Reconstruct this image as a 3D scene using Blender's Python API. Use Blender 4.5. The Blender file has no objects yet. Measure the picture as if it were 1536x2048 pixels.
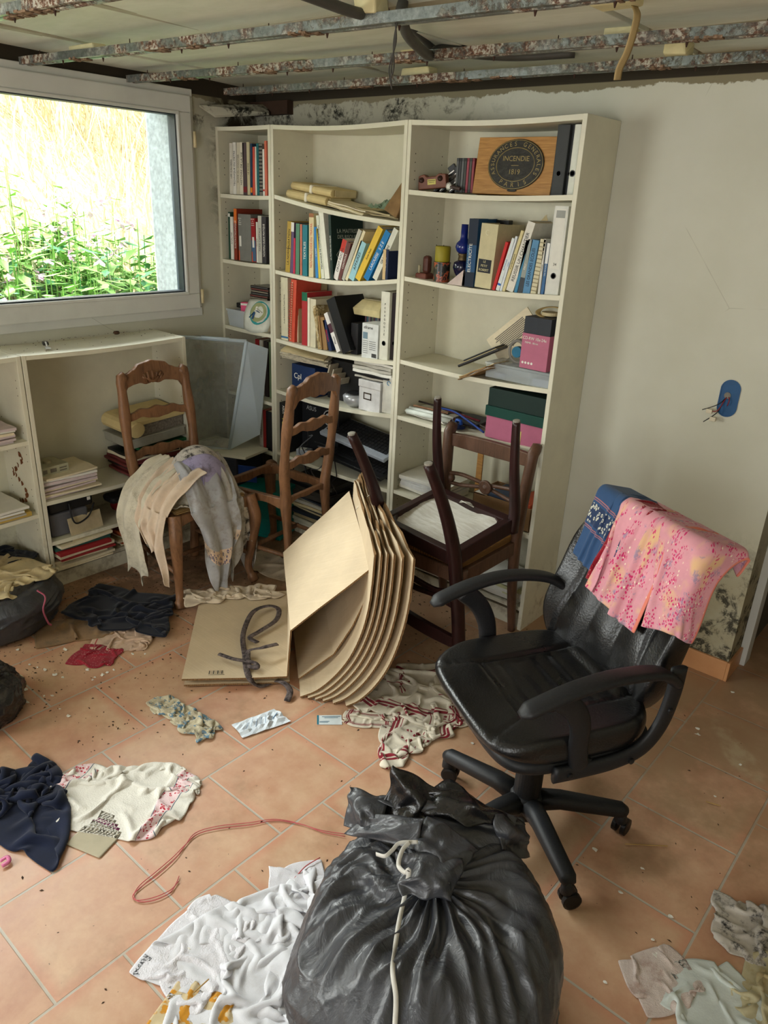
import bpy, math, random
import numpy as np
from mathutils import Vector, Matrix, Euler
C=bpy.context.scene.collection
S=bpy.context.scene
R=math.radians; PI=math.pi
random.seed(7)
# ------------------------------------------------------------ camera
YAW,PIT,ROL=-0.6948,-0.3955,0.0463
CAMP=Vector((3.3553,-2.8487,1.724)); FPX=1496.37
def cam_axes():
    cy,sy,cp,sp=math.cos(YAW),math.sin(YAW),math.cos(PIT),math.sin(PIT)
    f=Vector((sy*cp,cy*cp,sp)); r=Vector((cy,-sy,0)); u=r.cross(f)
    c,s=math.cos(ROL),math.sin(ROL)
    return c*r+s*u,-s*r+c*u,f
CR,CU,CF=cam_axes()
cd=bpy.data.cameras.new('camera'); cam=bpy.data.objects.new('camera',cd); C.objects.link(cam)
cd.sensor_fit='VERTICAL'; cd.sensor_height=36; cd.lens=FPX/2048*36; cd.clip_start=.05
M4=Matrix.Identity(4)
for i in range(3):
    M4[i][0]=CR[i]; M4[i][1]=CU[i]; M4[i][2]=-CF[i]; M4[i][3]=CAMP[i]
cam.matrix_world=M4
S.camera=cam
def at(px,py,ax,v):
    "point of the world plane (axis ax = v) seen at a photo pixel"
    d=CF+CR*((px-768)/FPX)-CU*((py-1024)/FPX)
    return CAMP+d*((v-CAMP[ax])/d[ax])
# ------------------------------------------------------------ light
S.view_settings.view_transform='Standard'; S.view_settings.look='None'
S.view_settings.exposure=0.07; S.view_settings.gamma=1
W=bpy.data.worlds.new('world'); S.world=W; W.use_nodes=True
wn=W.node_tree.nodes; wb=wn['Background']; wb.inputs[0].default_value=(.86,.93,1,1); wb.inputs[1].default_value=2.2
def lamp(name,kind,loc,target,energy,color=(1,1,1),size=1,sy=None):
    l=bpy.data.lights.new(name,kind); l.energy=energy; l.color=color
    o=bpy.data.objects.new(name,l); C.objects.link(o); o.location=loc
    o.rotation_euler=(Vector(target)-Vector(loc)).to_track_quat('-Z','Y').to_euler()
    if kind=='AREA':
        l.size=size
        if sy: l.shape='RECTANGLE'; l.size_y=sy
    if kind=='SUN': l.angle=size
    return o
lamp('sun','SUN',(6,2.6,8),(-3,-1,0),7.5,(1,.97,.90),R(3))
lamp('daylight_through_window','AREA',(-2.1,-1.75,3.55),(1.5,-1.5,.3),660,(.94,.985,1),3.8,1.9)
lamp('fill_rear_left','AREA',(-.1,-4.1,1.6),(2.0,-2.2,1.0),72,(.96,.99,.96),1.6,1.1)  # added fill lamp, set in an assumed opening out of view
lamp('fill_rear','AREA',(3.4,-5.55,1.3),(1.5,-.6,1.5),52,(1,.985,.93),1.8,2.0)  # added fill lamp behind the camera, lifts the bookcase side of the room
# ------------------------------------------------------------ mesh helpers
class MB:
    def __init__(s): s.v=[]; s.f=[]; s.m=[]; s.uv={}
    def add(s,vs,fs,mi=0,xf=None):
        b=len(s.v)
        for p in vs:
            p=Vector(p); s.v.append(tuple(xf@p) if xf else tuple(p))
        for q in fs: s.f.append([b+i for i in q]); s.m.append(mi)
        return s
    def box(s,x0,x1,y0,y1,z0,z1,mi=0,xf=None):
        return s.add([(x0,y0,z0),(x1,y0,z0),(x1,y1,z0),(x0,y1,z0),(x0,y0,z1),(x1,y0,z1),(x1,y1,z1),(x0,y1,z1)],
          [(0,3,2,1),(4,5,6,7),(0,1,5,4),(1,2,6,5),(2,3,7,6),(3,0,4,7)],mi,xf)
    def grid(s,fn,nu,nv,mi=0,closeu=False,closev=False,xf=None):
        vs=[fn(i/(nu if closeu else nu-1),j/(nv if closev else nv-1)) for i in range(nu) for j in range(nv)]
        fs=[]
        for i in range(nu if closeu else nu-1):
            for j in range(nv if closev else nv-1):
                a=i*nv+j; b=((i+1)%nu)*nv+j; c=((i+1)%nu)*nv+(j+1)%nv; d=i*nv+(j+1)%nv
                fs.append((a,b,c,d))
        return s.add(vs,fs,mi,xf)
    def tube(s,path,rad,n=10,mi=0,flat=1.0,xf=None,up=None,cap=True,sq=1.0):
        "sweep; rad number or list; flat scales 2nd axis; sq<1 squarer section"
        P=[Vector(p) for p in path]; N=len(P)
        if not hasattr(rad,'__len__'): rad=[rad]*N
        U=None; vs=[]
        for i in range(N):
            t=(P[min(i+1,N-1)]-P[max(i-1,0)])
            t=t.normalized() if t.length>1e-9 else Vector((0,0,1))
            if up is not None: a=Vector(up).cross(t)
            else:
                if U is None:
                    U=Vector((0,0,1)) if abs(t.z)<.9 else Vector((0,1,0))
                a=U.cross(t)
            if a.length<1e-6: a=Vector((1,0,0)).cross(t)
            a.normalize(); b=t.cross(a); U=b
            for k in range(n):
                th=2*PI*(k+.5)/n; c,q=math.cos(th),math.sin(th)
                if sq!=1: c=math.copysign(abs(c)**sq,c); q=math.copysign(abs(q)**sq,q)
                vs.append(P[i]+a*(c*rad[i])+b*(q*rad[i]*flat))
        fs=[(i*n+k,i*n+(k+1)%n,(i+1)*n+(k+1)%n,(i+1)*n+k) for i in range(N-1) for k in range(n)]
        if cap: fs+=[tuple(range(n))[::-1],tuple((N-1)*n+k for k in range(n))]
        return s.add(vs,fs,mi,xf)
    def lathe(s,prof,n=24,mi=0,xf=None):
        vs=[(r*math.cos(2*PI*k/n),r*math.sin(2*PI*k/n),z) for r,z in prof for k in range(n)]
        N=len(prof)
        fs=[(i*n+k,i*n+(k+1)%n,(i+1)*n+(k+1)%n,(i+1)*n+k) for i in range(N-1) for k in range(n)]
        fs+=[tuple(range(n))[::-1],tuple((N-1)*n+k for k in range(n))]
        return s.add(vs,fs,mi,xf)
    def prism(s,out,d0,d1,ax='y',mi=0,xf=None):
        n=len(out)
        def p(a,b,d): return (a,d,b) if ax=='y' else ((d,a,b) if ax=='x' else (a,b,d))
        vs=[p(a,b,d0) for a,b in out]+[p(a,b,d1) for a,b in out]
        return s.add(vs,[tuple(range(n)),tuple(range(n,2*n))[::-1]]+[(i,i+n,(i+1)%n+n,(i+1)%n) for i in range(n)],mi,xf)
    def rail(s,xs,zt,zb,yf,th,mi=0,xf=None):
        "curved board: x list, top and bottom edge, y centre function, thickness"
        N=len(xs); vs=[]
        for i,x in enumerate(xs):
            y=yf(x); vs+=[(x,y-th/2,zb[i]),(x,y+th/2,zb[i]),(x,y+th/2,zt[i]),(x,y-th/2,zt[i])]
        fs=[(i*4+k,i*4+(k+1)%4,i*4+4+(k+1)%4,i*4+4+k) for i in range(N-1) for k in range(4)]
        fs+=[(3,2,1,0),tuple((N-1)*4+k for k in range(4))]
        return s.add(vs,fs,mi,xf)
def obj(name,mb,mat,parent=None,smooth=False,bevel=0,solid=0,sub=0,loc=None,rot=None,uv=None):
    me=bpy.data.meshes.new(name); me.from_pydata(mb.v,[],mb.f)
    mats=mat if isinstance(mat,(list,tuple)) else [mat]
    for m in mats: me.materials.append(m)
    me.polygons.foreach_set('material_index',mb.m)
    if smooth: me.polygons.foreach_set('use_smooth',[True]*len(mb.f))
    if uv is not None:
        l=me.uv_layers.new(name='UVMap'); vi=np.zeros(len(me.loops),int); me.loops.foreach_get('vertex_index',vi)
        l.data.foreach_set('uv',np.asarray(uv,float)[vi].ravel())
    me.update()
    o=bpy.data.objects.new(name,me); C.objects.link(o)
    if parent: o.parent=parent
    if loc: o.location=loc
    if rot: o.rotation_euler=rot
    if smooth=='auto': pass
    if solid: m=o.modifiers.new('s','SOLIDIFY'); m.thickness=solid; m.offset=0
    if bevel: m=o.modifiers.new('b','BEVEL'); m.width=bevel; m.segments=2; m.limit_method='ANGLE'; m.angle_limit=R(40)
    if sub: m=o.modifiers.new('u','SUBSURF'); m.levels=sub; m.render_levels=sub
    return o
def tag(o,label=None,cat=None,group=None,kind=None):
    if label: o['label']=label
    if cat: o['category']=cat
    if group: o['group']=group
    if kind: o['kind']=kind
    return o
def thing(name,label,cat,loc=(0,0,0),rz=0,group=None,rot=None):
    o=bpy.data.objects.new(name,None); C.objects.link(o); o.location=loc
    o.rotation_euler=rot if rot else (0,0,rz); o.empty_display_size=.05
    return tag(o,label,cat,group)
def struct(name,mb,mat,**k): return tag(obj(name,mb,mat,**k),kind='structure')
def catmull(pts,n=8):
    P=[np.array(p,float) for p in pts]; P=[2*P[0]-P[1]]+P+[2*P[-1]-P[-2]]; o=[]
    for i in range(1,len(P)-2):
        for k in range(n):
            t=k/n; a,b,c,d=P[i-1],P[i],P[i+1],P[i+2]
            o.append(.5*((2*b)+(-a+c)*t+(2*a-5*b+4*c-d)*t*t+(-a+3*b-3*c+d)*t**3))
    o.append(P[-2]); return [tuple(x) for x in o]
def basis(x,y,z,o=(0,0,0)):
    m=Matrix.Identity(4)
    for i in range(3): m[i][0]=x[i];m[i][1]=y[i];m[i][2]=z[i];m[i][3]=o[i]
    return m
# ------------------------------------------------------------ materials
MATS={}
def srgb(h):
    return tuple(((c/255)/12.92 if c/255<=.04045 else ((c/255+.055)/1.055)**2.4) for c in h)+(1,)
class NT:
    def __init__(s,name):
        s.m=bpy.data.materials.new(name); s.m.use_nodes=True; s.t=s.m.node_tree; s.n=s.t.nodes
        s.b=s.n['Principled BSDF']; s.L=s.t.links.new; s.tc=None
    def co(s,kind='Object',scale=None,rot=None):
        if s.tc is None: s.tc=s.n.new('ShaderNodeTexCoord')
        if scale is None and rot is None: return s.tc.outputs[kind]
        mp=s.n.new('ShaderNodeMapping')
        if scale is not None: mp.inputs['Scale'].default_value=scale if hasattr(scale,'__len__') else (scale,)*3
        if rot is not None: mp.inputs['Rotation'].default_value=rot
        s.L(s.tc.outputs[kind],mp.inputs[0]); return mp.outputs[0]
    def world(s,scale=None):
        g=s.n.new('ShaderNodeNewGeometry')
        if scale is None: return g.outputs['Position']
        mp=s.n.new('ShaderNodeMapping'); mp.inputs['Scale'].default_value=scale if hasattr(scale,'__len__') else (scale,)*3
        s.L(g.outputs['Position'],mp.inputs[0]); return mp.outputs[0]
    def noise(s,vec,scale=5,detail=4,rough=.55,dist=0,out='Fac'):
        x=s.n.new('ShaderNodeTexNoise'); x.inputs['Scale'].default_value=scale; x.inputs['Detail'].default_value=detail
        x.inputs['Roughness'].default_value=rough; x.inputs['Distortion'].default_value=dist
        s.L(vec,x.inputs['Vector']); return x.outputs[out]
    def vor(s,vec,scale=5,feat='F1',out='Distance'):
        x=s.n.new('ShaderNodeTexVoronoi'); x.feature=feat; x.inputs['Scale'].default_value=scale; s.L(vec,x.inputs['Vector']); return x.outputs[out]
    def wave(s,vec,scale=5,dist=0,kind='BANDS',dirn='X',ds=1):
        x=s.n.new('ShaderNodeTexWave'); x.wave_type=kind; x.bands_direction=dirn; x.inputs['Scale'].default_value=scale
        x.inputs['Distortion'].default_value=dist; x.inputs['Detail Scale'].default_value=ds; s.L(vec,x.inputs['Vector']); return x.outputs['Fac']
    def ramp(s,fac,stops,interp='LINEAR'):
        x=s.n.new('ShaderNodeValToRGB'); cr=x.color_ramp; cr.interpolation=interp
        while len(cr.elements)>1: cr.elements.remove(cr.elements[-1])
        for i,(p,c) in enumerate(stops):
            c=c if hasattr(c,'__len__') else (c,c,c,1)
            e=cr.elements[0] if i==0 else cr.elements.new(p)
            e.position=p; e.color=c
        s.L(fac,x.inputs[0]); return x.outputs[0]
    def mix(s,fac,a,b,mode='MIX'):
        x=s.n.new('ShaderNodeMix'); x.data_type='RGBA'; x.blend_type=mode
        for sock,v in ((x.inputs[0],fac),(x.inputs[6],a),(x.inputs[7],b)):
            if hasattr(v,'is_linked'): s.L(v,sock)
            else: sock.default_value=v
        return x.outputs[2]
    def math(s,op,a,b=0.0,c=None,clamp=False):
        x=s.n.new('ShaderNodeMath'); x.operation=op; x.use_clamp=clamp
        for i,v in enumerate((a,b,c)):
            if v is None: continue
            if hasattr(v,'is_linked'): s.L(v,x.inputs[i])
            else: x.inputs[i].default_value=v
        return x.outputs[0]
    def sep(s,vec):
        x=s.n.new('ShaderNodeSeparateXYZ'); s.L(vec,x.inputs[0]); return x.outputs
    def rng(s,v,a,b):   # 0..1 ramp smooth
        x=s.n.new('ShaderNodeMapRange'); x.interpolation_type='SMOOTHSTEP'; s.L(v,x.inputs[0]); x.inputs[1].default_value=a; x.inputs[2].default_value=b; return x.outputs[0]
    def bump(s,h,strength=.3,dist=.01):
        x=s.n.new('ShaderNodeBump'); x.inputs['Strength'].default_value=strength; x.inputs['Distance'].default_value=dist
        s.L(h,x.inputs['Height']); s.L(x.outputs[0],s.b.inputs['Normal'])
    def set(s,color=None,rough=None,spec=None,metal=None,alpha=None,trans=None,coat=None,ior=None,sheen=None):
        for k,v in (('Base Color',color),('Roughness',rough),('Specular IOR Level',spec),('Metallic',metal),('Alpha',alpha),('Transmission Weight',trans),('Coat Weight',coat),('IOR',ior),('Sheen Weight',sheen)):
            if v is None: continue
            if hasattr(v,'is_linked'): s.L(v,s.b.inputs[k])
            else: s.b.inputs[k].default_value=v
        return s.m
def plain(name,rgb,rough=.6,spec=.3,metal=0,var=.12,nscale=25,bump=0,dirt=0):
    if name in MATS: return MATS[name]
    t=NT(name); c=srgb(rgb); n=t.noise(t.co(),nscale,5)
    lo=tuple(x*(1-var) for x in c[:3])+(1,); hi=tuple(min(1,x*(1+var)) for x in c[:3])+(1,)
    col=t.ramp(n,[(.3,lo),(.7,hi)])
    if dirt:
        d=t.noise(t.co(),nscale*.3,8,.7); col=t.mix(t.ramp(d,[(.52,0),(.75,dirt)]),col,srgb((90,78,58)))
    t.set(col,rough,spec,metal)
    if bump: t.bump(n,bump,.003)
    MATS[name]=t.m; return t.m
def col(rgb,rough=.55): return plain('paint_%d_%d_%d'%rgb,rgb,rough,.3,0,.08,30)
# walls: chalky white paint, black mould low at the right and along the top left
def wall_material():
    t=NT('wall_paint'); P=t.world(); x,y,z=t.sep(P)
    n1=t.noise(P,1.6,5,.6); n2=t.noise(P,9,8,.72,.6); n3=t.noise(P,34,6,.7)
    base=t.ramp(n1,[(.3,srgb((190,188,170))),(.7,srgb((204,203,188)))])
    # low right mould
    m=t.math('MULTIPLY',t.rng(x,2.25,2.6),t.math('SUBTRACT',1.0,t.rng(z,.28,.95)))
    stain=t.math('MULTIPLY',m,t.rng(n1,.25,.5))
    base=t.mix(t.math('MULTIPLY',stain,.7),base,srgb((140,124,84)))
    band=t.math('MULTIPLY',t.rng(x,2.28,2.5),t.math('SUBTRACT',1.0,t.rng(z,.36,.66)))
    k=t.math('MULTIPLY',band,t.math('MULTIPLY',t.rng(t.math('ADD',n2,t.math('MULTIPLY',t.rng(z,.42,.12),.06)),.46,.58),t.rng(n3,.40,.53)))
    base=t.mix(t.math('MULTIPLY',k,.9),base,srgb((38,36,30)))
    # top left mould
    b2=t.math('MULTIPLY',t.math('SUBTRACT',1.0,t.rng(x,.9,1.7)),t.rng(z,1.95,2.1))
    k2=t.math('MULTIPLY',b2,t.math('MULTIPLY',t.rng(n2,.47,.60),t.rng(n3,.38,.55)))
    base=t.mix(t.math('MULTIPLY',b2,.45),base,srgb((128,116,88)))
    base=t.mix(k2,base,srgb((30,30,24)))
    # plaster missing at the ragged top: darker substrate
    zz=t.math('ADD',z,t.math('MULTIPLY',t.math('SUBTRACT',t.noise(P,5,6,.7),.5),.09))
    base=t.mix(t.rng(zz,2.126,2.132),base,srgb((128,120,96)))
    base=t.mix(t.rng(z,2.146,2.150),base,srgb((52,46,36)))
    # left wall corner mould next to shelf
    lx=t.math('MULTIPLY',t.math('SUBTRACT',1.0,t.rng(x,.0,.03)),t.math('MULTIPLY',t.rng(y,-.36,-.2),t.rng(z,1.35,1.75)))
    base=t.mix(t.math('MULTIPLY',lx,t.rng(n2,.4,.6)),base,srgb((60,52,38)))
    crack=t.vor(P,1.3,'DISTANCE_TO_EDGE')
    cr=t.math('MULTIPLY',t.math('SUBTRACT',1.0,t.rng(crack,.0,.0025)),t.rng(t.noise(P,2.3,3),.6,.66))
    base=t.mix(t.math('MULTIPLY',cr,.35),base,srgb((110,100,80)))
    t.set(base,.88,.2); t.bump(t.noise(P,60,5),.12,.004); return t.m
WALL=wall_material()
def tile_material():
    t=NT('terracotta_tile'); P=t.world(); x,y,z=t.sep(P)
    # rows run along y, half-offset; row index from x
    rx=t.math('DIVIDE',t.math('SUBTRACT',x,1.07),.343); row=t.math('FLOOR',rx)
    par=t.math('ABSOLUTE',t.math('MODULO',row,2.0))
    yy=t.math('DIVIDE',t.math('ADD',y,t.math('ADD',1.745,t.math('MULTIPLY',par,-.1705))),.341)
    fx=t.math('FRACT',rx); fy=t.math('FRACT',yy); cell=t.math('FLOOR',yy)
    def edge(f): return t.math('MINIMUM',f,t.math('SUBTRACT',1.0,f))
    e=t.math('MINIMUM',edge(fx),edge(fy))
    grout=t.math('SUBTRACT',1.0,t.rng(e,.007,.0125))
    cv=t.n.new('ShaderNodeCombineXYZ'); t.L(row,cv.inputs[0]); t.L(cell,cv.inputs[1])
    wn_=t.n.new('ShaderNodeTexWhiteNoise'); t.L(cv.outputs[0],wn_.inputs['Vector'])
    off=t.n.new('ShaderNodeVectorMath'); off.operation='MULTIPLY_ADD'; t.L(wn_.outputs['Color'],off.inputs[0]); off.inputs[1].default_value=(7,7,7); t.L(P,off.inputs[2])
    n=t.noise(off.outputs[0],3.2,6,.6,.4); n2=t.noise(off.outputs[0],14,6,.65)
    c=t.ramp(n,[(.28,srgb((174,118,90))),(.45,srgb((192,146,114))),(.6,srgb((198,160,126))),(.78,srgb((206,176,144)))])
    c=t.mix(.35,c,t.ramp(n2,[(.3,srgb((168,124,96))),(.7,srgb((210,180,148)))]))
    c=t.mix(t.math('MULTIPLY',t.math('SUBTRACT',1.0,t.rng(e,.0,.14)),t.math('MULTIPLY',.45,t.rng(n,.4,.6))),c,srgb((190,112,86)))
    c=t.mix(grout,c,srgb((176,166,150)))
    # dirt: fine crumbs and dusty film, heavier near the far left
    d=t.noise(P,55,4,.6); dd=t.noise(P,4,5,.7)
    dens=t.math('ADD',.0,t.math('MULTIPLY',t.rng(x,1.6,.4),.1))
    sp=t.rng(t.math('ADD',d,dens),.71,.74)
    c=t.mix(t.math('MULTIPLY',sp,.8),c,srgb((62,46,34)))
    film=t.math('MULTIPLY',t.rng(t.math('ADD',dd,t.math('MULTIPLY',t.rng(y,-1.6,-.2),.28)),.52,.8),.6)
    c=t.mix(film,c,srgb((140,112,80)))
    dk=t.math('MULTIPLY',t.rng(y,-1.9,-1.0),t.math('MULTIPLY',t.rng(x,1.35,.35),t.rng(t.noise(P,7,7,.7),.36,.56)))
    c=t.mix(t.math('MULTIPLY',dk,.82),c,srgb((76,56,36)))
    # dried spill
    dx=t.math('SUBTRACT',x,2.98); dy=t.math('SUBTRACT',y,-.42)
    q=t.math('ADD',t.math('POWER',t.math('DIVIDE',t.math('ADD',dx,t.math('MULTIPLY',dy,.9)),.07),2.0),t.math('POWER',t.math('DIVIDE',t.math('SUBTRACT',dx,t.math('MULTIPLY',dy,.6)),.2),2.0))
    sm=t.math('SUBTRACT',1.0,t.rng(t.math('ADD',q,t.math('MULTIPLY',t.noise(P,11,5,.6),2.4)),1.6,2.3))
    c=t.mix(t.math('MULTIPLY',t.math('MULTIPLY',sm,t.rng(n2,.3,.7)),.5),c,srgb((196,180,146)))
    t.set(c,t.ramp(n2,[(.3,.34),(.7,.5)]),.45)
    h=t.math('ADD',t.math('MULTIPLY',grout,-1.0),t.math('MULTIPLY',t.noise(off.outputs[0],20,5,.6),.5))
    t.bump(h,.35,.003); return t.m
TILE=tile_material()
def skirting_mat():
    t=NT('skirting_tile'); n=t.noise(t.world(),6,5)
    t.set(t.ramp(n,[(.3,srgb((186,130,86))),(.7,srgb((206,154,108)))]),.4,.4); return t.m
SKIRT=skirting_mat()
def ceiling_mat():
    t=NT('ceiling_board'); P=t.world((1,3,1)); n=t.noise(P,3,7,.65,.5); n2=t.noise(t.world(),1.3,5)
    c=t.ramp(n,[(.3,srgb((208,210,192))),(.7,srgb((232,233,218)))])
    c=t.mix(t.ramp(n2,[(.5,0.0),(.75,.3)]),c,srgb((214,204,170)))
    t.set(c,.7,.3); t.bump(n,.2,.004); return t.m
CEIL=ceiling_mat()
def rust_rail_mat():
    t=NT('galvanised_rail'); P=t.world(); n=t.noise(P,8,8,.75,.3); n2=t.noise(P,2.2,3); n3=t.noise(P,70,5,.7)
    k=t.math('MULTIPLY',t.rng(n,.43,.54),t.rng(n2,.34,.5))
    c=t.ramp(n3,[(.3,srgb((100,106,103))),(.7,srgb((146,152,147)))])
    r=t.ramp(n3,[(.35,srgb((66,44,34))),(.48,srgb((116,80,58))),(.56,srgb((190,184,168)))])
    t.set(t.mix(k,c,r),t.ramp(k,[(0,.38),(1,.85)]),.5,t.ramp(k,[(0,.75),(1,.0)])); t.bump(t.math('MULTIPLY',k,n3),.8,.01); return t.m
RAIL=rust_rail_mat()
def laminate(name,rgb,edge=.3):
    t=NT(name); P=t.world(); x,y,z=t.sep(P); n=t.noise(P,5,7,.65)
    c=t.ramp(n,[(.3,srgb(rgb)),(.75,srgb(tuple(int(a*.93) for a in rgb)))])
    sp=t.rng(t.noise(P,90,3,.6),.74,.77); c=t.mix(t.math('MULTIPLY',sp,.6),c,srgb((96,84,64)))
    d=t.math('MULTIPLY',t.math('SUBTRACT',1.0,t.rng(z,.02,.42)),t.rng(t.noise(P,7,7,.7),.47,.62))
    c=t.mix(t.math('MULTIPLY',d,.6),c,srgb((122,102,70)))
    t.set(c,.45,.35); t.bump(n,.08,.003); return t.m
SHELF=laminate('white_laminate',(222,218,196)); BACKB=laminate('white_backboard',(212,208,184))
FRAME=plain('window_pvc',(212,212,206),.35,.4,0,.04,8,dirt=.12)
GASKET=plain('window_gasket',(58,66,72),.5)
# ---------------- room
ZC=2.207
mb=MB(); mb.box(-.3,5.2,-5.9,.02,-.12,0); mb.box(2.5,4.2,.02,3.4,-.12,0); struct('floor',mb,TILE)
TOPZ=2.42
WY0,WY1,WZ0,WZ1=-2.75,-.402,1.12,2.165     # window opening
mb=MB()
def xwall(x0,x1,y0,y1,openings,mb):         # wall slab spanning y with openings (ya,yb,za,zb)
    ys=sorted({y0,y1,*[o[0] for o in openings],*[o[1] for o in openings]})
    for a,b in zip(ys,ys[1:]):
        op=[o for o in openings if o[0]<=a and o[1]>=b]
        if not op: mb.box(x0,x1,a,b,0,TOPZ)
        else:
            mb.box(x0,x1,a,b,0,op[0][2]); mb.box(x0,x1,a,b,op[0][3],TOPZ)
xwall(-.36,0,-5.6,.3,[(WY0,WY1,WZ0,WZ1),(-4.9,-3.3,1.0,2.1)],mb); struct('wall_left',mb,WALL)
mb=MB(); mb.box(0,2.80,0,.24,0,TOPZ); mb.box(2.8,3.75,0,.24,2.1,TOPZ); mb.box(3.75,5.2,0,.24,0,TOPZ); struct('wall_back',mb,WALL)
mb=MB(); mb.box(4.7,4.9,-5.6,0,0,TOPZ); struct('wall_right',mb,WALL)
mb=MB(); mb.box(-.3,2.5,-5.8,-5.6,0,TOPZ); mb.box(4.3,4.9,-5.8,-5.6,0,TOPZ); mb.box(2.5,4.3,-5.8,-5.6,2.3,TOPZ); struct('wall_front',mb,WALL)
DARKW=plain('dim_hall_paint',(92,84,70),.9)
mb=MB(); mb.box(2.68,2.8,.24,3.2,0,TOPZ); mb.box(4.0,4.1,.24,3.2,0,TOPZ); mb.box(2.6,4.1,3.2,3.3,0,TOPZ); struct('wall_hallway',mb,DARKW)
# ceiling boards with battens over the seams
mb=MB(); mb.box(-.35,4.95,-5.85,3.3,ZC+.05,ZC+.3)
struct('ceiling',mb,plain('slab',(90,84,70),.9))
yb=[.2,-.0,-.40,-1.0,-1.6,-2.2,-2.8,-3.4]; xb=[-.02,.33,.97,1.65,2.26,2.9,3.5,4.14,4.7]
BAT=plain('batten',(176,170,148),.8)
for j in range(1,len(yb)-1):
    for i in range(len(xb)-1):
        z=ZC+random.uniform(-.003,.012); tl=.012*(j%2)
        mb=MB(); x0,x1,y0,y1=xb[i]+.008,xb[i+1]-.008,yb[j+1]+.04,yb[j]-.015
        mb.add([(x0,y0,z+tl),(x1,y0,z+tl),(x1,y1,z),(x0,y1,z),(x0,y0,z+.03),(x1,y0,z+.03),(x1,y1,z+.03),(x0,y1,z+.03)],[(0,3,2,1),(4,5,6,7),(0,1,5,4),(1,2,6,5),(2,3,7,6),(3,0,4,7)])
        tag(obj('ceiling_board',mb,CEIL,bevel=.002),'white ceiling board, one of the stained panels above the metal rails','ceiling board','white boards lining the ceiling',None)
mb=MB()
for y in yb[1:]: mb.box(-.02,4.7,y-.012,y+.03,ZC+.004,ZC+.05)
struct('trim_1',mb,BAT,bevel=.002)
mb=MB()
for x in xb[1:-1]: mb.box(x-.022,x+.022,-5.6,.0,ZC+.012,ZC+.05)
struct('trim_2',mb,BAT,bevel=.003)
# skirting tiles
mb=MB(); mb.box(2.02,2.80,-.012,0,0,.085); struct('baseboard_back',mb,SKIRT,bevel=.002)
mb=MB(); mb.box(2.80,2.812,-.012,.155,0,.085); struct('baseboard_doorway',mb,SKIRT,bevel=.002)
# doorway frame
mb=MB(); mb.box(2.80,2.83,.16,.235,0,2.1); mb.box(3.72,3.75,.16,.235,0,2.1); mb.box(2.8,3.75,.16,.235,2.07,2.1); struct('door_1',mb,FRAME,bevel=.002)
# ---------------- window
def frame_ring(mb,x0,x1,y0,y1,z0,z1,w,wb=None):
    wb=wb or w
    mb.box(x0,x1,y0,y1,z0,z0+wb); mb.box(x0,x1,y0,y1,z1-w,z1); mb.box(x0,x1,y0,y0+w,z0+wb,z1-w); mb.box(x0,x1,y1-w,y1,z0+wb,z1-w)
win=tag(thing('window_1',None,None),kind='structure')
mb=MB(); frame_ring(mb,-.07,.012,WY0,WY1,WZ0,WZ1,.032,.045); obj('window_frame',mb,FRAME,win,bevel=.003)
mb=MB(); frame_ring(mb,-.06,.03,WY0+.03,WY1-.022,WZ0+.04,WZ1-.03,.072,.075); mb.box(-.06,.03,-1.65,-1.53,WZ0+.1,WZ1-.09)
obj('window_sash',mb,FRAME,win,bevel=.005)
mb=MB(); frame_ring(mb,-.03,.036,WY0+.098,WY1-.092,WZ0+.112,WZ1-.1,.014); obj('glazing_bead',mb,FRAME,win,bevel=.004)
mb=MB(); frame_ring(mb,-.035,.022,WY0+.108,WY1-.104,WZ0+.124,WZ1-.11,.009); obj('window_gasket',mb,GASKET,win)
t=NT('window_glass'); t.n.clear() if False else None
gb=t.n.new('ShaderNodeBsdfTransparent'); gg=t.n.new('ShaderNodeBsdfGlossy'); gg.inputs['Roughness'].default_value=.02
mx=t.n.new('ShaderNodeMixShader'); fr=t.n.new('ShaderNodeFresnel'); fr.inputs[0].default_value=1.35
gb.inputs[0].default_value=(.97,.98,.97,1)
t.L(fr.outputs[0],mx.inputs[0]); t.L(gb.outputs[0],mx.inputs[1]); t.L(gg.outputs[0],mx.inputs[2]); t.L(mx.outputs[0],t.n['Material Output'].inputs[0]); GLASS=t.m
mb=MB(); mb.box(-.022,-.018,WY0+.1,WY1-.1,WZ0+.12,WZ1-.1); obj('pane',mb,GLASS,win)
for y,z in ((WY1-.012,1.95),(WY1-.012,1.22)):
    mb=MB(); mb.tube([(.034,y,z-.035),(.034,y,z+.035)],.008,8); obj('hinge',mb,plain('hinge_cream',(206,190,150),.4),win,smooth=True)
mb=MB(); mb.box(-.07,.02,-5.0,-3.25,.95,1.02); frame_ring(mb,-.06,.0,-4.9,-3.3,1.0,2.1,.06); struct('window_2',mb,FRAME)  # assumed window out of view, frames the added fill lamp
mb=MB(); mb.box(-.37,-.072,-.410,-.402,1.12,2.165); struct('trim_5',mb,plain('render_grey',(128,134,134),.9,.2,0,.25,50,.3))
# outside reveal (concrete pier) and sill
mb=MB(); mb.box(-.40,-.36,-.395,.3,.5,2.6); struct('wall_outside_pier',mb,plain('concrete',(176,176,164),.9,.2,0,.2,60,.3))
mb=MB(); mb.box(-.42,-.36,-3.2,-.40,.98,1.1); struct('trim_3',mb,plain('concrete',(176,176,164)))
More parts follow.
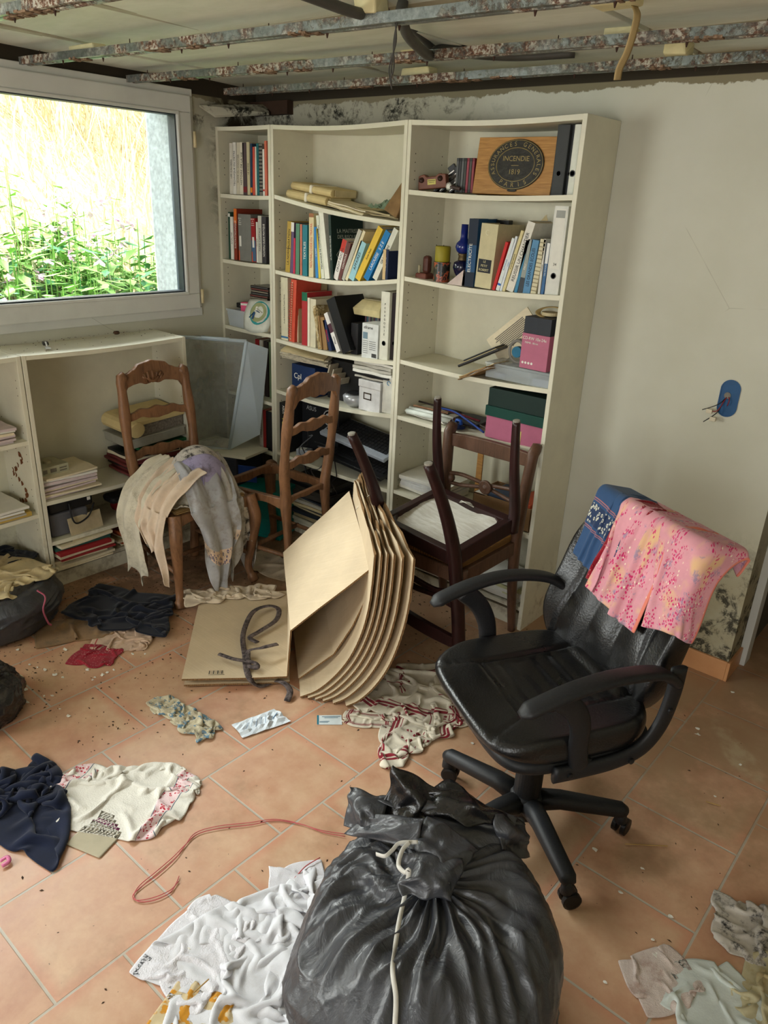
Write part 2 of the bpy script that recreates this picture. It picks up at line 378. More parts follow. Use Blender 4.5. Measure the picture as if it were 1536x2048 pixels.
# ---------------- garden outside
def garden():
    def h(x,y):   # ground height, rising away from the window
        d=-x-.6
        return .55+max(0,d-1.3)*.9+.2*math.sin(y*1.3+d)*min(1,d*.2)+.1*math.sin(3*y+2*d)
    mb=MB(); mb.grid(lambda u,v:(-.62-u*9,-7+v*12,h(-.62-u*9,-7+v*12)),50,60)
    t=NT('dry_slope'); n=t.noise(t.world(),9,7,.7); t.set(t.ramp(n,[(.3,srgb((160,138,96))),(.5,srgb((206,192,150))),(.7,srgb((170,176,124)))]),.95,.1)
    struct('ground_outside',mb,t.m,smooth=True)
    rnd=random.Random(3)
    def blades(n,xr,hr,wd,lean,yr=(-5.5,2.2)):
        mb=MB()
        for i in range(n):
            x=-xr[0]-rnd.random()**.8*(xr[1]-xr[0]); y=rnd.uniform(*yr); z=h(x,y)-.02
            H=rnd.uniform(*hr); a=rnd.uniform(0,2*PI); l=rnd.uniform(0,lean)*H; w=wd*rnd.uniform(.5,1.3)
            dx,dy=math.cos(a)*l,math.sin(a)*l; b=rnd.uniform(0,2*PI); wx,wy=math.cos(b)*w,math.sin(b)*w
            mb.add([(x-wx,y-wy,z),(x+wx,y+wy,z),(x+dx*.4+wx*.7,y+dy*.4+wy*.7,z+H*.6),(x+dx*.4-wx*.7,y+dy*.4-wy*.7,z+H*.6),(x+dx,y+dy,z+H*.95)],[(0,1,2,3),(3,2,4)])
        return mb
    tag(obj('dry_grass',blades(14000,(1.6,8),(.25,.7),.007,.7),plain('straw',(214,200,164),.8,.2,0,.3,2)),'dry golden grass covering the slope outside the window','grass',None,'stuff')
    tag(obj('tall_stalk',blades(700,(1.4,7),(.6,1.4),.009,.8),plain('pale_straw',(236,226,196),.8,.2,0,.1,2)),'pale dry stalks leaning over the slope outside','grass',None,'stuff')
    # leafy green plants
    def leafy(n,xr,yr,size,hr):
        mb=MB()
        for i in range(n):
            x=-rnd.uniform(*xr); y=rnd.uniform(*yr); z0=h(x,y); H=rnd.uniform(*hr)
            for k in range(int(9+H*10)):
                zz=z0+H*(k+1)/(9+H*10); a=rnd.uniform(0,2*PI); L=size*rnd.uniform(.6,1.3); dz=rnd.uniform(-.5,.35)*L
                c,s=math.cos(a),math.sin(a); w=L*.2; m=(x+c*L*.5,y+s*L*.5,zz+dz*.3)
                mb.add([(x,y,zz),(m[0]-s*w,m[1]+c*w,m[2]),(x+c*L,y+s*L,zz+dz),(m[0]+s*w,m[1]-c*w,m[2])],[(0,1,2,3)])
            mb.tube([(x,y,z0),(x+.02,y,z0+H)],.004,3)
        return mb
    LG=plain('leaf_green',(134,176,92),.6,.3,0,.3,3); LD=plain('leaf_deep',(96,156,104),.6,.3,0,.3,3)
    tag(obj('nettle_patch',leafy(420,(.9,2.3),(-3.6,.6),.15,(.45,.9)),LG),'bright green leafy weeds just outside the window','plants',None,'stuff')
    tag(obj('bush_foliage',leafy(110,(1.0,2.4),(-3.6,.4),.15,(.35,.8)),LD),'darker green leaves among the weeds outside the window','plants',None,'stuff')
    tag(obj('shrub_foliage',leafy(120,(2.6,3.4),(-2.6,-1.5),.16,(.3,.9)),LG),'green shrub on the dry slope at the left of the window','plants',None,'stuff')
    FL=plain('pink_petal',(232,190,226),.6,.2); mb=MB()
    for i in range(150):
        x=-rnd.uniform(1.1,2.6); y=rnd.uniform(-3.2,.3); z=h(x,y)+rnd.uniform(.6,1.0)
        for k in range(6):
            a=rnd.uniform(0,2*PI); L=.03; c,s=math.cos(a),math.sin(a); dz=rnd.uniform(-.03,.03)
            mb.add([(x,y,z),(x+c*L-s*L*.6,y+s*L+c*L*.6,z+dz),(x+c*L*1.8,y+s*L*1.8,z+dz*1.5),(x+c*L+s*L*.6,y+s*L-c*L*.6,z+dz)],[(0,1,2,3)])
    tag(obj('pink_flowers',mb,FL),'small pale pink flowers scattered over the green weeds outside','flowers',None,'stuff')
garden()
# ---------------- ceiling rails, cable, offcuts
def rail_obj(p0,p1,name,label):
    a,b=Vector(p0),Vector(p1); d=(b-a); L=d.length; x=d.normalized(); y=Vector((0,0,1)).cross(x).normalized(); z=x.cross(y)
    t=thing(name,label,'metal rail',tuple(a)); m=basis(x,y,z)
    mb=MB(); rnd=random.Random(hash(label)%1000 if False else len(label))
    prof=[(-.024,.0),(-.010,.0),(-.007,.003),(.007,.003),(.010,.0),(.024,.0),(.024,.026),(.020,.026),(.020,.003),(-.020,.003),(-.020,.026),(-.024,.026)]
    N=60; vs=[]
    for i in range(N+1):
        s=L*i/N; w=.0018*math.sin(i*1.7)+rnd.uniform(-.001,.001)
        vs+=[m@Vector((s,py+w,pz+w*.5)) for py,pz in prof]
    n=len(prof); fs=[(i*n+k,(i+1)*n+k,(i+1)*n+(k+1)%n,i*n+(k+1)%n) for i in range(N) for k in range(n)]
    mb.add(vs,fs)
    for i in range(int(L/.5)):
        s=rnd.uniform(.05,L-.3); l=rnd.uniform(.05,.16); k=7
        for j in range(k):
            s0=s+l*j/k; hh=.002+.006*rnd.random(); yy=rnd.choice((-.026,.0)); mb.box(s0,s0+l/k,yy,yy+.026,-hh*.5,.002+.003*rnd.random(),1,m)
    obj('channel',mb,[RAIL,plain('rust_crust',(128,104,84),.95,.1,0,.6,90,.6)],t)
    for i in range(int(L/.21)):
        s=.1+i*.21+rnd.uniform(-.04,.04); q=Vector((s,rnd.choice((-.012,.012)),-.001)); mb=MB()
        if i%3: mb.tube([m@q,m@(q+Vector((0,0,-.012)))],[.0045,.0015],6)
        else: mb.tube([m@(q+Vector((0,0,.027))),m@(q+Vector((0,0,.042)))],[.002,.0015],5)
        obj('drywall_screw',mb,plain('rusty_screw',(60,38,28),.8),t)
    return t
rail_obj((.12,-.275,2.15),(4.69,-.09,2.15),'furring_rail','metal ceiling rail closest to the bookcase wall, the lowest one in the photo')
rail_obj((.03,-.735,2.15),(4.69,-.40,2.15),'furring_rail','second metal ceiling rail from the bookcase wall, with white flaking rust')
rail_obj((.05,-1.215,2.15),(4.69,-.90,2.15),'furring_rail','third metal ceiling rail, starting over the top right of the window frame')
rail_obj((.02,-1.745,2.15),(4.69,-1.42,2.15),'furring_rail','metal ceiling rail in the top left corner of the photo')
CAB=plain('grey_conduit',(74,72,66),.55,.4,bump=.1)
cb=MB(); cb.tube(catmull([(1.75,-1.80,2.20),(1.745,-1.33,2.185),(1.76,-1.15,2.175),(1.745,-1.04,2.19),(1.72,-.96,2.225),(1.60,-.66,2.21),(1.56,-.5,2.20),(1.70,-.30,2.20),(1.9,-.2,2.21)],10),.014,12)
tag(obj('conduit_cable',cb,CAB,smooth=True),'thick dark grey conduit sagging along the ceiling above the rails','cable')
cb=MB(); cb.tube(catmull([(1.853,-1.075,2.176),(1.84,-1.05,2.205),(1.815,-1.02,2.20),(1.78,-.96,2.16),(1.70,-.80,2.152),(1.62,-.64,2.16),(1.60,-.56,2.19),(1.68,-.46,2.195),(1.86,-.4,2.20)],10),.015,12)
tag(obj('conduit_cable',cb,CAB,smooth=True),'second dark conduit looping over the rail with thin wires hanging from its open end','cable')
cb=MB()
for k in range(3):
    o=.004*(k-1); cb.tube(catmull([(1.853,-1.077,2.176),(1.853+o,-1.088,2.16),(1.852-o,-1.09,2.11),(1.846+o*2,-1.093,2.05),(1.845-o,-1.091,2.0+.012*k)],8),.0022,6)
tag(obj('hanging_wires',cb,plain('thin_wire',(60,56,50),.5),smooth=True),'thin dark wires hanging from the open conduit end at the ceiling','wires')
FOAM=plain('foam_wedge',(214,204,160),.8,.2,0,.1,20,.4)
for (x,y,sx,sy,sz,l) in ((1.77,-1.10,.035,.03,.05,'pinkish foam block where the conduit crosses the third rail'),(2.36,-.86,.06,.035,.05,'crumpled foam lump above the rail near the hanging tape'),
    (.86,-.51,.06,.03,.03,'pale yellow wedge above the second rail, left of the loop of conduit'),(1.47,-.50,.07,.03,.035,'pale yellow wedge under the conduit loop'),(1.22,-.20,.07,.03,.03,'pale wedge above the rail by the bookcase wall, over the middle bookcase'),
    (2.21,-.50,.04,.03,.035,'cream block right behind the hanging tape'),(2.26,-.21,.035,.03,.04,'cream block above the lowest rail at the right of the photo'),(.42,-1.15,.08,.03,.02,'flat pale offcut above the window frame'),
    (2.05,-.96,.05,.03,.02,'yellowish wedge above the third rail, between loop and tape')):
    mb=MB(); rr=random.Random(int(x*100))
    mb.box(-sx,sx,-sy,sy,0,sz); mb.v=[(a+rr.uniform(-.008,.008),b+rr.uniform(-.006,.006),c+rr.uniform(-.005,.005)) for a,b,c in mb.v]
    tag(obj('foam_offcut',mb,FOAM,loc=(x,y,2.178),bevel=.006),l,'foam block')
mb=MB(); A,B_=at(1268,22,2,2.17),at(1240,88,1,-.8)
pts=catmull([A+Vector((.0,0,.01)),A+Vector((.012,-.004,-.015)),A+Vector((.0,-.0,-.08)),A+Vector((-.014,-.004,-.12)),A+Vector((-.018,-.0,-.145))],8)
mb.tube(pts,.013,8,flat=.12); tag(obj('hanging_tape',mb,plain('masking_tape',(176,152,106),.7),smooth=True),'strip of tan tape hanging down from the ceiling rail','tape')
# broken corner plaster
mb=MB(); mb.add([(.01,-.36,2.10),(.05,-.30,2.06),(.17,-.06,2.09),(.10,-.02,2.135)],[(0,1,2,3)]); 
tag(obj('loose_plaster',mb,WALL,solid=.012),'strip of plasterboard coming loose in the corner above the window','plaster')
mb=MB(); mb.box(-.0,.28,-.04,-.0,2.09,2.15); struct('trim_4',mb,plain('brown_wood_gap',(60,42,30),.9))
# ---------------- wall box with wires
t=thing('wall_socket_box','blue oval electrical box without cover in the wall, wires hanging out','electrical box',(2.582,0,1.112))
def oval(cx,cz,rx,rz,n=16):
    return [(cx+rx*math.cos(a),cz+(rz-rx)*(1 if math.sin(a)>0 else -1)+rx*math.sin(a)) for a in [PI*2*(k+.5)/(2*n) for k in range(2*n)]]
BLUE=plain('blue_plastic',(10,72,118),.45,.4); BLK=plain('black_plastic',(24,24,25),.45,.4)
o1=oval(0,0,.035,.068); o2=oval(0,0,.031,.064); N=len(o1)
mb=MB(); mb.add([(a,-.003,b) for a,b in o1]+[(a,-.003,b) for a,b in o2]+[(a,-.0012,b) for a,b in o2],[(i,(i+1)%N,(i+1)%N+N,i+N) for i in range(N)]+[(i+N,(i+1)%N+N,(i+1)%N+2*N,i+2*N) for i in range(N)]+[tuple(range(2*N,3*N))])
obj('back_box',mb,BLUE,t)
mb=MB(); mb.lathe([(.011,0),(.012,.002),(.006,.004)],12,0,Matrix.Translation((-.006,-.002,.01))@Matrix.Rotation(R(90),4,'X')); obj('grommet',mb,plain('grey_rubber',(120,116,108),.8),t)
WIRE={'black':plain('wire_black',(30,28,28),.5),'red':plain('wire_red',(130,30,40),.5)}
for c,pts in (('black',[(-.01,-.004,.0),(-.022,-.02,-.02),(-.045,-.03,-.036),(-.075,-.03,-.052)]),('red',[(-.008,-.004,.004),(-.01,-.02,-.012),(-.022,-.03,-.045),(-.045,-.03,-.052)]),
    ('black',[(-.015,-.004,-.01),(-.02,-.02,-.045),(-.032,-.03,-.065),(-.062,-.03,-.095)]),('red',[(.0,-.004,.006),(.006,-.012,-.005),(.003,-.012,-.025)])):
    mb=MB(); mb.tube(catmull(pts,6),.0017,6); obj('wire',mb,WIRE[c],t,smooth=True)
for p in ((-.048,-.03,-.052),(-.03,-.03,-.078)):
    mb=MB(); mb.box(p[0]-.012,p[0]+.01,p[1]-.006,p[1]+.006,p[2]-.008,p[2]+.008); obj('terminal_block',mb,plain('terminal_cream',(202,192,168),.5),t,bevel=.002)
# ---------------- bookcases
SF=-.265
HOLE=plain('peg_hole',(70,62,48),.9)
def bookcase(name,label,x0,x1,H,shelves,sagtop,front=SF,xf=None,rz=0,loc=(0,0,0),back=True,plinth=.07):
    "shelves: (z_left, z_right, sag) tops, front at -y"
    t=thing(name,label,'bookcase',loc,rz); th=.018; X0,X1=0,x1-x0; D=front
    for a in (X0,X1-th):
        mb=MB(); mb.box(a,a+th,D,-.002,0,H); obj('side_panel',mb,SHELF,t,bevel=.0015)
    def board(zl,zr,sag,nm,d0=D+.003,d1=-.012):
        n=14; xs=[X0+th+(X1-X0-2*th)*i/(n-1) for i in range(n)]
        zt=[zl+(zr-zl)*i/(n-1)-sag*math.sin(PI*i/(n-1)) for i in range(n)]
        mb=MB(); mb.rail(xs,zt,[z-th for z in zt],lambda x:(d0+d1)/2,d1-d0); obj(nm,mb,SHELF,t)
    board(H-.001,H-.001,sagtop,'top_panel',D+.001)
    board(shelves[-1][0],shelves[-1][1],shelves[-1][2],'bottom_panel')
    for s in shelves[:-1]: board(s[0],s[1],s[2],'shelf')
    if plinth: mb=MB(); mb.box(X0+th,X1-th,D+.02,D+.035,.0,plinth); obj('plinth',mb,SHELF,t)
    mb=MB(); mb.box(X0+.004,X1-.004,-.008,-.003,.05,H-.004); obj('back_panel',mb,BACKB,t)
    mb=MB()
    for z in np.arange(.3,H-.1,.064*.5):
        if int(z*10)%3==2: continue
        for y in (D+.035,-.05):
            for xx,s in ((X0+th+.0004,1),(X1-th-.0004,-1)): mb.lathe([(.0026,0),(.0026,.0004)],6,0,Matrix.Translation((xx,y,z))@Matrix.Rotation(R(90),4,'Y'))
    obj('peg_holes',mb,HOLE,t)
    return t
def place(t,x,y=0,z=0): t.location=(x,y,z); return t
U1=bookcase('bookcase','narrow tall white bookcase in the corner beside the window',0,.408,2.02,[(1.716,1.716,.004),(1.40,1.40,.004),(1.06,1.06,.004),(.42,.42,.0),(.10,.10,0)],.002); place(U1,.0)
U2=bookcase('bookcase','middle tall white bookcase with a slipped tilting shelf and sagging shelves',0,.822,2.02,[(1.723,1.640,.014),(1.38,1.41,.028),(1.045,1.055,.016),(.78,.81,.02),(.44,.44,.01),(.10,.10,0)],.012); place(U2,.410)
U3=bookcase('bookcase','right-hand tall white bookcase ending against the bare wall',0,.778,2.02,[(1.765,1.767,.012),(1.425,1.425,.014),(1.07,1.075,.012),(.815,.83,.008),(.45,.455,.004),(.11,.11,0)],.010); place(U3,1.234)
# low units along the window wall, fronts facing +x
L1=bookcase('bookcase','low white bookcase under the window behind the wooden chair',0,.79,1.075,[(.43,.43,.006),(.235,.235,.004),(.10,.10,0)],.008,front=-.275,rz=R(90),loc=(.0,-1.492,0))
L2=bookcase('bookcase','low white bookcase cut by the left edge of the photo, stained at its foot',0,.79,1.075,[(.72,.72,.004),(.385,.385,.004),(.10,.10,0)],.004,front=-.275,rz=R(90),loc=(.0,-2.286,0))
# ---------------- books and shelf contents
PAGE=plain('page_edges',(222,210,180),.8,.1,0,.06,80); WHT=plain('white_card',(222,220,210),.6,.2,0,.04,30)
INK=plain('black_ink',(26,26,26),.6); INKW=plain('white_ink',(232,230,220),.6); INKY=plain('yellow_ink',(190,200,40),.6)
def fmesh(body,size,mat,parent,mw,name='title',maxw=None,ext=.0002,sx=None,align='CENTER'):
    cu=bpy.data.curves.new(name,'FONT'); cu.body=body; cu.size=size; cu.align_x=align; cu.align_y='CENTER'; cu.extrude=ext
    tmp=bpy.data.objects.new(name,cu); C.objects.link(tmp)
    dg=bpy.context.evaluated_depsgraph_get(); me=bpy.data.meshes.new_from_object(tmp.evaluated_get(dg))
    bpy.data.objects.remove(tmp)
    if maxw:
        w=max((v.co.x for v in me.vertices),default=0)-min((v.co.x for v in me.vertices),default=0)
        if w>maxw:
            for v in me.vertices: v.co.x*=maxw/w
    me.materials.clear(); me.materials.append(mat)
    o=bpy.data.objects.new(name,me); C.objects.link(o); o.parent=parent; o.matrix_local=mw; return o
RX=Matrix.Rotation(R(90),4,'X')
def spine_text(body,th,h,mat,parent,size=None,z=.5,up=True,maxw=None,w=0):
    m=Matrix.Translation((th/2,-.0006,h*z))@Matrix.Rotation(R(-90 if up else 90),4,'Y')@RX
    return fmesh(body,size or th*.6,mat,parent,m,maxw=maxw or h*.7)
BOOKN=0
def book(name,label,group,x,yf,z,th,h,d,lean,rgb,text=None,tcol=None,back=False,bands=(),tsize=None,tz=.5,up=True,cat='book',rz=0,soft=True):
    "spine faces -y; (x) lower left corner; lean>0 top to the right (radians)"
    rot=Euler((0,lean,rz)); 
    if lean>0: off=Vector((0,0,th*math.sin(lean)))
    else: off=Vector((0,0,0))
    t=thing(name,label,cat,(x,yf,z+off.z+.0008),rot=rot,group=group)
    m=col(rgb); c=.0022 if th>.012 else .0012
    mb=MB(); mb.box(0,c,0,d,0,h); mb.box(th-c,th,0,d,0,h); mb.box(c,th-c,0,c*1.2,0,h)
    obj('cover',mb,m,t)
    mb=MB(); mb.box(c,th-c,c*1.2,d-.004,.003,h-.003); obj('pages',mb,PAGE,t)
    for (b0,b1,bc) in bands:
        mb=MB(); mb.box(.0003,th-.0003,-.0005,.0005,h*b0,h*b1); obj('spine_band',mb,col(bc),t)
    if text: spine_text(text,th,h,tcol or INKW,t,tsize,tz,up)
    return t
def zmap(X,Y,k):
    ox,oy={'a':(400,220),'b':(400,540),'c':(790,220),'d':(780,560)}[k]
    return ox+X*.27344,oy+Y*.27344
def pbook(k,label,group,zb,b0,b1,yb,tx,ty,rgb,yf=-.245,d=.17,zx=None,**kw):
    A=at(*zmap(b0,yb,k),1,yf); B_=at(*zmap(b1,yb,k),1,yf); T=at(*zmap(tx,ty,k),1,yf)
    lean=math.atan2(T.x-A.x,T.z-A.z); h=math.hypot(T.x-A.x,T.z-A.z)
    if abs(lean)<.02: lean=0
    th=max(.003,(B_.x-A.x)*math.cos(lean)-.0006)
    return book(kw.pop('name','book'),label,group,A.x,yf,zb,th,h,d,lean,rgb,**kw)
G='books on the top shelf of the narrow bookcase'
zb=1.714
for i,(b0,b1,tx,ty,rgb,lab,kw) in enumerate([
 (218,242,215,232,(206,200,186),'thin white book, the leftmost on the top shelf of the narrow bookcase',dict(text='LES CAHIERS',tcol=INK)),
 (243,267,236,224,(216,212,202),'white book second from the left on the narrow bookcase\'s top shelf',dict(text='TECHNIQUE DU METRE',tcol=INK)),
 (268,289,268,224,(198,190,168),'cream book third from the left on the narrow bookcase\'s top shelf',dict(text='GUIDE DU CHANTIER',tcol=INK)),
 (290,317,290,222,(212,204,184),'cream-white book with brown print, fourth on the top shelf of the narrow bookcase',dict(text='HISTOIRE DE LA VIE',tcol=INK)),
 (318,346,312,222,(84,70,72),'dark plum-grey book on the top shelf of the narrow bookcase',dict(bands=((.05,.16,(120,40,44)),))),
 (348,368,342,216,(196,186,150),'beige book with a dark spine title on the top shelf of the narrow bookcase',dict(text='LE GUIDE',tcol=INK)),
 (370,384,366,226,(38,60,84),'dark blue book with an orange foot on the top shelf of the narrow bookcase',dict(bands=((.05,.15,(220,130,40)),))),
 (386,404,384,250,(204,84,66),'coral red book beside the blue one on the top shelf of the narrow bookcase',{}),
 (406,417,398,246,(226,222,206),'thin white book between coral and teal ones, narrow bookcase top shelf',{}),
 (418,434,406,222,(34,102,104),'teal book on the top shelf of the narrow bookcase',{}),
 (436,460,430,224,(120,116,106),'spiral-bound grey notebook on the top shelf of the narrow bookcase',dict(bands=[(j/14,j/14+.03,(30,30,30)) for j in range(1,14)])),
 (462,474,458,262,(226,224,214),'white book next to the divider on the narrow bookcase\'s top shelf',dict(bands=((.1,.14,(180,40,40)),))),
 (476,492,474,200,(206,108,84),'tall salmon-coloured book against the divider, narrow bookcase top shelf',{})]):
    pbook('a',lab,G,zb,b0,b1,604,tx,ty,rgb,**kw)
G='books on the second shelf of the narrow bookcase'; zb=1.400
for (b0,b1,tx,ty,rgb,lab,kw) in [
 (212,226,205,746,(40,72,56),'dark green book at the left end of the narrow bookcase\'s second shelf',dict(bands=((.9,.97,(220,220,210)),))),
 (228,249,215,778,(224,222,212),'white book leaning on the green one, second shelf of the narrow bookcase',dict(text='ANALYSE',tcol=INK)),
 (252,273,246,716,(136,52,34),'rust-brown book with an orange head, second shelf of the narrow bookcase',dict(text='ELECTROTECHNIQUE',bands=((.72,1,(216,110,40)),))),
 (287,378,280,750,(118,118,112),'thick grey book with a white sticker on its spine, second shelf of the narrow bookcase',dict(soft=1)),
 (382,412,370,768,(150,30,34),'red and blue book right of the thick grey one, narrow bookcase second shelf',dict(bands=((.02,.5,(70,100,130)),))),
 (414,427,405,792,(216,214,200),'slim white book, second shelf of the narrow bookcase',dict(text='PRATIQUE',tcol=INK)),
 (429,454,418,744,(192,190,178),'pale grey book with dark letters, second shelf of the narrow bookcase',dict(text='PARIS CAPITALE',tcol=INK)),
 (456,486,446,748,(56,54,58),'charcoal book against the divider, second shelf of the narrow bookcase',dict(text='NOUVEAU GUIDE PRATIQUE'))]:
    b=pbook('a',lab,G,zb,b0,b1,1090,tx,ty,rgb,**kw)
    if 'thick grey' in lab:
        th=.029; 
        for k,s in enumerate(('DIRECTION','DES','TRAVAUX','PUBLICS')):
            fmesh(s,.0062,INKW,b,Matrix.Translation((th/2-.001,-.0006,.203-k*.0095))@RX,maxw=th*.8)
        mb=MB(); mb.box(.007,.021,-.0007,.0,.07,.12); obj('sticker',mb,WHT,b)
        mb=MB(); mb.box(.0,.006,-.0007,.0,.0,.05); obj('spine_band',mb,col((206,84,50)),b)
G='books on the sagging second shelf of the middle bookcase'
def z2(X): return 1.378+.035*max(0,min(1,(X-540)/920))-.028*math.sin(PI*max(0,min(1,(X-540)/920)))
for (b0,b1,yb,tx,ty,rgb,lab,kw) in [
 (624,657,1160,640,790,(176,146,60),'ochre book at the left of the middle bookcase\'s second shelf',dict(text='LA NORMALISATION',tcol=INK,bands=((.47,.48,(60,50,30)),))),
 (659,680,1164,668,792,(96,76,108),'purple book with a white head, middle bookcase second shelf',dict(bands=((.82,1,(220,216,210)),))),
 (681,694,1167,684,905,(196,40,74),'short crimson book, middle bookcase second shelf',{}),
 (698,724,1168,702,796,(84,130,104),'sage green book, middle bookcase second shelf',{}),
 (733,745,1174,733,800,(206,120,96),'thin salmon book, middle bookcase second shelf',{}),
 (749,784,1178,749,804,(34,116,128),'teal book, middle bookcase second shelf',dict(text='TEXTILES',tcol=INKW)),
 (796,830,1185,792,718,(214,198,154),'tall cream book with red spine letters, middle bookcase second shelf',dict(text='NOUVEAU CODE DU TRAVAIL',tcol=col((196,50,40)),bands=((.94,1,(150,96,60)),))),
 (846,866,1190,832,816,(52,130,190),'bright blue book beside the tall cream one, middle bookcase second shelf',dict(text='LE SUIVI')),
 (868,884,1194,848,830,(208,188,70),'thin yellow book leaning left, middle bookcase second shelf',{}),
 (888,912,1198,848,735,(212,214,194),'tall pale book leaning left, middle bookcase second shelf',dict(text='MECANIQUE DE CONSTRUCTION',tcol=INK)),
 (915,950,1203,866,708,(224,222,206),'tallest white book leaning left, middle bookcase second shelf',{}),
 (975,1009,1208,1045,918,(222,216,208),'white book with a red head leaning right, middle bookcase second shelf',dict(text='DROIT SOCIAL',tcol=INK,bands=((.7,1,(190,52,40)),))),
 (1011,1038,1208,1080,935,(104,60,56),'maroon book leaning right, middle bookcase second shelf',dict(text='CONTROLE')),
 (1032,1060,1212,1160,846,(182,180,166),'grey-white book leaning right, middle bookcase second shelf',{}),
 (1062,1082,1212,1195,850,(220,208,170),'cream-edged book leaning right, middle bookcase second shelf',{}),
 (1086,1130,1215,1178,938,(150,196,206),'light blue and navy book leaning right, middle bookcase second shelf',dict(text='AFFAIRES',tcol=INK)),
 (1135,1178,1216,1305,835,(222,184,60),'yellow tax guide leaning right, middle bookcase second shelf',dict(text='Guide Fiscal',tcol=INK,tsize=.011)),
 (1196,1240,1216,1360,866,(20,116,176),'cobalt blue book leaning right, middle bookcase second shelf',dict(text='LAROUSSE   S Z E',tcol=INKW)),
 (1262,1300,1216,1420,848,(214,214,198),'pale green-white book leaning on the divider, middle bookcase second shelf',dict(text='GRAMMAIRE',tcol=INK))]:
    pbook('a',lab,G,z2(b0),b0,b1,yb,tx,ty,rgb,**kw)
mb=None
b=pbook('a','large dark green book with a line drawing on its cover, middle bookcase',G,z2(960),957,975,1205,938,728,(22,44,38),d=.215,text='LA MAITRISE DES RISQUES',yf=-.25)
thg=max(v.co.x for v in b.children[0].data.vertices)
cm=Matrix.Translation((thg+.0006,.108,.212))@Matrix.Rotation(R(90),4,'Z')@RX
fmesh('LA MAITRISE',.026,col((170,176,160)),b,cm,maxw=.17); fmesh('DES RISQUES',.024,col((170,176,160)),b,Matrix.Translation((thg+.0006,.108,.187))@Matrix.Rotation(R(90),4,'Z')@RX,maxw=.16)
mb=MB()
P_=[(.03,.11),(.06,.14),(.10,.12),(.13,.15),(.17,.13),(.19,.16),(.16,.10),(.11,.09),(.05,.075),(.03,.11)]
for (a,c),(e,g) in zip(P_,P_[1:]): mb.tube([(thg+.0008,a,c),(thg+.0008,e,g)],.0012,4)
P_=[(.04,.03),(.07,.055),(.11,.04),(.09,.015),(.05,.012),(.04,.03)]
for (a,c),(e,g) in zip(P_,P_[1:]): mb.tube([(thg+.0008,a,c),(thg+.0008,e,g)],.0012,4)
obj('line_drawing',mb,col((170,176,160)),b)
b=book('book','short thick dictionary with tan page edges and navy spine, middle bookcase second shelf',G,at(*zmap(1335,1212,'a'),1,-.25).x,-.25,z2(1335),.029,.128,.09,0,(28,40,72),text='HACHETTE',tsize=.012,tz=.5)
mb=MB(); mb.box(.0,.016,-.0012,.0,.002,.127); obj('page_fore_edge',mb,plain('tan_pages',(206,178,130),.8),b)
# --- tilted top shelf of the middle bookcase: old papers
def slab_pile(t,n,w,d,hh,mats,seed,name='sheet',jit=.008,rotj=.06,z0=0):
    r=random.Random(seed); z=z0
    for i in range(n):
        h=hh*r.uniform(.6,1.4); mb=MB(); m=Matrix.Translation((r.uniform(-jit,jit),r.uniform(-jit,jit),z))@Matrix.Rotation(r.uniform(-rotj,rotj),4,'Z')
        nx=8; ww=w*r.uniform(.92,1.03); dd=d*r.uniform(.92,1.03); am=.0015
        vs=[];
        for lay in (0,1):
            for a in range(nx+1):
                for c in range(5):
                    x=-ww/2+ww*a/nx; y=-dd/2+dd*c/4
                    vs.append(m@Vector((x,y,h*lay+am*math.sin(a*1.3+i)+am*math.cos(c+i))))
        L=(nx+1)*5; fs=[]
        for a in range(nx):
            for c in range(4):
                q=(a*5+c,(a+1)*5+c,(a+1)*5+c+1,a*5+c+1); fs+=[q[::-1],tuple(k+L for k in q)]
        for a in range(nx): fs+=[(a*5,(a+1)*5,(a+1)*5+L,a*5+L),((a+1)*5+4,a*5+4,a*5+4+L,(a+1)*5+4+L)]
        for c in range(4): fs+=[(c+1,c,c+L,c+1+L),(nx*5+c,nx*5+c+1,nx*5+c+1+L,nx*5+c+L)]
        mb.add(vs,fs); obj(name,mb,r.choice(mats) if len(mats)>1 else mats[0],t); z+=h+.0012
    return z
MAN=plain('manila',(206,186,134),.7,.2,0,.08,20); OLDP=plain('old_paper',(196,180,140),.8,.1,0,.15,15,dirt=.3)
tilt=math.atan2(1.65-1.735,.786); sl=lambda x: 1.723+(1.640-1.723)*(x-.428)/.786-.014*math.sin(PI*(x-.428)/.786)
def on_tilt(x,y,z,extra=0): return (x,y,sl(x)+z),Euler((0,-tilt+extra,0))
def roll_file(nm,label,x0,x1,y,zoff,rad,rgb,flat=.45):
    l,ro=on_tilt((x0+x1)/2,y,zoff); t=thing(nm,label,'folder',l,rot=ro,group=None); L=(x1-x0)/2
    mb=MB(); mb.box(-L,L,-.055,.10,0,rad*1.1); mb.tube([(-L,-.055,rad*.55),(L,-.055,rad*.55)],rad*.55,12); obj('folder_cover',mb,plain('manila',(206,186,134)),t,bevel=.003)
    mb=MB(); mb.box(L-.012,L+.004,-.045,.095,.004,rad*1.0); obj('papers',mb,OLDP,t)
    mb=MB(); mb.box(-.006,.012,-.055-rad*.62,.1,-.001,rad*1.18); obj('strap',mb,plain('cotton_tape',(226,220,200),.8),t,bevel=.006)
    return t
roll_file('archive_folder','lower of the two manila folders tied with white tape on the tilted shelf',.47,.735,-.155,.002,.034,None)
roll_file('archive_folder','upper manila folder tied with white tape, lying on another on the tilted shelf',.475,.745,-.13,.040,.032,None)
def put_pile(nm,label,cat,x,y,z,w,d,n,hh,mats,seed,rz=0,rot=None,**k):
    t=thing(nm,label,cat,(x,y,z),rz,rot=rot); slab_pile(t,n,w,d,hh,mats,seed,**k); return t
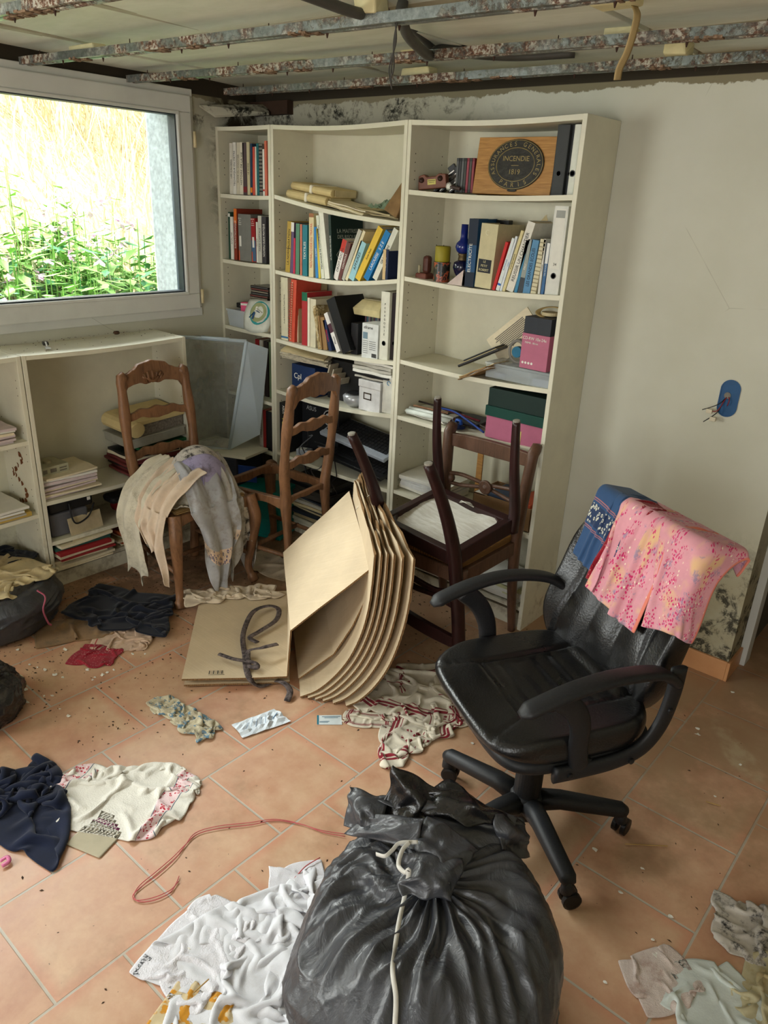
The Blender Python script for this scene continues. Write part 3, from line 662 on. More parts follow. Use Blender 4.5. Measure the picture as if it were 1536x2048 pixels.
l,ro=on_tilt(.86,-.14,.002,.05); put_pile('paper_pile','open beige booklet pile in the middle of the tilted shelf','papers',*l,.24,.17,4,.005,[OLDP,PAGE],3,rot=ro,rotj=.12)
l,ro=on_tilt(.99,-.12,.004,.0); put_pile('paper_pile','crumpled brownish papers on the low part of the tilted shelf','papers',*l,.22,.15,3,.006,[OLDP],5,rot=ro,rotj=.3)
def crumple(nm,label,cat,loc,w,d,h,mat,seed,rot=None,parent=None,sub=1,n=12,amp=1):
    r=np.random.RandomState(seed); g=r.rand(n,n)*h*amp; mb=MB()
    ph=r.rand(6)*6
    def fn(u,v):
        i,j=int(u*(n-1)+.5),int(v*(n-1)+.5); e=min(u,1-u,v,1-v)*4; e=min(1,e)
        z=g[i,j]*(.3+.7*e)+h*.6*e*abs(math.sin(3*u+2*v*2+ph[0]))
        return ((u-.5)*w*(1+.12*math.sin(5*v+ph[1])),(v-.5)*d*(1+.12*math.sin(4*u+ph[2])),z+.002)
    mb.grid(fn,n,n); o=obj(nm,mb,mat,parent,smooth=False,solid=.0012)
    o.location=loc; 
    if rot: o.rotation_euler=rot
    if label: tag(o,label,cat)
    return o
l,ro=on_tilt(1.04,-.14,.03,-.05); crumple('crumpled_paper','crumpled grey-green paper on the right of the tilted shelf','paper',l,.13,.12,.03,plain('greygreen_paper',(126,146,120),.8),4,ro)
t=thing('brown_envelope','brown kraft paper bag leaning against the right side above the tilted shelf','bag',(1.13,-.15,1.665),rot=(0,R(26),0))
mb=MB(); mb.add([(-.045,-.08,0),(.035,-.08,0),(.035,.09,0),(-.045,.09,0),(-.012,-.05,.2),(.012,-.05,.2),(.012,.07,.215),(-.012,.07,.21)],[(0,3,2,1),(4,5,6,7),(0,1,5,4),(1,2,6,5),(2,3,7,6),(3,0,4,7)]); obj('paper_sack',mb,plain('kraft_sack',(136,108,74),.85,.1,0,.2,25,.5),t,bevel=.006)
mb=MB(); mb.tube([(-.01,-.06,.17),(.012,-.06,.165)],.003,6); obj('fold_tab',mb,plain('kraft_sack',(136,108,74)),t)
# --- third shelf of middle bookcase
G='books and folders on the third shelf of the middle bookcase'
zc=lambda X:1.044+.01*max(0,(X-540)/880)-.015*math.sin(PI*max(0,min(1,(X-540)/880)))
for (b0,b1,yb,tx,ty,rgb,lab,kw) in [
 (594,644,490,594,34,(206,200,172),'tall cream handbook at the left of the third shelf, middle bookcase',dict(text='Guide Pratique de la Tutelle Pénale',tcol=INK,tsize=.010,bands=((.03,.06,(60,110,150)),))),
 (745,784,504,748,116,(170,46,50),'red book with green head on the third shelf, middle bookcase',dict(bands=((.84,1,(20,100,70)),))),
 (786,802,507,786,150,(226,218,196),'thin white booklet right of the red book, third shelf of the middle bookcase',{}),
 (806,846,512,808,158,(206,198,170),'cream album standing behind the torn magazine, third shelf of the middle bookcase',{}),
 (903,934,540,878,300,(150,116,74),'thin brown board book leaning left, third shelf of the middle bookcase',{}),
 (944,968,545,898,320,(30,44,80),'narrow navy and red book leaning left, third shelf of the middle bookcase',dict(text='LAROUSSE',tcol=col((206,40,40)))),
 (1002,1034,552,906,268,(220,216,210),'white and maroon software case leaning left, third shelf of the middle bookcase',dict(bands=((.5,.72,(74,40,52)),),text='Photo',tcol=INK,tz=.3))]:
    pbook('b',lab,G,zc(b0),b0,b1,yb,tx,ty,rgb,**kw)
b=pbook('b','black lever folder leaning left on the third shelf, middle bookcase',G,zc(1050),1046,1118,562,925,168,(14,14,15),d=.2,name='black_folder',cat='folder',yf=-.25)
b=pbook('b','coral spiral binder on the third shelf, middle bookcase',G,zc(650),652,690,500,668,46,(206,82,60),name='spiral_binder',cat='binder')
mb=MB()
for k in range(24):
    z=.02+k*.0113; mb.tube([(.006+.009*math.cos(a),-.003+.004*math.sin(a)-.001,z+.003*a/6) for a in np.linspace(0,6,8)],.0016,5)
mb2=MB(); mb2.box(.006,.0145,-.002,.001,.008,.29); obj('spine_band',mb2,col((200,150,120)),b)
obj('spiral',mb,plain('coral_plastic',(186,60,44),.4),b)
t=thing('cardboard_file','plain beige cardboard file standing right of the spiral binder','folder',(at(*zmap(700,500,'b'),1,-.235).x,-.225,zc(700)),rot=(0,0,0))
mb=MB(); mb.box(0,.010,0,.20,0,.285); obj('cover',mb,plain('beige_card',(196,180,140)),t,bevel=.001); mb=MB(); mb.box(.002,.008,-.002,.19,.003,.28); obj('papers',mb,PAGE,t)
t=thing('torn_magazine','torn mould-eaten magazine leaning left on the third shelf','magazine',(at(*zmap(870,530,'b'),1,-.25).x,-.25,zc(860)),rot=(0,R(-8),0))
mb=MB(); mb.add([(-.006,0,0),(.014,0,0),(.010,-.006,.09),(.016,0,.19),(.003,.0,.21),(-.016,-.004,.20),(-.010,0,.1),(-.006,.16,0),(.014,.16,0),(.010,.16,.09),(.016,.16,.17),(.003,.16,.2),(-.016,.16,.18),(-.010,.16,.1)],[(0,1,2,6),(6,2,3,4,5),(1,8,9,2),(2,9,10,3),(3,10,11,4),(4,11,12,5),(0,6,13,7),(6,5,12,13)])
tm=NT('rotten_paper'); n=tm.noise(tm.co(),40,8,.7); tm.set(tm.ramp(n,[(.35,srgb((84,70,46))),(.5,srgb((168,146,100))),(.62,srgb((214,204,176)))]),.9,.1); tm.bump(n,.8,.005)
obj('pages',mb,tm.m,t); mb=MB(); mb.box(.012,.020,.0,.15,.0,.16); obj('cover',mb,plain('tan_cover',(170,136,90)),t)
# cd stack, carton, binder, beige box
X=lambda a,y=-.24,k='b',Y=560:at(*zmap(a,Y,k),1,y).x
t=thing('disc_case_row','row of dark disc cases behind the white carton','disc cases',(X(1120,-.2),-.215,zc(1120)))
for k in range(8):
    mb=MB(); mb.box(k*.0055,k*.0055+.0048,0,.13,0,.145); obj('disc_case',mb,BLK if k%2 else col((50,48,50)),t)
t=thing('disc_case_row','second row of coloured disc cases seen over the white carton','disc cases',(X(1190,-.15),-.14,zc(1190)+.0))
for k in range(9):
    mb=MB(); mb.box(k*.011,k*.011+.0098,0,.12,0,.172); obj('disc_case',mb,col([(90,60,70),(60,90,100),(130,120,120),(60,50,60),(100,110,90)][k%5]),t)
t=thing('carton','white printed carton standing on the third shelf beside the binder','box',(X(1183,-.25),-.25,zc(1200)))
mb=MB(); mb.box(0,.098,0,.11,0,.158); obj('carton_body',mb,plain('white_carton',(206,208,204),.5),t,bevel=.001)
fmesh('eframe',.02,INK,t,Matrix.Translation((.038,-.0006,.14))@RX); mb=MB(); mb.box(.006,.034,-.0007,0,.088,.118); obj('photo_panel',mb,col((110,134,146)),t)
mb=MB()
for k in range(7):
    z=.078-k*.009; mb.box(.006,.038,-.0006,0,z,z+.0018); mb.box(.045,.085,-.0006,0,z,z+.0018) if k<5 else None
for k in range(12): mb.box(.062+k*.0024,.0632+k*.0024+.0004*(k%3),-.0006,0,.008,.026)
obj('print_lines',mb,INK,t)
t=thing('storage_box','beige slant-fronted plastic box on top of the disc cases','box',(X(1130,-.16),-.17,zc(1190)+.174))
mb=MB(); mb.add([(0,0,.0),(.16,0,0),(.16,.12,0),(0,.12,0),(-.01,0,.03),(.16,0,.03),(.17,.13,.03),(-.0,.13,.03),(.025,.03,.07),(.15,.03,.07),(.15,.1,.07),(.025,.1,.07)],[(0,3,2,1),(0,1,5,4),(1,2,6,5),(2,3,7,6),(3,0,4,7),(4,5,9,8),(5,6,10,9),(6,7,11,10),(7,4,8,11),(8,9,10,11)])
obj('box_shell',mb,plain('beige_plastic',(196,182,134),.5),t,bevel=.003); mb=MB(); mb.box(.03,.145,.035,.095,.07,.075); obj('lid',mb,plain('grey_beige',(170,160,130),.5),t,bevel=.002)
def lever_arch(label,x,y,z,th,h,d,rgb,text=None,spr=(216,214,202),group=None,lz=.2):
    t=thing('lever_arch_file',label,'binder',(x,y,z+.0008),group=group); mb=MB()
    mb.box(0,.003,0,d,0,h); mb.box(th-.003,th,0,d,0,h); mb.box(.003,th-.003,0,.003,0,h); obj('cover',mb,col(rgb),t,bevel=.0008)
    mb=MB(); mb.box(.004,th*.7,.01,d-.01,.004,h-.015); obj('pages',mb,PAGE,t)
    mb=MB(); mb.lathe([(.011,0),(.011,.001),(.008,.0012),(.0078,-.001)],20,0,Matrix.Translation((th/2,0,.075))@RX); obj('finger_ring',mb,BLK,t)
    if text:
        for k,s in enumerate(text): fmesh(s,.013,INK,t,Matrix.Translation((th/2,-.0006,h*.82-k*.0165))@Matrix.Rotation(R(0),4,'Y')@RX)
    return t
lever_arch('white lever arch file with hand-written capitals down its spine, third shelf of the middle bookcase',X(1312,-.25),-.25,zc(1330),.05,.3,.23,(210,208,192),'PEDAGOGIE')
lever_arch('dark maroon-black lever arch file beside the divider, third shelf of the middle bookcase',X(1312,-.25)+.051,-.235,zc(1400),.04,.292,.2,(40,30,32))
# --- fourth shelf of the middle bookcase
z4=lambda x:.781+.028*(x-.428)/.786-.018*math.sin(PI*(x-.428)/.786)
t=thing('carton','dark blue product box under the leaning magazines','box',(.50,-.22,.775)); mb=MB(); mb.box(0,.17,0,.18,0,.15); obj('carton_body',mb,col((22,44,84)),t,bevel=.002); fmesh('Cpl',.04,INKW,t,Matrix.Translation((.045,-.0007,.09))@RX)
t=thing('storage_crate','dark slatted file crate lying on its side behind the chair back','crate',(.70,-.16,z4(.7)+.001)); mb=MB(); mb.box(0,.22,.0,.14,0,.2); obj('crate_body',mb,BLK,t,bevel=.004)
mb=MB()
for k in range(4): mb.box(.01+k*.03,.018+k*.03,-.06,0,.14,.20-k*.01,0,Matrix.Rotation(R(18),4,'Y'))
obj('divider_slats',mb,plain('pale_board',(170,160,140),.7),t)
t=thing('newspaper_stack','folded old newspapers lying slanted on top of the blue box','newspapers',(.585,-.15,.968),rot=(R(14),R(5),R(18))); slab_pile(t,6,.27,.2,.007,[plain('newsprint',(190,182,160),.9,.1,0,.25,60,dirt=.5),OLDP],11)
t=thing('silver_device','silver rounded gadget on the fourth shelf of the middle bookcase','device',(.93,-.2,z4(.93)+.002)); mb=MB(); mb.lathe([(.03,0),(.055,.02),(.06,.05),(.045,.062),(.0,.064)],24); obj('body',mb,plain('silver_plastic',(166,168,170),.3,.6,.3),t,smooth=True); mb=MB(); mb.lathe([(.046,.058),(.048,.063),(.04,.066)],24); obj('rim',mb,BLK,t,smooth=True)
t=thing('storage_box','white lidded cardboard box with a label holder on the fourth shelf','box',(1.005,-.255,z4(1.05)+.001)); mb=MB(); mb.box(0,.132,0,.2,0,.13); obj('box_body',mb,plain('white_box',(214,214,212),.5),t,bevel=.002)
mb=MB(); mb.box(-.003,.135,-.003,.203,.112,.146); obj('lid',mb,plain('white_box',(214,214,212)),t,bevel=.002)
mb=MB(); frame_ring_=None
mb.box(.03,.078,-.002,0,.055,.06); mb.box(.03,.078,-.002,0,.083,.088); mb.box(.03,.034,-.002,0,.055,.088); mb.box(.074,.078,-.002,0,.055,.088); obj('label_holder',mb,plain('dark_brass',(70,56,44),.4,.5,.5),t)
t=thing('notebook_stack','stack of black-edged notebooks on the white lidded box','notebooks',(1.075,-.15,z4(1.07)+.15)); slab_pile(t,7,.24,.2,.011,[WHT,BLK,plain('grey_pages',(176,172,160))],8,jit=.006)
t=thing('carton','grey-white carton with a blue mark, against the divider on the fourth shelf','box',(1.147,-.25,z4(1.18)+.001)); mb=MB(); mb.box(0,.06,0,.16,0,.17); obj('carton_body',mb,plain('grey_carton',(196,194,182)),t,bevel=.001)
mb=MB(); mb.tube([(.036+.009*math.cos(a),-.0008,.142+.009*math.sin(a)) for a in np.linspace(0,5,12)],.0016,5); obj('round_mark',mb,col((30,120,170)),t)
# --- fifth shelf: motherboard box, keyboards, cables
z5=.441
t=thing('carton','black motherboard box standing on its edge with yellow-green lettering','box',(.436,-.25,z5+.001)); mb=MB(); mb.box(0,.058,0,.2,0,.27); obj('carton_body',mb,BLK,t,bevel=.001)
fmesh('P8H61-M',.036,INKY,t,Matrix.Translation((.03,-.0008,.12))@Matrix.Rotation(R(90),4,'Y')@RX,maxw=.15); fmesh('ASUS',.02,INKW,t,Matrix.Translation((.03,-.0008,.235))@Matrix.Rotation(R(90),4,'Y')@RX)
mb=MB(); mb.lathe([(.016,0),(.016,.0012),(.012,.0012),(.012,0)],20,0,Matrix.Translation((.03,0,.022))@RX); obj('round_mark',mb,INKW,t)
t=thing('carton','large black hardware box with a grey round emblem, behind the chair back','box',(.515,-.16,z5+.001)); mb=MB(); mb.box(0,.27,0,.09,0,.30); obj('carton_body',mb,plain('black_carton',(22,23,26),.4),t,bevel=.001)
fmesh('ASUS',.032,plain('grey_ink',(150,150,150)),t,Matrix.Translation((.07,-.0008,.25))@RX)
mb=MB(); mb.lathe([(.042,0),(.042,.001),(.036,.001),(.036,0)],28,0,Matrix.Translation((.2,0,.225))@RX); mb.lathe([(.026,0),(.026,.001),(.012,.001),(.012,0)],28,0,Matrix.Translation((.2,0,.225))@RX); obj('round_mark',mb,plain('grey_ink',(150,150,150)),t)
def keyboard(label,loc,rot,rgb,kc):
    t=thing('keyboard',label,'keyboard',loc,rot=rot); mb=MB(); mb.box(-.23,.23,-.085,.085,0,.016); mb.box(-.23,.23,-.085,-.062,.016,.019); obj('case',mb,plain('kb_'+label[:6],rgb,.35,.5),t,bevel=.004)
    mb=MB()
    for r_ in range(6):
        n=20 if r_ else 18
        for k in range(n):
            x=-.215+k*.0215
            if r_==5 and 4<k<9: continue
            mb.box(x,x+.018,.058-r_*.021,.075-r_*.021,.016,.023)
    mb.box(-.129,-.02,-.047,-.030,.016,.023); obj('keys',mb,plain('key_black',kc,.5),t); return t
keyboard('silver-rimmed black keyboard tilted up on the fifth shelf of the middle bookcase',(.945,-.15,.605),(R(22),R(4),R(-3)),(150,156,164),(26,26,28))
keyboard('all-black keyboard under the silver one in the middle bookcase',(.955,-.17,.50),(R(14),R(2),R(-5)),(24,24,26),(34,34,36))
t=thing('computer_tower','black slim computer case lying at the bottom of the fifth shelf','computer',(.72,-.17,z5+.003)); mb=MB(); mb.box(0,.46,0,.15,0,.08); obj('case',mb,BLK,t,bevel=.004); mb=MB(); mb.lathe([(.009,0),(.009,.002)],16,0,Matrix.Translation((.09,0,.05))@RX); obj('power_button',mb,plain('silver_plastic',(166,168,170)),t)
r_=random.Random(5); CBL=plain('grey_cable',(84,86,90),.5)
for k in range(5):
    mb=MB(); x=.60+.05*k; pts=[(x+r_.uniform(-.02,.02),-.255,.60-.02*k)]
    for j in range(6): pts.append((x+r_.uniform(-.06,.09),-.262+r_.uniform(-.012,.012),.60-.05*j-.02*k+r_.uniform(-.02,.02)))
    mb.tube(catmull(pts,6),.003,6); tag(obj('cable',mb,CBL if k%2 else BLK,smooth=True),('leftmost','second','middle','fourth','rightmost')[k]+' of the tangled thin cables hanging at the fifth shelf behind the chair back','cable','tangled cables on the fifth shelf of the middle bookcase')
t=thing('power_adapter','silver-grey power adapter among the cables of the middle bookcase','adapter',(.55,-.24,z5+.002),rz=.4); mb=MB(); mb.box(0,.08,0,.05,0,.035); obj('body',mb,plain('adapter_grey',(130,134,138),.35),t,bevel=.005); mb=MB(); mb.box(.01,.05,.0,.04,.035,.0355); obj('sticker',mb,WHT,t)
put_pile('document_stack','flat stack of dark folders and boards at the bottom of the middle bookcase','papers',.83,-.15,.104,.6,.22,8,.014,[plain('grey_pages',(176,172,160)),OLDP,col((70,60,54)),col((44,50,60))],21)
put_pile('document_stack','flat dark boxes lying in the lower part of the middle bookcase','papers',.66,-.15,.225,.3,.2,4,.02,[BLK,col((60,56,50))],22)
# ---------------- right bookcase, top shelf
ZT=1.7605
t=thing('insurance_plaque','wooden block with an oval cast fire-insurance plate, on the top shelf','plaque',(1.533,-.215,ZT),rot=(R(-7),0,R(2)))
OAK=NT('oak'); n=OAK.noise(OAK.co(scale=(3,3,40)),4,6,.6,.3); OAK.set(OAK.ramp(n,[(.3,srgb((150,104,52))),(.7,srgb((190,142,78)))]),.45,.35); OAK=OAK.m
mb=MB(); mb.box(0,.335,0,.045,0,.20); obj('wood_block',mb,OAK,t,bevel=.002)
IRON=plain('cast_iron',(44,42,36),.45,.4,.3,.25,60,.4); GOLD=plain('worn_gold',(150,132,84),.5,.4,.2,.2,60)
def ovalp(rx,rz,y0,y1,n=40,cx=.176,cz=.104): return [(cx+rx*math.cos(2*PI*k/n),cz+rz*math.sin(2*PI*k/n)) for k in range(n)]
mb=MB(); mb.prism(ovalp(.118,.088,0,0),-.006,0)
mb.prism([(.155,.013),(.165,.010),(.187,.010),(.197,.013),(.19,.022),(.162,.022)],-.005,0)
obj('metal_plate',mb,IRON,t,bevel=.0015)
mb=MB()
for rx,rz in ((.080,.058),(.114,.084)):
    mb.tube([(.176+rx*math.cos(a),-.0065,.104+rz*math.sin(a)) for a in np.linspace(0,2*PI,49)],.0012,5)
obj('raised_rim',mb,GOLD,t)
def ring_text(s,a0,a1,flip=False,size=.021):
    for k,ch in enumerate(s):
        if ch==' ': continue
        a=R(a0+(a1-a0)*k/(len(s)-1)); x=.176+.097*math.cos(a); z=.104+.071*math.sin(a)
        rot=a-PI/2 if not flip else a+PI/2
        fmesh(ch,size,GOLD,t,Matrix.Translation((x,-.0066,z))@Matrix.Rotation(-rot,4,'Y')@RX,name='letter')
ring_text('ASSURANCES GENERALES',205,-25); ring_text('PARIS',238,302,True,.023)
fmesh('INCENDIE',.025,GOLD,t,Matrix.Translation((.176,-.0066,.124))@RX,maxw=.12); fmesh('1819',.025,GOLD,t,Matrix.Translation((.176,-.0066,.078))@RX)
mb=MB(); mb.box(.16,.192,-.0072,-.006,.1,.1015); obj('divider_line',mb,GOLD,t)
t=thing('wooden_handle_block','brown wooden piece with two round studs and a yellow tag, on the top shelf','wooden block',(1.262,-.215,ZT+.004),rot=(0,R(-6),R(6)))
mb=MB(); mb.prism([(0,0),(.135,.0),(.132,.052),(.10,.055),(.085,.047),(.045,.047),(.03,.058),(.004,.052)],0,.028); obj('wood_body',mb,plain('reddish_wood',(118,72,54),.45),t,bevel=.004)
for x in (.02,.108): mb=MB(); mb.lathe([(.011,0),(.010,.006),(.0,.010)],16,0,Matrix.Translation((x,0,.036))@RX); obj('stud',mb,plain('dark_wood_stud',(60,40,34),.3),t,smooth=True)
mb=MB(); mb.box(.048,.087,-.0015,.0,.016,.036); obj('tag',mb,plain('brass_tag',(196,182,90),.4),t)
mb=MB(); mb.box(.05,.085,-.002,-.0014,.030,.032); mb.box(.055,.08,-.002,-.0014,.024,.0255); obj('tag_print',mb,INK,t)
STEEL=plain('dull_steel',(120,116,110),.3,.5,.8)
for k,(x,z,lab) in enumerate(((1.315,.05,'left steel lever poking up behind the brown wooden block'),(1.345,.045,'middle steel lever poking up behind the brown wooden block'),(1.395,.05,'right steel lever beside the dark disc cases'))):
    t=thing('stapler',lab,'stapler',(x,-.15,ZT+.002),rot=(0,R(-35),R(10))); mb=MB(); mb.box(-.01,.10,-.012,.012,.0,.014); mb.box(.0,.11,-.010,.010,.02,.03); obj('body',mb,STEEL,t,bevel=.003); mb=MB(); mb.box(.085,.118,-.007,.007,.014,.05); obj('jaw',mb,BLK,t,bevel=.002)
    mb=MB(); mb.box(-.02,.02,-.02,.02,-.0,.006); obj('foot',mb,BLK,t)
for k in range(7):
    x=1.438+k*.0125; rgb=[(60,62,62),(34,34,36),(70,72,72),(40,42,40),(120,40,52),(52,50,46),(110,36,44)][k]
    if x>1.52: break
    b=thing('disc_case',('dark grey disc case, leftmost','black disc case, second from the left','lighter grey disc case, third from the left','greenish black disc case, fourth from the left','first dark red disc case','brownish disc case between two red ones','rightmost dark red disc case')[k]+' in the row left of the plaque','disc case',(x,-.20,ZT+.001),group='disc cases left of the wooden plaque'); mb=MB(); mb.box(0,.0108,0,.13,0,.125); obj('case',mb,col(rgb,.3),b,bevel=.0006); mb=MB(); mb.box(.001,.0098,-.0004,.001,.012,.113); obj('inlay',mb,col(tuple(min(255,c+30) for c in rgb)),b)
t=thing('shell_wheel','small white spiky gear lying in front of the disc cases','gear',(1.43,-.232,ZT+.022)); mb=MB()
for k in range(16):
    a=2*PI*k/16; mb.tube([(.007*math.cos(a),0,.007*math.sin(a)),(.015*math.cos(a),0,.015*math.sin(a))],[.0018,.0008],5)
mb.lathe([(.008,-.003),(.008,.003)],16,0,RX); obj('spikes',mb,WHT,t)
mb=MB(); mb.tube([(.0,.004,0),(.05,.01,-.008)],.007,8); obj('handle',mb,col((70,54,48)),t)
lever_arch('dark grey lever arch file right of the wooden plaque, top shelf',1.872,-.205,ZT,.048,.232,.19,(56,58,58))
lever_arch('second dark grey lever arch file beside the white one, top shelf',1.921,-.19,ZT,.026,.232,.18,(50,52,54))
lever_arch('narrow white file with blue marks at the right end of the top shelf',1.949,-.225,ZT,.024,.23,.19,(214,216,204))
# ---------------- right bookcase, second shelf
z=1.413; yf=-.235
t=thing('tin_can','old food tin with a printed picture, standing under the yellow candle','tin',(at(884,557,1,-.2).x,-.205,z)); mb=MB(); mb.lathe([(.034,0),(.0345,.002),(.034,.075),(.0365,.077),(.0365,.080),(.033,.080)],28)
tm=NT('tin_print'); n=tm.noise(tm.co(),28,4,.6); tm.set(tm.ramp(n,[(.36,srgb((24,22,20))),(.48,srgb((70,60,50))),(.52,srgb((170,78,46))),(.6,srgb((30,28,26))),(.68,srgb((206,190,150)))],'CONSTANT'),.35,.5); obj('can',mb,tm.m,t,smooth=False)
mb=MB(); mb.lathe([(.031,.0795),(.031,.0805)],28); obj('lid_metal',mb,STEEL,t)
t=thing('candle','thick yellow-green candle standing on the printed tin','candle',(at(884,510,1,-.2).x+.004,-.2,z+.0815)); mb=MB(); mb.lathe([(.031,0),(.032,.004),(.032,.058),(.029,.062),(.012,.058)],28); obj('wax',mb,plain('yellow_wax',(150,138,36),.5),t,smooth=True); mb=MB(); mb.tube([(0,0,.056),(.002,0,.066)],.0012,6); obj('wick',mb,INK,t)
t=thing('oil_lamp','small blue glass oil lamp with round chimney on the second shelf','lamp',(at(*zmap(480,1200,'c'),1,-.19).x,-.185,z)); BG=plain('blue_glass',(16,34,110),.12,.6); BGD=plain('dark_blue_glass',(12,16,50),.15,.6)
mb=MB(); mb.lathe([(.036,0),(.036,.02),(.02,.03),(.03,.045),(.037,.065),(.034,.085),(.018,.094)],28); obj('reservoir',mb,BGD,t,smooth=True)
mb=MB(); mb.lathe([(.018,.092),(.019,.096),(.017,.11),(.021,.116),(.018,.122)],24); obj('burner',mb,plain('old_brass',(96,80,52),.4,.5,.6),t,smooth=True)
mb=MB(); mb.lathe([(.018,.12),(.028,.13),(.033,.145),(.029,.16),(.0165,.172),(.0145,.185),(.0145,.232),(.0135,.232),(.0135,.18)],28); obj('chimney',mb,BG,t,smooth=True)
t=thing('small_kettle','small reddish-brown pot lying at the left end of the second shelf','pot',(at(*zmap(215,1220,'c'),1,-.2).x,-.2,z)); mb=MB(); mb.box(-.03,.03,-.03,.03,0,.03); obj('body',mb,plain('reddish_clay',(110,60,46),.5),t,bevel=.009)
mb=MB(); mb.box(-.006,.026,-.015,.02,.028,.1); obj('upper_body',mb,plain('dark_clay',(84,48,38),.45),t,bevel=.012); mb=MB(); mb.tube([(-.014,-.02,.03),(-.01,-.025,.06)],.006,8); obj('spout',mb,plain('grey_beige',(170,160,130)),t,smooth=True)
t=thing('folded_leaflet','pinkish white leaflet leaning low against the big blue book','leaflet',(at(*zmap(380,1255,'c'),1,-.25).x,-.25,z),rot=(0,0,0)); mb=MB(); mb.add([(0,0,.001),(.075,0,.001),(.078,0,.062),(0,.14,.001),(.075,.14,.001),(.078,.14,.062)],[(0,1,2),(3,5,4),(0,2,5,3),(0,3,4,1)]); obj('paper',mb,plain('pinkish_paper',(196,180,172),.7,dirt=.3),t,solid=.001)
G='books on the second shelf of the right-hand bookcase'
bo=pbook('c','tall blue electricity handbook with white lettering, second shelf of the right-hand bookcase',G,z,507,574,1278,547,782,(28,72,112),d=.2,bands=((.0,.22,(16,30,50)),(.62,1,(22,34,54))))
spine_text('ELECTRICITE',.034,.26,INKW,bo,.019,.42,True,.12); 
spine_text('GRAND LIVRE',.018,.26,col((120,170,196)),bo,.012,.42,True,.12)
t=thing('black_album','wide black album standing behind the beige dictionary','album',(1.485,-.12,z)); mb=MB(); mb.box(0,.17,0,.03,0,.255); obj('cover',mb,BLK,t,bevel=.001); mb=MB(); mb.box(.003,.168,.004,.026,.003,.256); obj('pages',mb,PAGE,t)
b=pbook('c','thick beige dictionary in a slipcase with a black title label',G,z,580,700,1298,636,832,(198,188,150),d=.19,cat='dictionary',name='dictionary')
w=at(*zmap(700,1290,'c'),1,-.245).x-at(*zmap(580,1290,'c'),1,-.245).x
mb=MB(); mb.box(.006,w*.85,-.0007,0,.058,.108); obj('title_label',mb,col((24,28,38)),b)
for k,s in enumerate(('LE','PETIT','ROBERT')): fmesh(s,.0125,col((206,196,150)),b,Matrix.Translation((w*.44,-.001,.099-k*.0155))@RX)
mb=MB(); mb.tube([(w*.42+.008*math.cos(a),-.0006,.207+.009*math.sin(a)) for a in np.linspace(.9,5.2,14)],.0009,5); obj('crescent',mb,col((226,220,196)),b)
z=1.411
for (b0,b1,yb,tx,ty,rgb,lab,kw) in [
 (710,731,1302,810,952,(196,34,34),'thin red book leaning right beside the dictionary',{}),
 (738,763,1304,858,924,(216,222,220),'white and blue book leaning right, directly beside the thin red one',dict(text='AUTOCAD',tcol=col((30,90,160)),bands=((.1,.14,(30,100,180)),))),
 (766,782,1306,884,906,(214,220,226),'slim white book with light-blue print, right-hand bookcase second shelf',dict(text='DESSIN',tcol=col((60,130,190)))),
 (785,806,1309,925,866,(212,198,146),'cream yellow book leaning right, right-hand bookcase second shelf',dict(text='A LA RECHERCHE',tcol=INK)),
 (812,866,1318,976,812,(218,214,202),'thick white book leaning right, tallest of the slanted row',dict(text='REUSSIR UN CHANTIER',tcol=INK)),
 (872,894,1320,962,934,(60,128,164),'light blue slim book leaning right, right-hand bookcase second shelf',{}),
 (897,930,1324,978,930,(150,156,150),'grey book leaning right, right-hand bookcase second shelf',dict(text='PAU',bands=((0,.3,(60,66,72)),))),
 (934,986,1328,1004,932,(88,138,176),'sky-blue book leaning right, right-hand bookcase second shelf',dict(text='LES GRANDES ECOLES',tcol=INK)),
 (990,1030,1332,1068,924,(206,198,166),'cream spiral-bound book, right-hand bookcase second shelf',dict(bands=[(j/14,j/14+.02,(150,140,110)) for j in range(1,14)])),
 (1044,1060,1338,1094,920,(214,212,202),'white book with a dark line of print, right-hand bookcase second shelf',dict(text='PHYSIQUE',tcol=INK)),
 (1064,1086,1340,1118,950,(60,104,150),'blue and white book beside the white file, right-hand bookcase second shelf',dict(text='Une de la paix',bands=((.62,1,(224,224,220)),)))]:
    pbook('c',lab,G,z,b0,b1,yb,tx,ty,rgb,**kw)
t=thing('document_folder','grey-beige folder with red print standing behind the slanted books','folder',(1.70,-.09,1.418),rot=(0,R(4),0)); mb=MB(); mb.box(0,.16,0,.012,0,.245); obj('cover',mb,plain('grey_folder',(170,162,138)),t,bevel=.001); fmesh('DEKRAN',.016,col((160,40,40)),t,Matrix.Translation((.10,-.0007,.21))@RX); mb=MB(); mb.prism([(.05,.245),(.10,.245),(.08,.285)],.002,.004); obj('torn_corner',mb,OLDP,t)
t=lever_arch('white lever arch file with a grey top label, right end of the second shelf',at(*zmap(1092,1350,'c'),1,-.245).x,-.245,1.4135,.056,.315,.24,(214,214,206))
mb=MB(); mb.box(.008,.048,-.0006,0,.10,.305); obj('spine_label',mb,WHT,t); mb=MB(); mb.box(.010,.046,-.0009,0,.275,.300); obj('label_head',mb,col((150,152,146)),t); fmesh('34',.014,INK,t,Matrix.Translation((.028,-.001,.115))@RX)
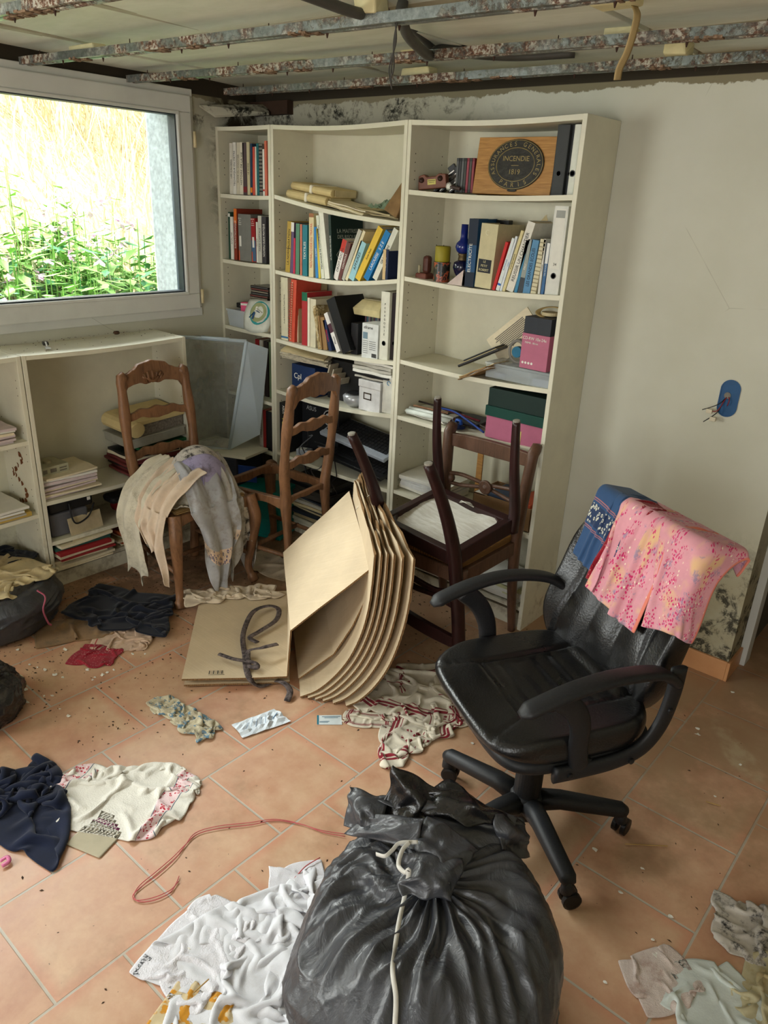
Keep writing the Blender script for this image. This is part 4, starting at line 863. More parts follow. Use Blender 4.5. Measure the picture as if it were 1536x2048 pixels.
# ---------------- right bookcase, third shelf
z=1.0705
PL=NT('clear_plastic'); PL.set(srgb((206,214,216)),.25,.5,0,.42); PLAS=PL.m
t=thing('organiser_box','clear plastic compartment box under the disc carton','box',(1.695,-.25,z)); mb=MB(); mb.box(0,.30,0,.20,0,.052); obj('tray',mb,PLAS,t,bevel=.004)
mb=MB(); mb.box(-.004,.303,-.004,.204,.052,.062); obj('lid',mb,PLAS,t,bevel=.003)
mb=MB(); [mb.box(x,x+.002,.004,.196,.003,.05) for x in (.1,.2)]; mb.box(.004,.296,.1,.102,.003,.05); obj('divider',mb,PLAS,t)
mb=MB(); mb.box(.215,.29,.01,.09,.003,.03); mb.box(.03,.08,.02,.08,.003,.02); obj('contents',mb,col((120,130,150)),t)
t=thing('disc_carton','dusty pink carton printed with disc capacity, black upper part','box',(1.846,-.245,z+.064),rz=R(-4)); PINK=plain('dusty_pink',(176,100,124),.5,.3,0,.05)
mb=MB(); mb.box(0,.125,0,.13,0,.135); obj('lower_carton',mb,PINK,t,bevel=.001)
mb=MB(); mb.box(.002,.123,.002,.128,.135,.198); obj('upper_carton',mb,plain('slate_card',(38,42,50),.5),t,bevel=.001)
fmesh('CD-RW 10x-24x',.0165,WHT,t,Matrix.Translation((.058,-.0008,.117))@RX,maxw=.108); fmesh('700MB - 80min',.010,WHT,t,Matrix.Translation((.045,-.0008,.100))@RX,maxw=.075); fmesh('CD-RW',.018,col((90,40,56)),t,Matrix.Translation((.1258,.06,.04))@Matrix.Rotation(R(90),4,'Z')@RX)
mb=MB(); 
for k in range(4): mb.lathe([(.005,0),(.005,.0008)],12,0,Matrix.Translation((.014+k*.014,0,.022))@RX)
obj('icons',mb,WHT,t)
t=thing('tape_roll','curl of tan packing tape lying on the black part of the disc carton','tape',(1.915,-.17,z+.2665)); mb=MB(); mb.tube([(.052*math.cos(a),.035*math.sin(a),.012+.016*math.sin(a)) for a in np.linspace(-.5,4.6,26)],.011,10,flat=.25,up=(0,0,1)); obj('tape_strip',mb,plain('tan_tape',(176,152,100),.5),t,smooth=True)
mb=MB(); mb.lathe([(.03,-.002),(.034,.0),(.034,.012),(.03,.012)],24,0); obj('core',mb,plain('beige_card',(196,180,140)),t)
t=thing('printed_booklet','printed page sheet standing on its corner behind the papers, third shelf','booklet',(1.585,-.13,z+.105),rot=(0,R(48),R(4))); mb=MB(); mb.box(0,.12,0,.006,0.03,.26); obj('paper',mb,PAGE,t)
mb=MB(); rr=random.Random(4)
for k in range(9):
    mb.box(.02+k*.007,.024+k*.007,-.0006,0,.06+.02*rr.random(),.22+.02*rr.random())
obj('printed_text',mb,plain('grey_print',(110,104,92)),t)
t=thing('black_wallet','black leather wallet folder lying slanted on the third shelf','wallet',(1.555,-.245,z+.012),rot=(0,R(-28),R(10))); mb=MB(); mb.box(0,.2,0,.12,0,.012); mb.box(.03,.19,.005,.115,.014,.022); obj('leather',mb,plain('black_leather',(20,20,20),.35,.5),t,bevel=.005); mb=MB(); mb.box(.005,.19,.004,.118,.0115,.0145); obj('lining',mb,OLDP,t)
t=thing('paper_pile','loose brownish and white papers between wallet and clear box','papers',(1.665,-.22,z+.004),rot=(0,R(-26),R(-8))); slab_pile(t,4,.19,.11,.004,[OLDP,WHT,plain('kraft_sack',(136,108,74))],9,rotj=.1)
t=thing('cable_coil','coiled grey ribbon with blue inside, left of the disc carton','coil',(1.80,-.20,z+.11)); mb=MB(); mb.tube([(.036*math.cos(a)*(1+.03*a),.01*a*.4,.045*math.sin(a)) for a in np.linspace(0,9,44)],.0065,8,flat=.5); obj('ribbon',mb,plain('grey_rubber',(120,116,108)),t,smooth=True)
mb=MB(); mb.lathe([(.022,-.01),(.022,.01)],20,0,Matrix.Translation((0,.012,0))@RX); obj('inner_reel',mb,col((30,100,130)),t)
# ---------------- right bookcase, fourth shelf
z=.8215
t=thing('shoe_box','pink shoe box with a dark green lid on the fourth shelf','box',(1.722,-.25,z)); mb=MB(); mb.box(0,.268,0,.20,0,.118); obj('box_body',mb,plain('rose_card',(172,96,122),.55,.3,0,.05),t,bevel=.001)
mb=MB(); mb.box(-.006,.270,-.005,.205,.093,.135); obj('lid_rim',mb,plain('green_card',(8,62,52),.5,.3,0,.06),t,bevel=.001)
mb=MB(); mb.box(.0,.266,.0,.20,.135,.21); obj('lid_top',mb,plain('dark_green_card',(16,40,34),.5,.3,0,.06),t,bevel=.002)
mb=MB(); mb.box(.145,.172,-.0012,0,.006,.058); obj('sticker',mb,plain('yellow_note',(214,196,120)),t)
mb=MB(); mb.box(.15,.166,-.0018,-.001,.042,.044); mb.box(.152,.165,-.0018,-.001,.03,.0325); obj('sticker_print',mb,INK,t)
put_pile('paper_pile','white papers and sleeves lying at the left of the fourth shelf','papers',1.385,-.155,z-.002,.24,.16,4,.004,[WHT,OLDP],14,rz=-.1)
for k,(lab,rgb) in enumerate((('upper of the two rolled white charts on the fourth shelf',(206,212,202)),('lower of the two rolled white charts at the shelf edge',(216,220,212)))):
    t=thing('rolled_chart',lab,'paper roll',(1.285,-.235+.022*k,z+.018+.006*k),rz=R(2)); mb=MB(); mb.tube([(0,0,0),(.25,-.012,.004)],.011,12); obj('roll',mb,col(rgb),t,smooth=True); mb=MB(); mb.tube([(.249,-.012,.004),(.2505,-.012,.004)],.007,10); obj('roll_core',mb,col((120,80,70)),t)
for k,(rgb,lab,p) in enumerate((((30,60,130),'blue pencil arching over the pens on the fourth shelf',[(1.40,-.15,.862),(1.50,-.17,.868),(1.60,-.20,.852),(1.70,-.225,.828)]),((120,40,50),'dark red pen on the fourth shelf papers',[(1.36,-.12,.855),(1.62,-.14,.845)]),((60,50,46),'dark pen across the papers of the fourth shelf',[(1.27,-.13,.862),(1.50,-.11,.852)]),((196,150,120),'pinkish ruler on the fourth shelf papers',[(1.28,-.18,.853),(1.46,-.16,.850)]),((90,84,76),'grey stick lying towards the pink box',[(1.5,-.12,.842),(1.72,-.19,.83)]))):
    mb=MB(); mb.tube(catmull(p,6) if len(p)>2 else p,.0045,8); o=obj('pen',mb,col(rgb),None,smooth=True); tag(o,lab,'pen')
t=thing('suction_lifter','small blue suction hook at the edge of the fourth shelf','suction hook',(1.575,-.235,z+.001)); mb=MB(); mb.lathe([(.030,0),(.03,.004),(.014,.012),(.012,.02)],24); obj('suction_cup',mb,plain('dark_blue_rubber',(20,34,70),.4),t,smooth=True); mb=MB(); mb.tube([(-.014,0,.016),(-.010,0,.034),(.010,0,.034),(.014,0,.016)],.006,10,flat=1.6); obj('handle',mb,plain('bright_blue',(34,78,160),.4),t,smooth=True)
put_pile('clutter_pile','dark folders and small tools in the middle of the fourth shelf','papers',1.54,-.13,z,.2,.14,3,.006,[col((60,44,36)),col((40,40,44))],31,rz=.1)
# ---------------- right bookcase, lower shelves
put_pile('paper_stack','white stack of boards on the left of the fifth shelf','papers',1.40,-.14,.456,.27,.2,5,.012,[WHT,plain('white_box',(214,214,212))],15,jit=.004)
t=thing('open_carton','open brown carton holding blue and orange packets, fifth shelf','box',(1.69,-.245,.457)); KR=plain('kraft_board',(150,116,80),.7,.2,0,.1,20)
mb=MB(); mb.box(0,.29,0,.004,0,.105); mb.box(0,.29,.19,.194,0,.105); mb.box(0,.004,0,.194,0,.105); mb.box(.286,.29,0,.194,0,.105); mb.box(0,.29,0,.194,0,.004); obj('carton_walls',mb,KR,t,bevel=.001)
mb=MB(); mb.box(.06,.17,.02,.17,.005,.115); obj('blue_packet',mb,col((54,66,84)),t,bevel=.004); mb=MB(); mb.box(.20,.28,.01,.17,.005,.12); obj('orange_packet',mb,col((176,74,40)),t,bevel=.004); mb=MB(); mb.box(.21,.26,-.002,.0,.1,.115); mb.box(.0,.06,.0,.1,.1,.104); obj('white_flap',mb,WHT,t)
put_pile('leaflet_stack','pale yellow-green leaflets on the bottom shelf of the right-hand bookcase','papers',1.86,-.15,.116,.24,.2,6,.012,[plain('pale_green_paper',(196,196,150),.7),WHT],16)
t=thing('rolled_chart','large rolled sheet on the bottom shelf of the right-hand bookcase','paper roll',(1.74,-.22,.145)); mb=MB(); mb.tube([(0,0,0),(.26,.0,0)],.03,14); obj('roll',mb,WHT,t,smooth=True); mb=MB(); mb.tube([(.2605,0,0),(.262,0,0)],.018,12); obj('roll_core',mb,OLDP,t)
t=thing('wood_strip','narrow orange-brown wooden strip standing behind the rosette chair','wood strip',(1.60,-.10,.455)); mb=MB(); mb.box(0,.03,0,.008,0,.34); obj('strip',mb,OAK,t,bevel=.001); mb=MB(); mb.box(.0,.03,-.001,.0,.3,.305); obj('pencil_line',mb,INK,t)
# ---------------- narrow bookcase lower shelves
z=1.056
for k in range(9):
    b=thing('disc_case',('bottom','second','third','fourth','middle','sixth','seventh','eighth','topmost')[k]+' disc case, counted upwards, in the pile on the narrow bookcase shelf','disc case',(.225+random.uniform(-.006,.006),-.135,z+.001+.0112*k+.0),rz=random.uniform(-.06,.06),group='pile of disc cases in the narrow bookcase')
    mb=MB(); mb.box(-.07,.07,-.06,.06,0,.0105); obj('case',mb,col([(50,46,44),(74,60,50),(40,38,38)][k%3],.3),b,bevel=.0006); mb=MB(); mb.box(-.066,.066,-.0605,-.06,.003,.007); obj('label_strip',mb,col([(160,150,130),(120,60,60),(90,90,90)][k%3]),b)
for o in list(C.objects):
    if o.get('group')=='pile of disc cases in the narrow bookcase': o.location.z+=.12
t=thing('storage_box','dark video case carrying the pile of discs, narrow bookcase third shelf','box',(.15,-.20,z)); mb=MB(); mb.box(0,.17,.0,.13,0,.118); obj('box_body',mb,col((90,80,84)),t,bevel=.002); mb=MB(); mb.box(.01,.16,-.001,0,.02,.1); obj('label_panel',mb,col((120,112,110)),t)
t=thing('clear_tub','small clear plastic tub with odds and ends, narrow bookcase third shelf','tub',(.03,-.255,z)); mb=MB(); o4=[(0,0),(.15,0),(.15,.16),(0,.16)]
mb.add([(.008,.008,0),(.142,.008,0),(.142,.152,0),(.008,.152,0),(0,0,.085),(.15,0,.085),(.15,.16,.085),(0,.16,.085)],[(0,3,2,1),(0,1,5,4),(1,2,6,5),(2,3,7,6),(3,0,4,7)]); obj('tub',mb,PLAS,t,solid=.0015)
mb=MB(); mb.box(-.004,.154,-.005,.0,.082,.092); obj('rim',mb,PLAS,t); mb=MB(); mb.box(.02,.12,.02,.1,.004,.05); obj('contents',mb,plain('mixed_bits',(150,146,160),.6,.2,0,.4,60),t,bevel=.01)
t=thing('black_case','small black case on the rim of the clear tub','case',(.04,-.2,z+.094)); mb=MB(); mb.box(0,.09,0,.05,0,.025); obj('shell',mb,BLK,t,bevel=.003); mb=MB(); mb.box(.03,.06,-.002,.0,.008,.014); obj('clasp',mb,STEEL,t)
t=thing('pink_box','pink carton behind the cartoon magazine, narrow bookcase','box',(.12,-.235,z+.072),rz=.5); mb=MB(); mb.box(0,.05,0,.04,0,.06); obj('carton_body',mb,col((214,80,120)),t,bevel=.001); mb=MB(); mb.box(.0,.05,-.0006,0,.045,.055); obj('print_band',mb,WHT,t)
t=thing('comic_magazine','limp magazine with a teal circle on its cover drooping over the shelf edge','magazine',(.255,-.268,z+.012),rot=(R(-12),0,R(6)))
def mag(dy): return lambda u,v: ((u-.5)*.17+.012*math.sin(3*v),dy+.02*(u-.5)**2*4-.03*math.sin(PI*v)*(1-u)+.02*v,.155*v-.018*(1-v)*math.sin(PI*u))
mb=MB(); mb.grid(mag(0),9,9); obj('cover',mb,plain('mag_cover',(206,208,196),.5),t,smooth=True,solid=.0015)
for k in range(4): mb=MB(); mb.grid(mag(.006+.005*k),9,9); obj('page',mb,PAGE,t,smooth=True,solid=.0012)
f=mag(-.002)
def disc(c,r,h,mat,nm):
    mb=MB(); vs=[f(c[0]+r*math.cos(a)/.17,c[1]+r*math.sin(a)/.155) for a in np.linspace(0,2*PI,24,endpoint=False)]; vs=[(x,y-h,zz) for x,y,zz in vs]; mb.add(vs,[tuple(range(24))[::-1]]); obj(nm,mb,mat,t,solid=.0006)
disc((.60,.60),.055,.0006,col((40,140,140)),'teal_circle'); disc((.56,.62),.045,.0014,col((150,156,110)),'inner_disc')
mb=MB()
for a,b in (((.45,.62),(.30,.42)),((.45,.60),(.42,.40)),((.5,.66),(.62,.62))): mb.tube([Vector(f(*a))+Vector((0,-.002,0)),Vector(f(*b))+Vector((0,-.002,0))],.007,6,flat=.3)
obj('figure_trousers',mb,col((40,80,120)),t)
mb=MB(); 
for a,b in (((.5,.78),(.5,.62)),((.5,.72),(.7,.62))): mb.tube([Vector(f(*a))+Vector((0,-.002,0)),Vector(f(*b))+Vector((0,-.002,0))],.008,6,flat=.3)
obj('figure_shirt',mb,WHT,t)
mb=MB(); mb.box(0.03,.065,-.2600,-.2590,1.058,1.09); 
for i,(x,w,h,rgb,lab) in enumerate(((.19,.03,.2,(150,30,36),'red book on the fourth shelf behind the clear crate'),(.225,.028,.2,(206,200,190),'cream book on the fourth shelf behind the clear crate'),(.26,.03,.2,(60,50,50),'dark spiral book on the fourth shelf, narrow bookcase'),(.30,.09,.19,(120,140,104),'green-grey book on the fourth shelf, narrow bookcase'))):
    book('book',lab,'books on the fourth shelf of the narrow bookcase',x,-.2,.70+.001,w,.3,.16,0,rgb)
mb=MB(); mb.box(.019,.389,-.262,-.012,.682,.70); tag(obj('shelf_board',mb,SHELF),'loose white shelf board behind the clear crate in the narrow bookcase','shelf')
for i,(x,w,rgb,txt,lab) in enumerate(((.268,.03,(196,190,180),'CONCOURS','whitish book on the low shelf beside the clear crate'),(.30,.022,(150,40,36),None,'red-footed book on the low shelf beside the clear crate'),(.325,.05,(24,24,26),None,'black file on the low shelf by the divider'))):
    book('book',lab,None,x,-.25,.421,w,.22,.17,0,rgb,text=txt,tcol=INK)
# large clear crate standing on end
def crate():
    t=thing('clear_crate','large translucent plastic crate standing on end, full of dust','crate',(.20,-.375,.437),rot=(R(-7),R(9),R(-34)))
    W,H,Dp=.36,.60,.25
    # local: opening faces -x side; x depth, y width, z height
    mb=MB(); i=.03
    v=[(0,-W/2,0),(0,W/2,0),(0,W/2,H),(0,-W/2,H),(Dp,-W/2+i,i),(Dp,W/2-i,i),(Dp,W/2-i,H-i),(Dp,-W/2+i,H-i)]
    mb.add(v,[(0,4,5,1),(1,5,6,2),(2,6,7,3),(3,7,4,0),(4,7,6,5)])
    return t,mb,W,H,Dp
def frosted(name,rgb,cover,dirt):
    t=NT(name); n=t.noise(t.co(),6,7,.7); c=t.mix(t.ramp(n,[(.5,0),(.7,dirt)]),srgb(rgb),srgb((150,140,112)))
    d=t.n.new('ShaderNodeBsdfDiffuse'); tl_=t.n.new('ShaderNodeBsdfTranslucent'); tr_=t.n.new('ShaderNodeBsdfTransparent'); gl=t.n.new('ShaderNodeBsdfGlossy'); gl.inputs['Roughness'].default_value=.3
    t.L(c,d.inputs[0]); t.L(c,tl_.inputs[0]); m1=t.n.new('ShaderNodeMixShader'); m1.inputs[0].default_value=.5; t.L(d.outputs[0],m1.inputs[1]); t.L(tl_.outputs[0],m1.inputs[2])
    m2=t.n.new('ShaderNodeMixShader'); t.L(t.ramp(n,[(.4,cover),(.72,min(1,cover+dirt*.5))]),m2.inputs[0]); t.L(tr_.outputs[0],m2.inputs[1]); t.L(m1.outputs[0],m2.inputs[2])
    m3=t.n.new('ShaderNodeMixShader'); m3.inputs[0].default_value=.06; t.L(m2.outputs[0],m3.inputs[1]); t.L(gl.outputs[0],m3.inputs[2]); t.L(m3.outputs[0],t.n['Material Output'].inputs[0]); return t.m
FROST=frosted('frosted_plastic',(232,240,242),.09,.6); FROST2=frosted('frosted_side',(228,240,248),.82,.15)
# corners seen in the photo, crate floor leans on the left wall, opening faces the room
ct=Vector((.39,-.42,1.05)); 
t=thing('clear_crate','large translucent plastic crate standing on end between low and tall bookcases','crate',(.16,-.42,.44))
e=Vector((.16,-.42,.44))
def L(*p): return Vector(p)-e
tl,tr,br,bl=L(.06,-.60,1.035),L(.36,-.40,1.035),L(.24,-.44,.440),L(.00,-.62,.452)   # open rim (front)
dtl,dtr,dbr,dbl=L(.03,-.42,1.02),L(.375,-.27,.985),L(.33,-.30,.52),L(.03,-.36,.47)          # floor of the crate (back)
def patch(a,b,c,d,n=6): return lambda u,v: tuple((a.lerp(b,u)).lerp(d.lerp(c,u),v))
mb=MB(); 
for q in ((tl,tr,dtr,dtl),(bl,br,dbr,dbl),(tl,bl,dbl,dtl)): mb.grid(patch(*q),2,2)
mb.grid(patch(dtl,dtr,dbr,dbl),2,2); obj('crate_shell',mb,FROST,t,solid=.002)
mb=MB(); mb.grid(patch(tr,br,dbr,dtr),2,2); obj('side_wall',mb,FROST2,t,solid=.003)
mb=MB(); c=[tl,tr,br,bl,tl]; 
for a,b in zip(c,c[1:]): mb.tube([a,b],.009,8)
obj('rim',mb,FROST2,t,smooth=True)
mb=MB(); m_=tl.lerp(tr,.35); m2=tl.lerp(tr,.75); mb.tube([m_+Vector((0,0,.004)),m2+Vector((0,0,.004))],.013,8,flat=.6); obj('handle_lip',mb,FROST2,t,smooth=True)
s=tr.lerp(br,.62).lerp(dtr.lerp(dbr,.6),.35); mb=MB(); nrm=(br-tr).cross(dtr-tr).normalized(); ux=(dtr-tr).normalized(); uz=(tr-br).normalized()
off=nrm if nrm.dot(CAMP-(e+s))>0 else -nrm
mb.add([s+off*.003+ux*a+uz*b for a,b in ((-.012,-.022),(.012,-.022),(.012,.022),(-.012,.022))],[(0,1,2,3)]); obj('sticker',mb,plain('tan_sticker',(176,160,130)),t,solid=.0006)
mb=MB(); mb.add([L(.02,-.64,.438),L(.40,-.46,.435),L(.36,-.27,.435),L(.0,-.34,.438)],[(0,1,2,3)]); b_=obj('crate_support_board',mb,SHELF,None,solid=.014,loc=tuple(e)); tag(b_,'dusty white board under the upright clear crate','board')
mb=MB(); mb.add([(.03,-.64,.0),(.35,-.48,.0),(.33,-.28,0),(.02,-.34,0),(.03,-.64,.427),(.35,-.48,.427),(.33,-.28,.427),(.02,-.34,.427)],[(0,3,2,1),(4,5,6,7),(0,1,5,4),(1,2,6,5),(2,3,7,6),(3,0,4,7)])
o=obj('stacked_crates',mb,plain('dark_crate',(36,38,44),.6),None,bevel=.01); tag(o,'dark crate in shadow carrying the clear crate','crate')
mb=MB(); mb.box(-.10,.09,-.004,.0,.30,.39); o=obj('blue_bag',mb,plain('royal_blue',(14,50,110),.5),None,bevel=.01,loc=(.36,-.46,0),rot=(0,0,R(28))); tag(o,'royal blue packet wedged under the clear crate','packet')
# teal crate on the floor
t=thing('teal_crate','teal plastic crate on the floor behind the chair legs','crate',(.36,-.47,.003),rz=R(18)); TE=plain('teal_plastic',(0,112,104),.4,.4,0,.05)
mb=MB(); mb.box(0,.24,0,.16,0,.27); obj('crate_body',mb,TE,t,bevel=.006)
mb=MB(); mb.box(-.008,.248,-.008,.168,.252,.272); mb.box(-.005,.245,-.005,.165,.0,.018); mb.box(-.004,.244,-.004,0,.1,.108); obj('rim',mb,TE,t,bevel=.002)
# ---------------- low bookcase contents (behind the wooden chair)
put_pile('magazine_stack','stack of pale magazines under the small carton, low bookcase','magazines',.15,-1.335,.4315,.2,.26,9,.009,[PAGE,WHT,plain('lilac_paper',(206,190,190))],41,jit=.012)
t=thing('small_carton','small grey-green printed carton on the magazines in the low bookcase','carton',(.13,-1.40,.525),rz=R(5)); mb=MB(); mb.box(-.05,.08,-.065,.075,0,.038); obj('carton_body',mb,plain('grey_green_card',(170,168,140)),t,bevel=.001); mb=MB(); mb.box(.0803,.081,-.05,-.03,.01,.028); mb.box(.0803,.081,-.015,.015,.01,.028); mb.box(.0803,.081,.03,.065,.008,.014); mb.box(.0803,.081,.03,.065,.02,.026); obj('print',mb,plain('grey_print',(110,104,92)),t); mb=MB(); mb.lathe([(.02,0),(.018,.012),(.0,.013)],16,0,Matrix.Translation((.02,.01,.038))); obj('disc_lid',mb,plain('grey_beige',(170,160,130)),t)
t=thing('printer','black office machine on the lower shelf of the low bookcase','printer',(.13,-1.34,.237)); mb=MB(); mb.box(-.1,.11,-.11,.1,.11,.17); obj('upper_body',mb,BLK,t,bevel=.012); mb=MB(); mb.box(-.1,.11,-.115,.07,0,.11); obj('lower_body',mb,plain('charcoal_grey_plastic',(90,90,94),.4),t,bevel=.01); mb=MB(); mb.box(.111,.114,.07,.085,.14,.155); obj('button',mb,WHT,t)
mb=MB(); mb.tube(catmull([(.115,-.02,.15),(.13,-.02,.08),(.135,.0,.05),(.13,.06,.07),(.115,.1,.12)],8),.004,6); obj('cord',mb,BLK,t,smooth=True)
t=thing('envelope','beige envelope leaning against the printer','envelope',(.262,-1.29,.19),rot=(0,R(-12),R(6))); mb=MB(); mb.box(-.003,.003,-.085,.085,0,.125); obj('paper',mb,plain('tan_paper',(186,170,138)),t,bevel=.001); mb=MB(); mb.box(.0028,.0036,-.085,.085,.118,.121); obj('flap_edge',mb,OLDP,t)
t=thing('red_device','dark red gadget in the shadow of the lower shelf','device',(.16,-1.03,.237)); mb=MB(); mb.box(-.06,.06,-.06,.06,0,.07); obj('body',mb,col((110,24,22)),t,bevel=.02); mb=MB(); mb.box(-.05,.05,-.1,.05,.06,.1); obj('lid',mb,BLK,t,bevel=.02)
put_pile('folder_stack','stack of red, blue and white paper folders at the bottom of the low bookcase','folders',.19,-1.33,.102,.22,.27,9,.011,[col((150,40,44)),WHT,col((60,90,120)),PAGE,col((44,80,72)),plain('lilac_paper',(206,190,190))],43,jit=.014,rotj=.1)
put_pile('paper_stack','loose papers right of the coloured folders at the bottom of the low bookcase','papers',.17,-1.02,.102,.2,.24,7,.009,[PAGE,OLDP,col((180,90,50))],44,rotj=.12)
put_pile('paper_stack','pile of files under the manila envelopes, low bookcase behind the chair','papers',.15,-.90,.4315,.22,.28,7,.015,[PAGE,plain('lilac_paper',(206,190,190)),col((110,50,50)),BLK],45,jit=.012)
mb=MB(); mb.box(-.1,.11,-.13,.16,0,.014); o=obj('green_folder',mb,col((20,90,50)),None,bevel=.002,loc=(.15,-.86,.415+.143)); tag(o,'thin green folder on the paper pile in the low bookcase','folder')
t=thing('file_tray','grey file tray on the paper pile below the manila envelopes','tray',(.15,-.88,.585),rot=(R(3),0,0)); mb=MB(); mb.box(-.11,.12,-.16,.15,0,.045); obj('tray_body',mb,plain('grey_tray',(150,148,134),.5),t,bevel=.004); mb=MB(); mb.box(-.114,.124,-.164,.154,.04,.048); obj('rim',mb,plain('grey_tray',(150,148,134)),t,bevel=.002)
t=thing('manila_envelope','fat manila envelope full of papers on the low bookcase pile','envelope',(.15,-.90,.638),rot=(R(2),R(4),R(4)))
mb=MB(); mb.tube([(-.1,-.115,.045),(.13,-.115,.045)],.042,14,flat=.9); mb.box(-.1,.12,-.11,.17,.06,.083); obj('envelope_paper',mb,MAN,t,bevel=.004)
mb=MB(); mb.box(-.1,.11,-.08,.17,.0,.06); obj('papers',mb,plain('dark_papers',(120,112,100),.8,.2,0,.4,90),t,bevel=.008)
# leftmost low bookcase
put_pile('paper_stack','dusty white paper stack on the upper shelf of the leftmost low bookcase','papers',.15,-1.68,.7215,.23,.24,6,.009,[WHT,plain('lilac_paper',(206,190,190)),PAGE],51,jit=.01)
t=thing('blue_grey_mug','blue-grey plastic cup at the left edge of the photo','cup',(.17,-1.73,.782)); mb=MB(); mb.lathe([(.035,0),(.04,.07),(.042,.085),(.036,.083)],24); obj('cup',mb,col((70,80,90)),t,smooth=True); mb=MB(); mb.tube(catmull([(.038,.0,.02),(.06,.0,.03),(.06,.0,.06),(.04,0,.07)],5),.004,6); obj('handle',mb,col((70,80,90)),t,smooth=True)
put_pile('paper_stack','grey papers on the lower shelf of the leftmost low bookcase','papers',.15,-1.70,.3865,.24,.28,4,.009,[plain('grey_pages',(176,172,160)),WHT],52)
mb=MB(); mb.box(-.02,.02,-.14,.14,0,.02); o=obj('yellow_folder',mb,col((190,160,80)),None,bevel=.002,loc=(.25,-1.68,.386)); tag(o,'yellow-edged folder under the papers of the leftmost low bookcase','folder')
mb=MB(); rr=random.Random(2)
for k in range(26):
    zz=.66-.013*k+rr.uniform(-.01,.01); y=-1.513; x=.14+.05*math.sin(k*.5)+rr.uniform(-.01,.01); w=rr.uniform(.004,.014)
    mb.add([(x-w,y,zz),(x,y-.004,zz-.012),(x+w,y,zz-.003),(x+.3*w,y-.006,zz+.012)],[(0,1,2,3)])
tag(obj('mud_nest',mb,plain('rust_mud',(110,66,34),.9),solid=.003),'trail of brown rust-like mould hanging inside the leftmost low bookcase','mould')
# debris on the low bookcase top
t=thing('latch_bracket','small metal latch lying on top of the low bookcase','latch',(.17,-1.33,1.0775),rz=R(70)); mb=MB(); mb.box(-.01,.01,-.04,.0,0,.004); mb.tube([(0,0,.004),(0,.035,.014),(0,.05,.012)],.004,8); obj('arm',mb,plain('white_metal',(200,200,196),.4),t,bevel=.001); mb=MB(); mb.box(-.012,.012,.04,.075,0,.014); obj('catch',mb,plain('dark_metal',(50,46,42),.4,.5,.4),t,bevel=.003)
t=thing('dead_insect_clump','dark brown clump with a cobweb thread by the window sill','clump',(.05,-.93,1.0775)); mb=MB(); mb.lathe([(.01,0),(.016,.006),(.012,.014),(.0,.016)],9); obj('clump',mb,plain('brown_clump',(70,50,36),.9,bump=.6),t); mb=MB(); mb.tube(catmull([(0,0,.012),(-.01,-.04,.035),(-.03,-.1,.08)],6),.0006,4); obj('thread',mb,col((140,132,120)),t)
mb=MB(); rr=random.Random(9)
for k in range(170):
    x=rr.uniform(.0,.27)**1.0; x=.26*rr.random()**2.6; y=rr.uniform(-2.2,-.71); s=rr.uniform(.0008,.0028); mb.box(x,x+s,y,y+s*rr.uniform(.6,2),1.0755,1.0762+s*.5)
tag(obj('sill_dirt',mb,plain('brown_clump',(70,50,36))),'brown dirt crumbs strewn over the low bookcase top','dirt',None,'stuff')
# ---------------- chairs
def wood(name,a,b,sc=(6,6,1.2),rough=.45):
    t=NT(name); n=t.noise(t.co(scale=sc),5,6,.65,1.2); n2=t.noise(t.co(),4,4)
    t.set(t.mix(t.ramp(n2,[(.45,0),(.7,.4)]),t.ramp(n,[(.3,srgb(a)),(.55,srgb(b)),(.75,srgb(tuple(int(x*.8) for x in a)))]),srgb(tuple(min(255,int(x*1.3)) for x in b))),rough,.35); t.bump(n,.12,.003); return t.m
WALN=wood('walnut',(82,56,38),(124,88,60)); MAHO=wood('mahogany',(30,17,17),(48,26,25),rough=.35); BRWN=wood('brown_chair_wood',(64,45,35),(94,67,51))
def lerp(a,b,t): return a+(b-a)*t
def wavy(n,zt,zb,y0,y1):   # interpolate key lists across n samples
    ys=[y0+(y1-y0)*i/(n-1) for i in range(n)]
    k=lambda L,s: (lambda q:(L[int(q)]+(L[min(int(q)+1,len(L)-1)]-L[int(q)])*(lambda f:f*f*(3-2*f))(q-int(q))))(s*(len(L)-1)*.99999)
    return ys,[k(zt,i/(n-1)) for i in range(n)],[k(zb,i/(n-1)) for i in range(n)]
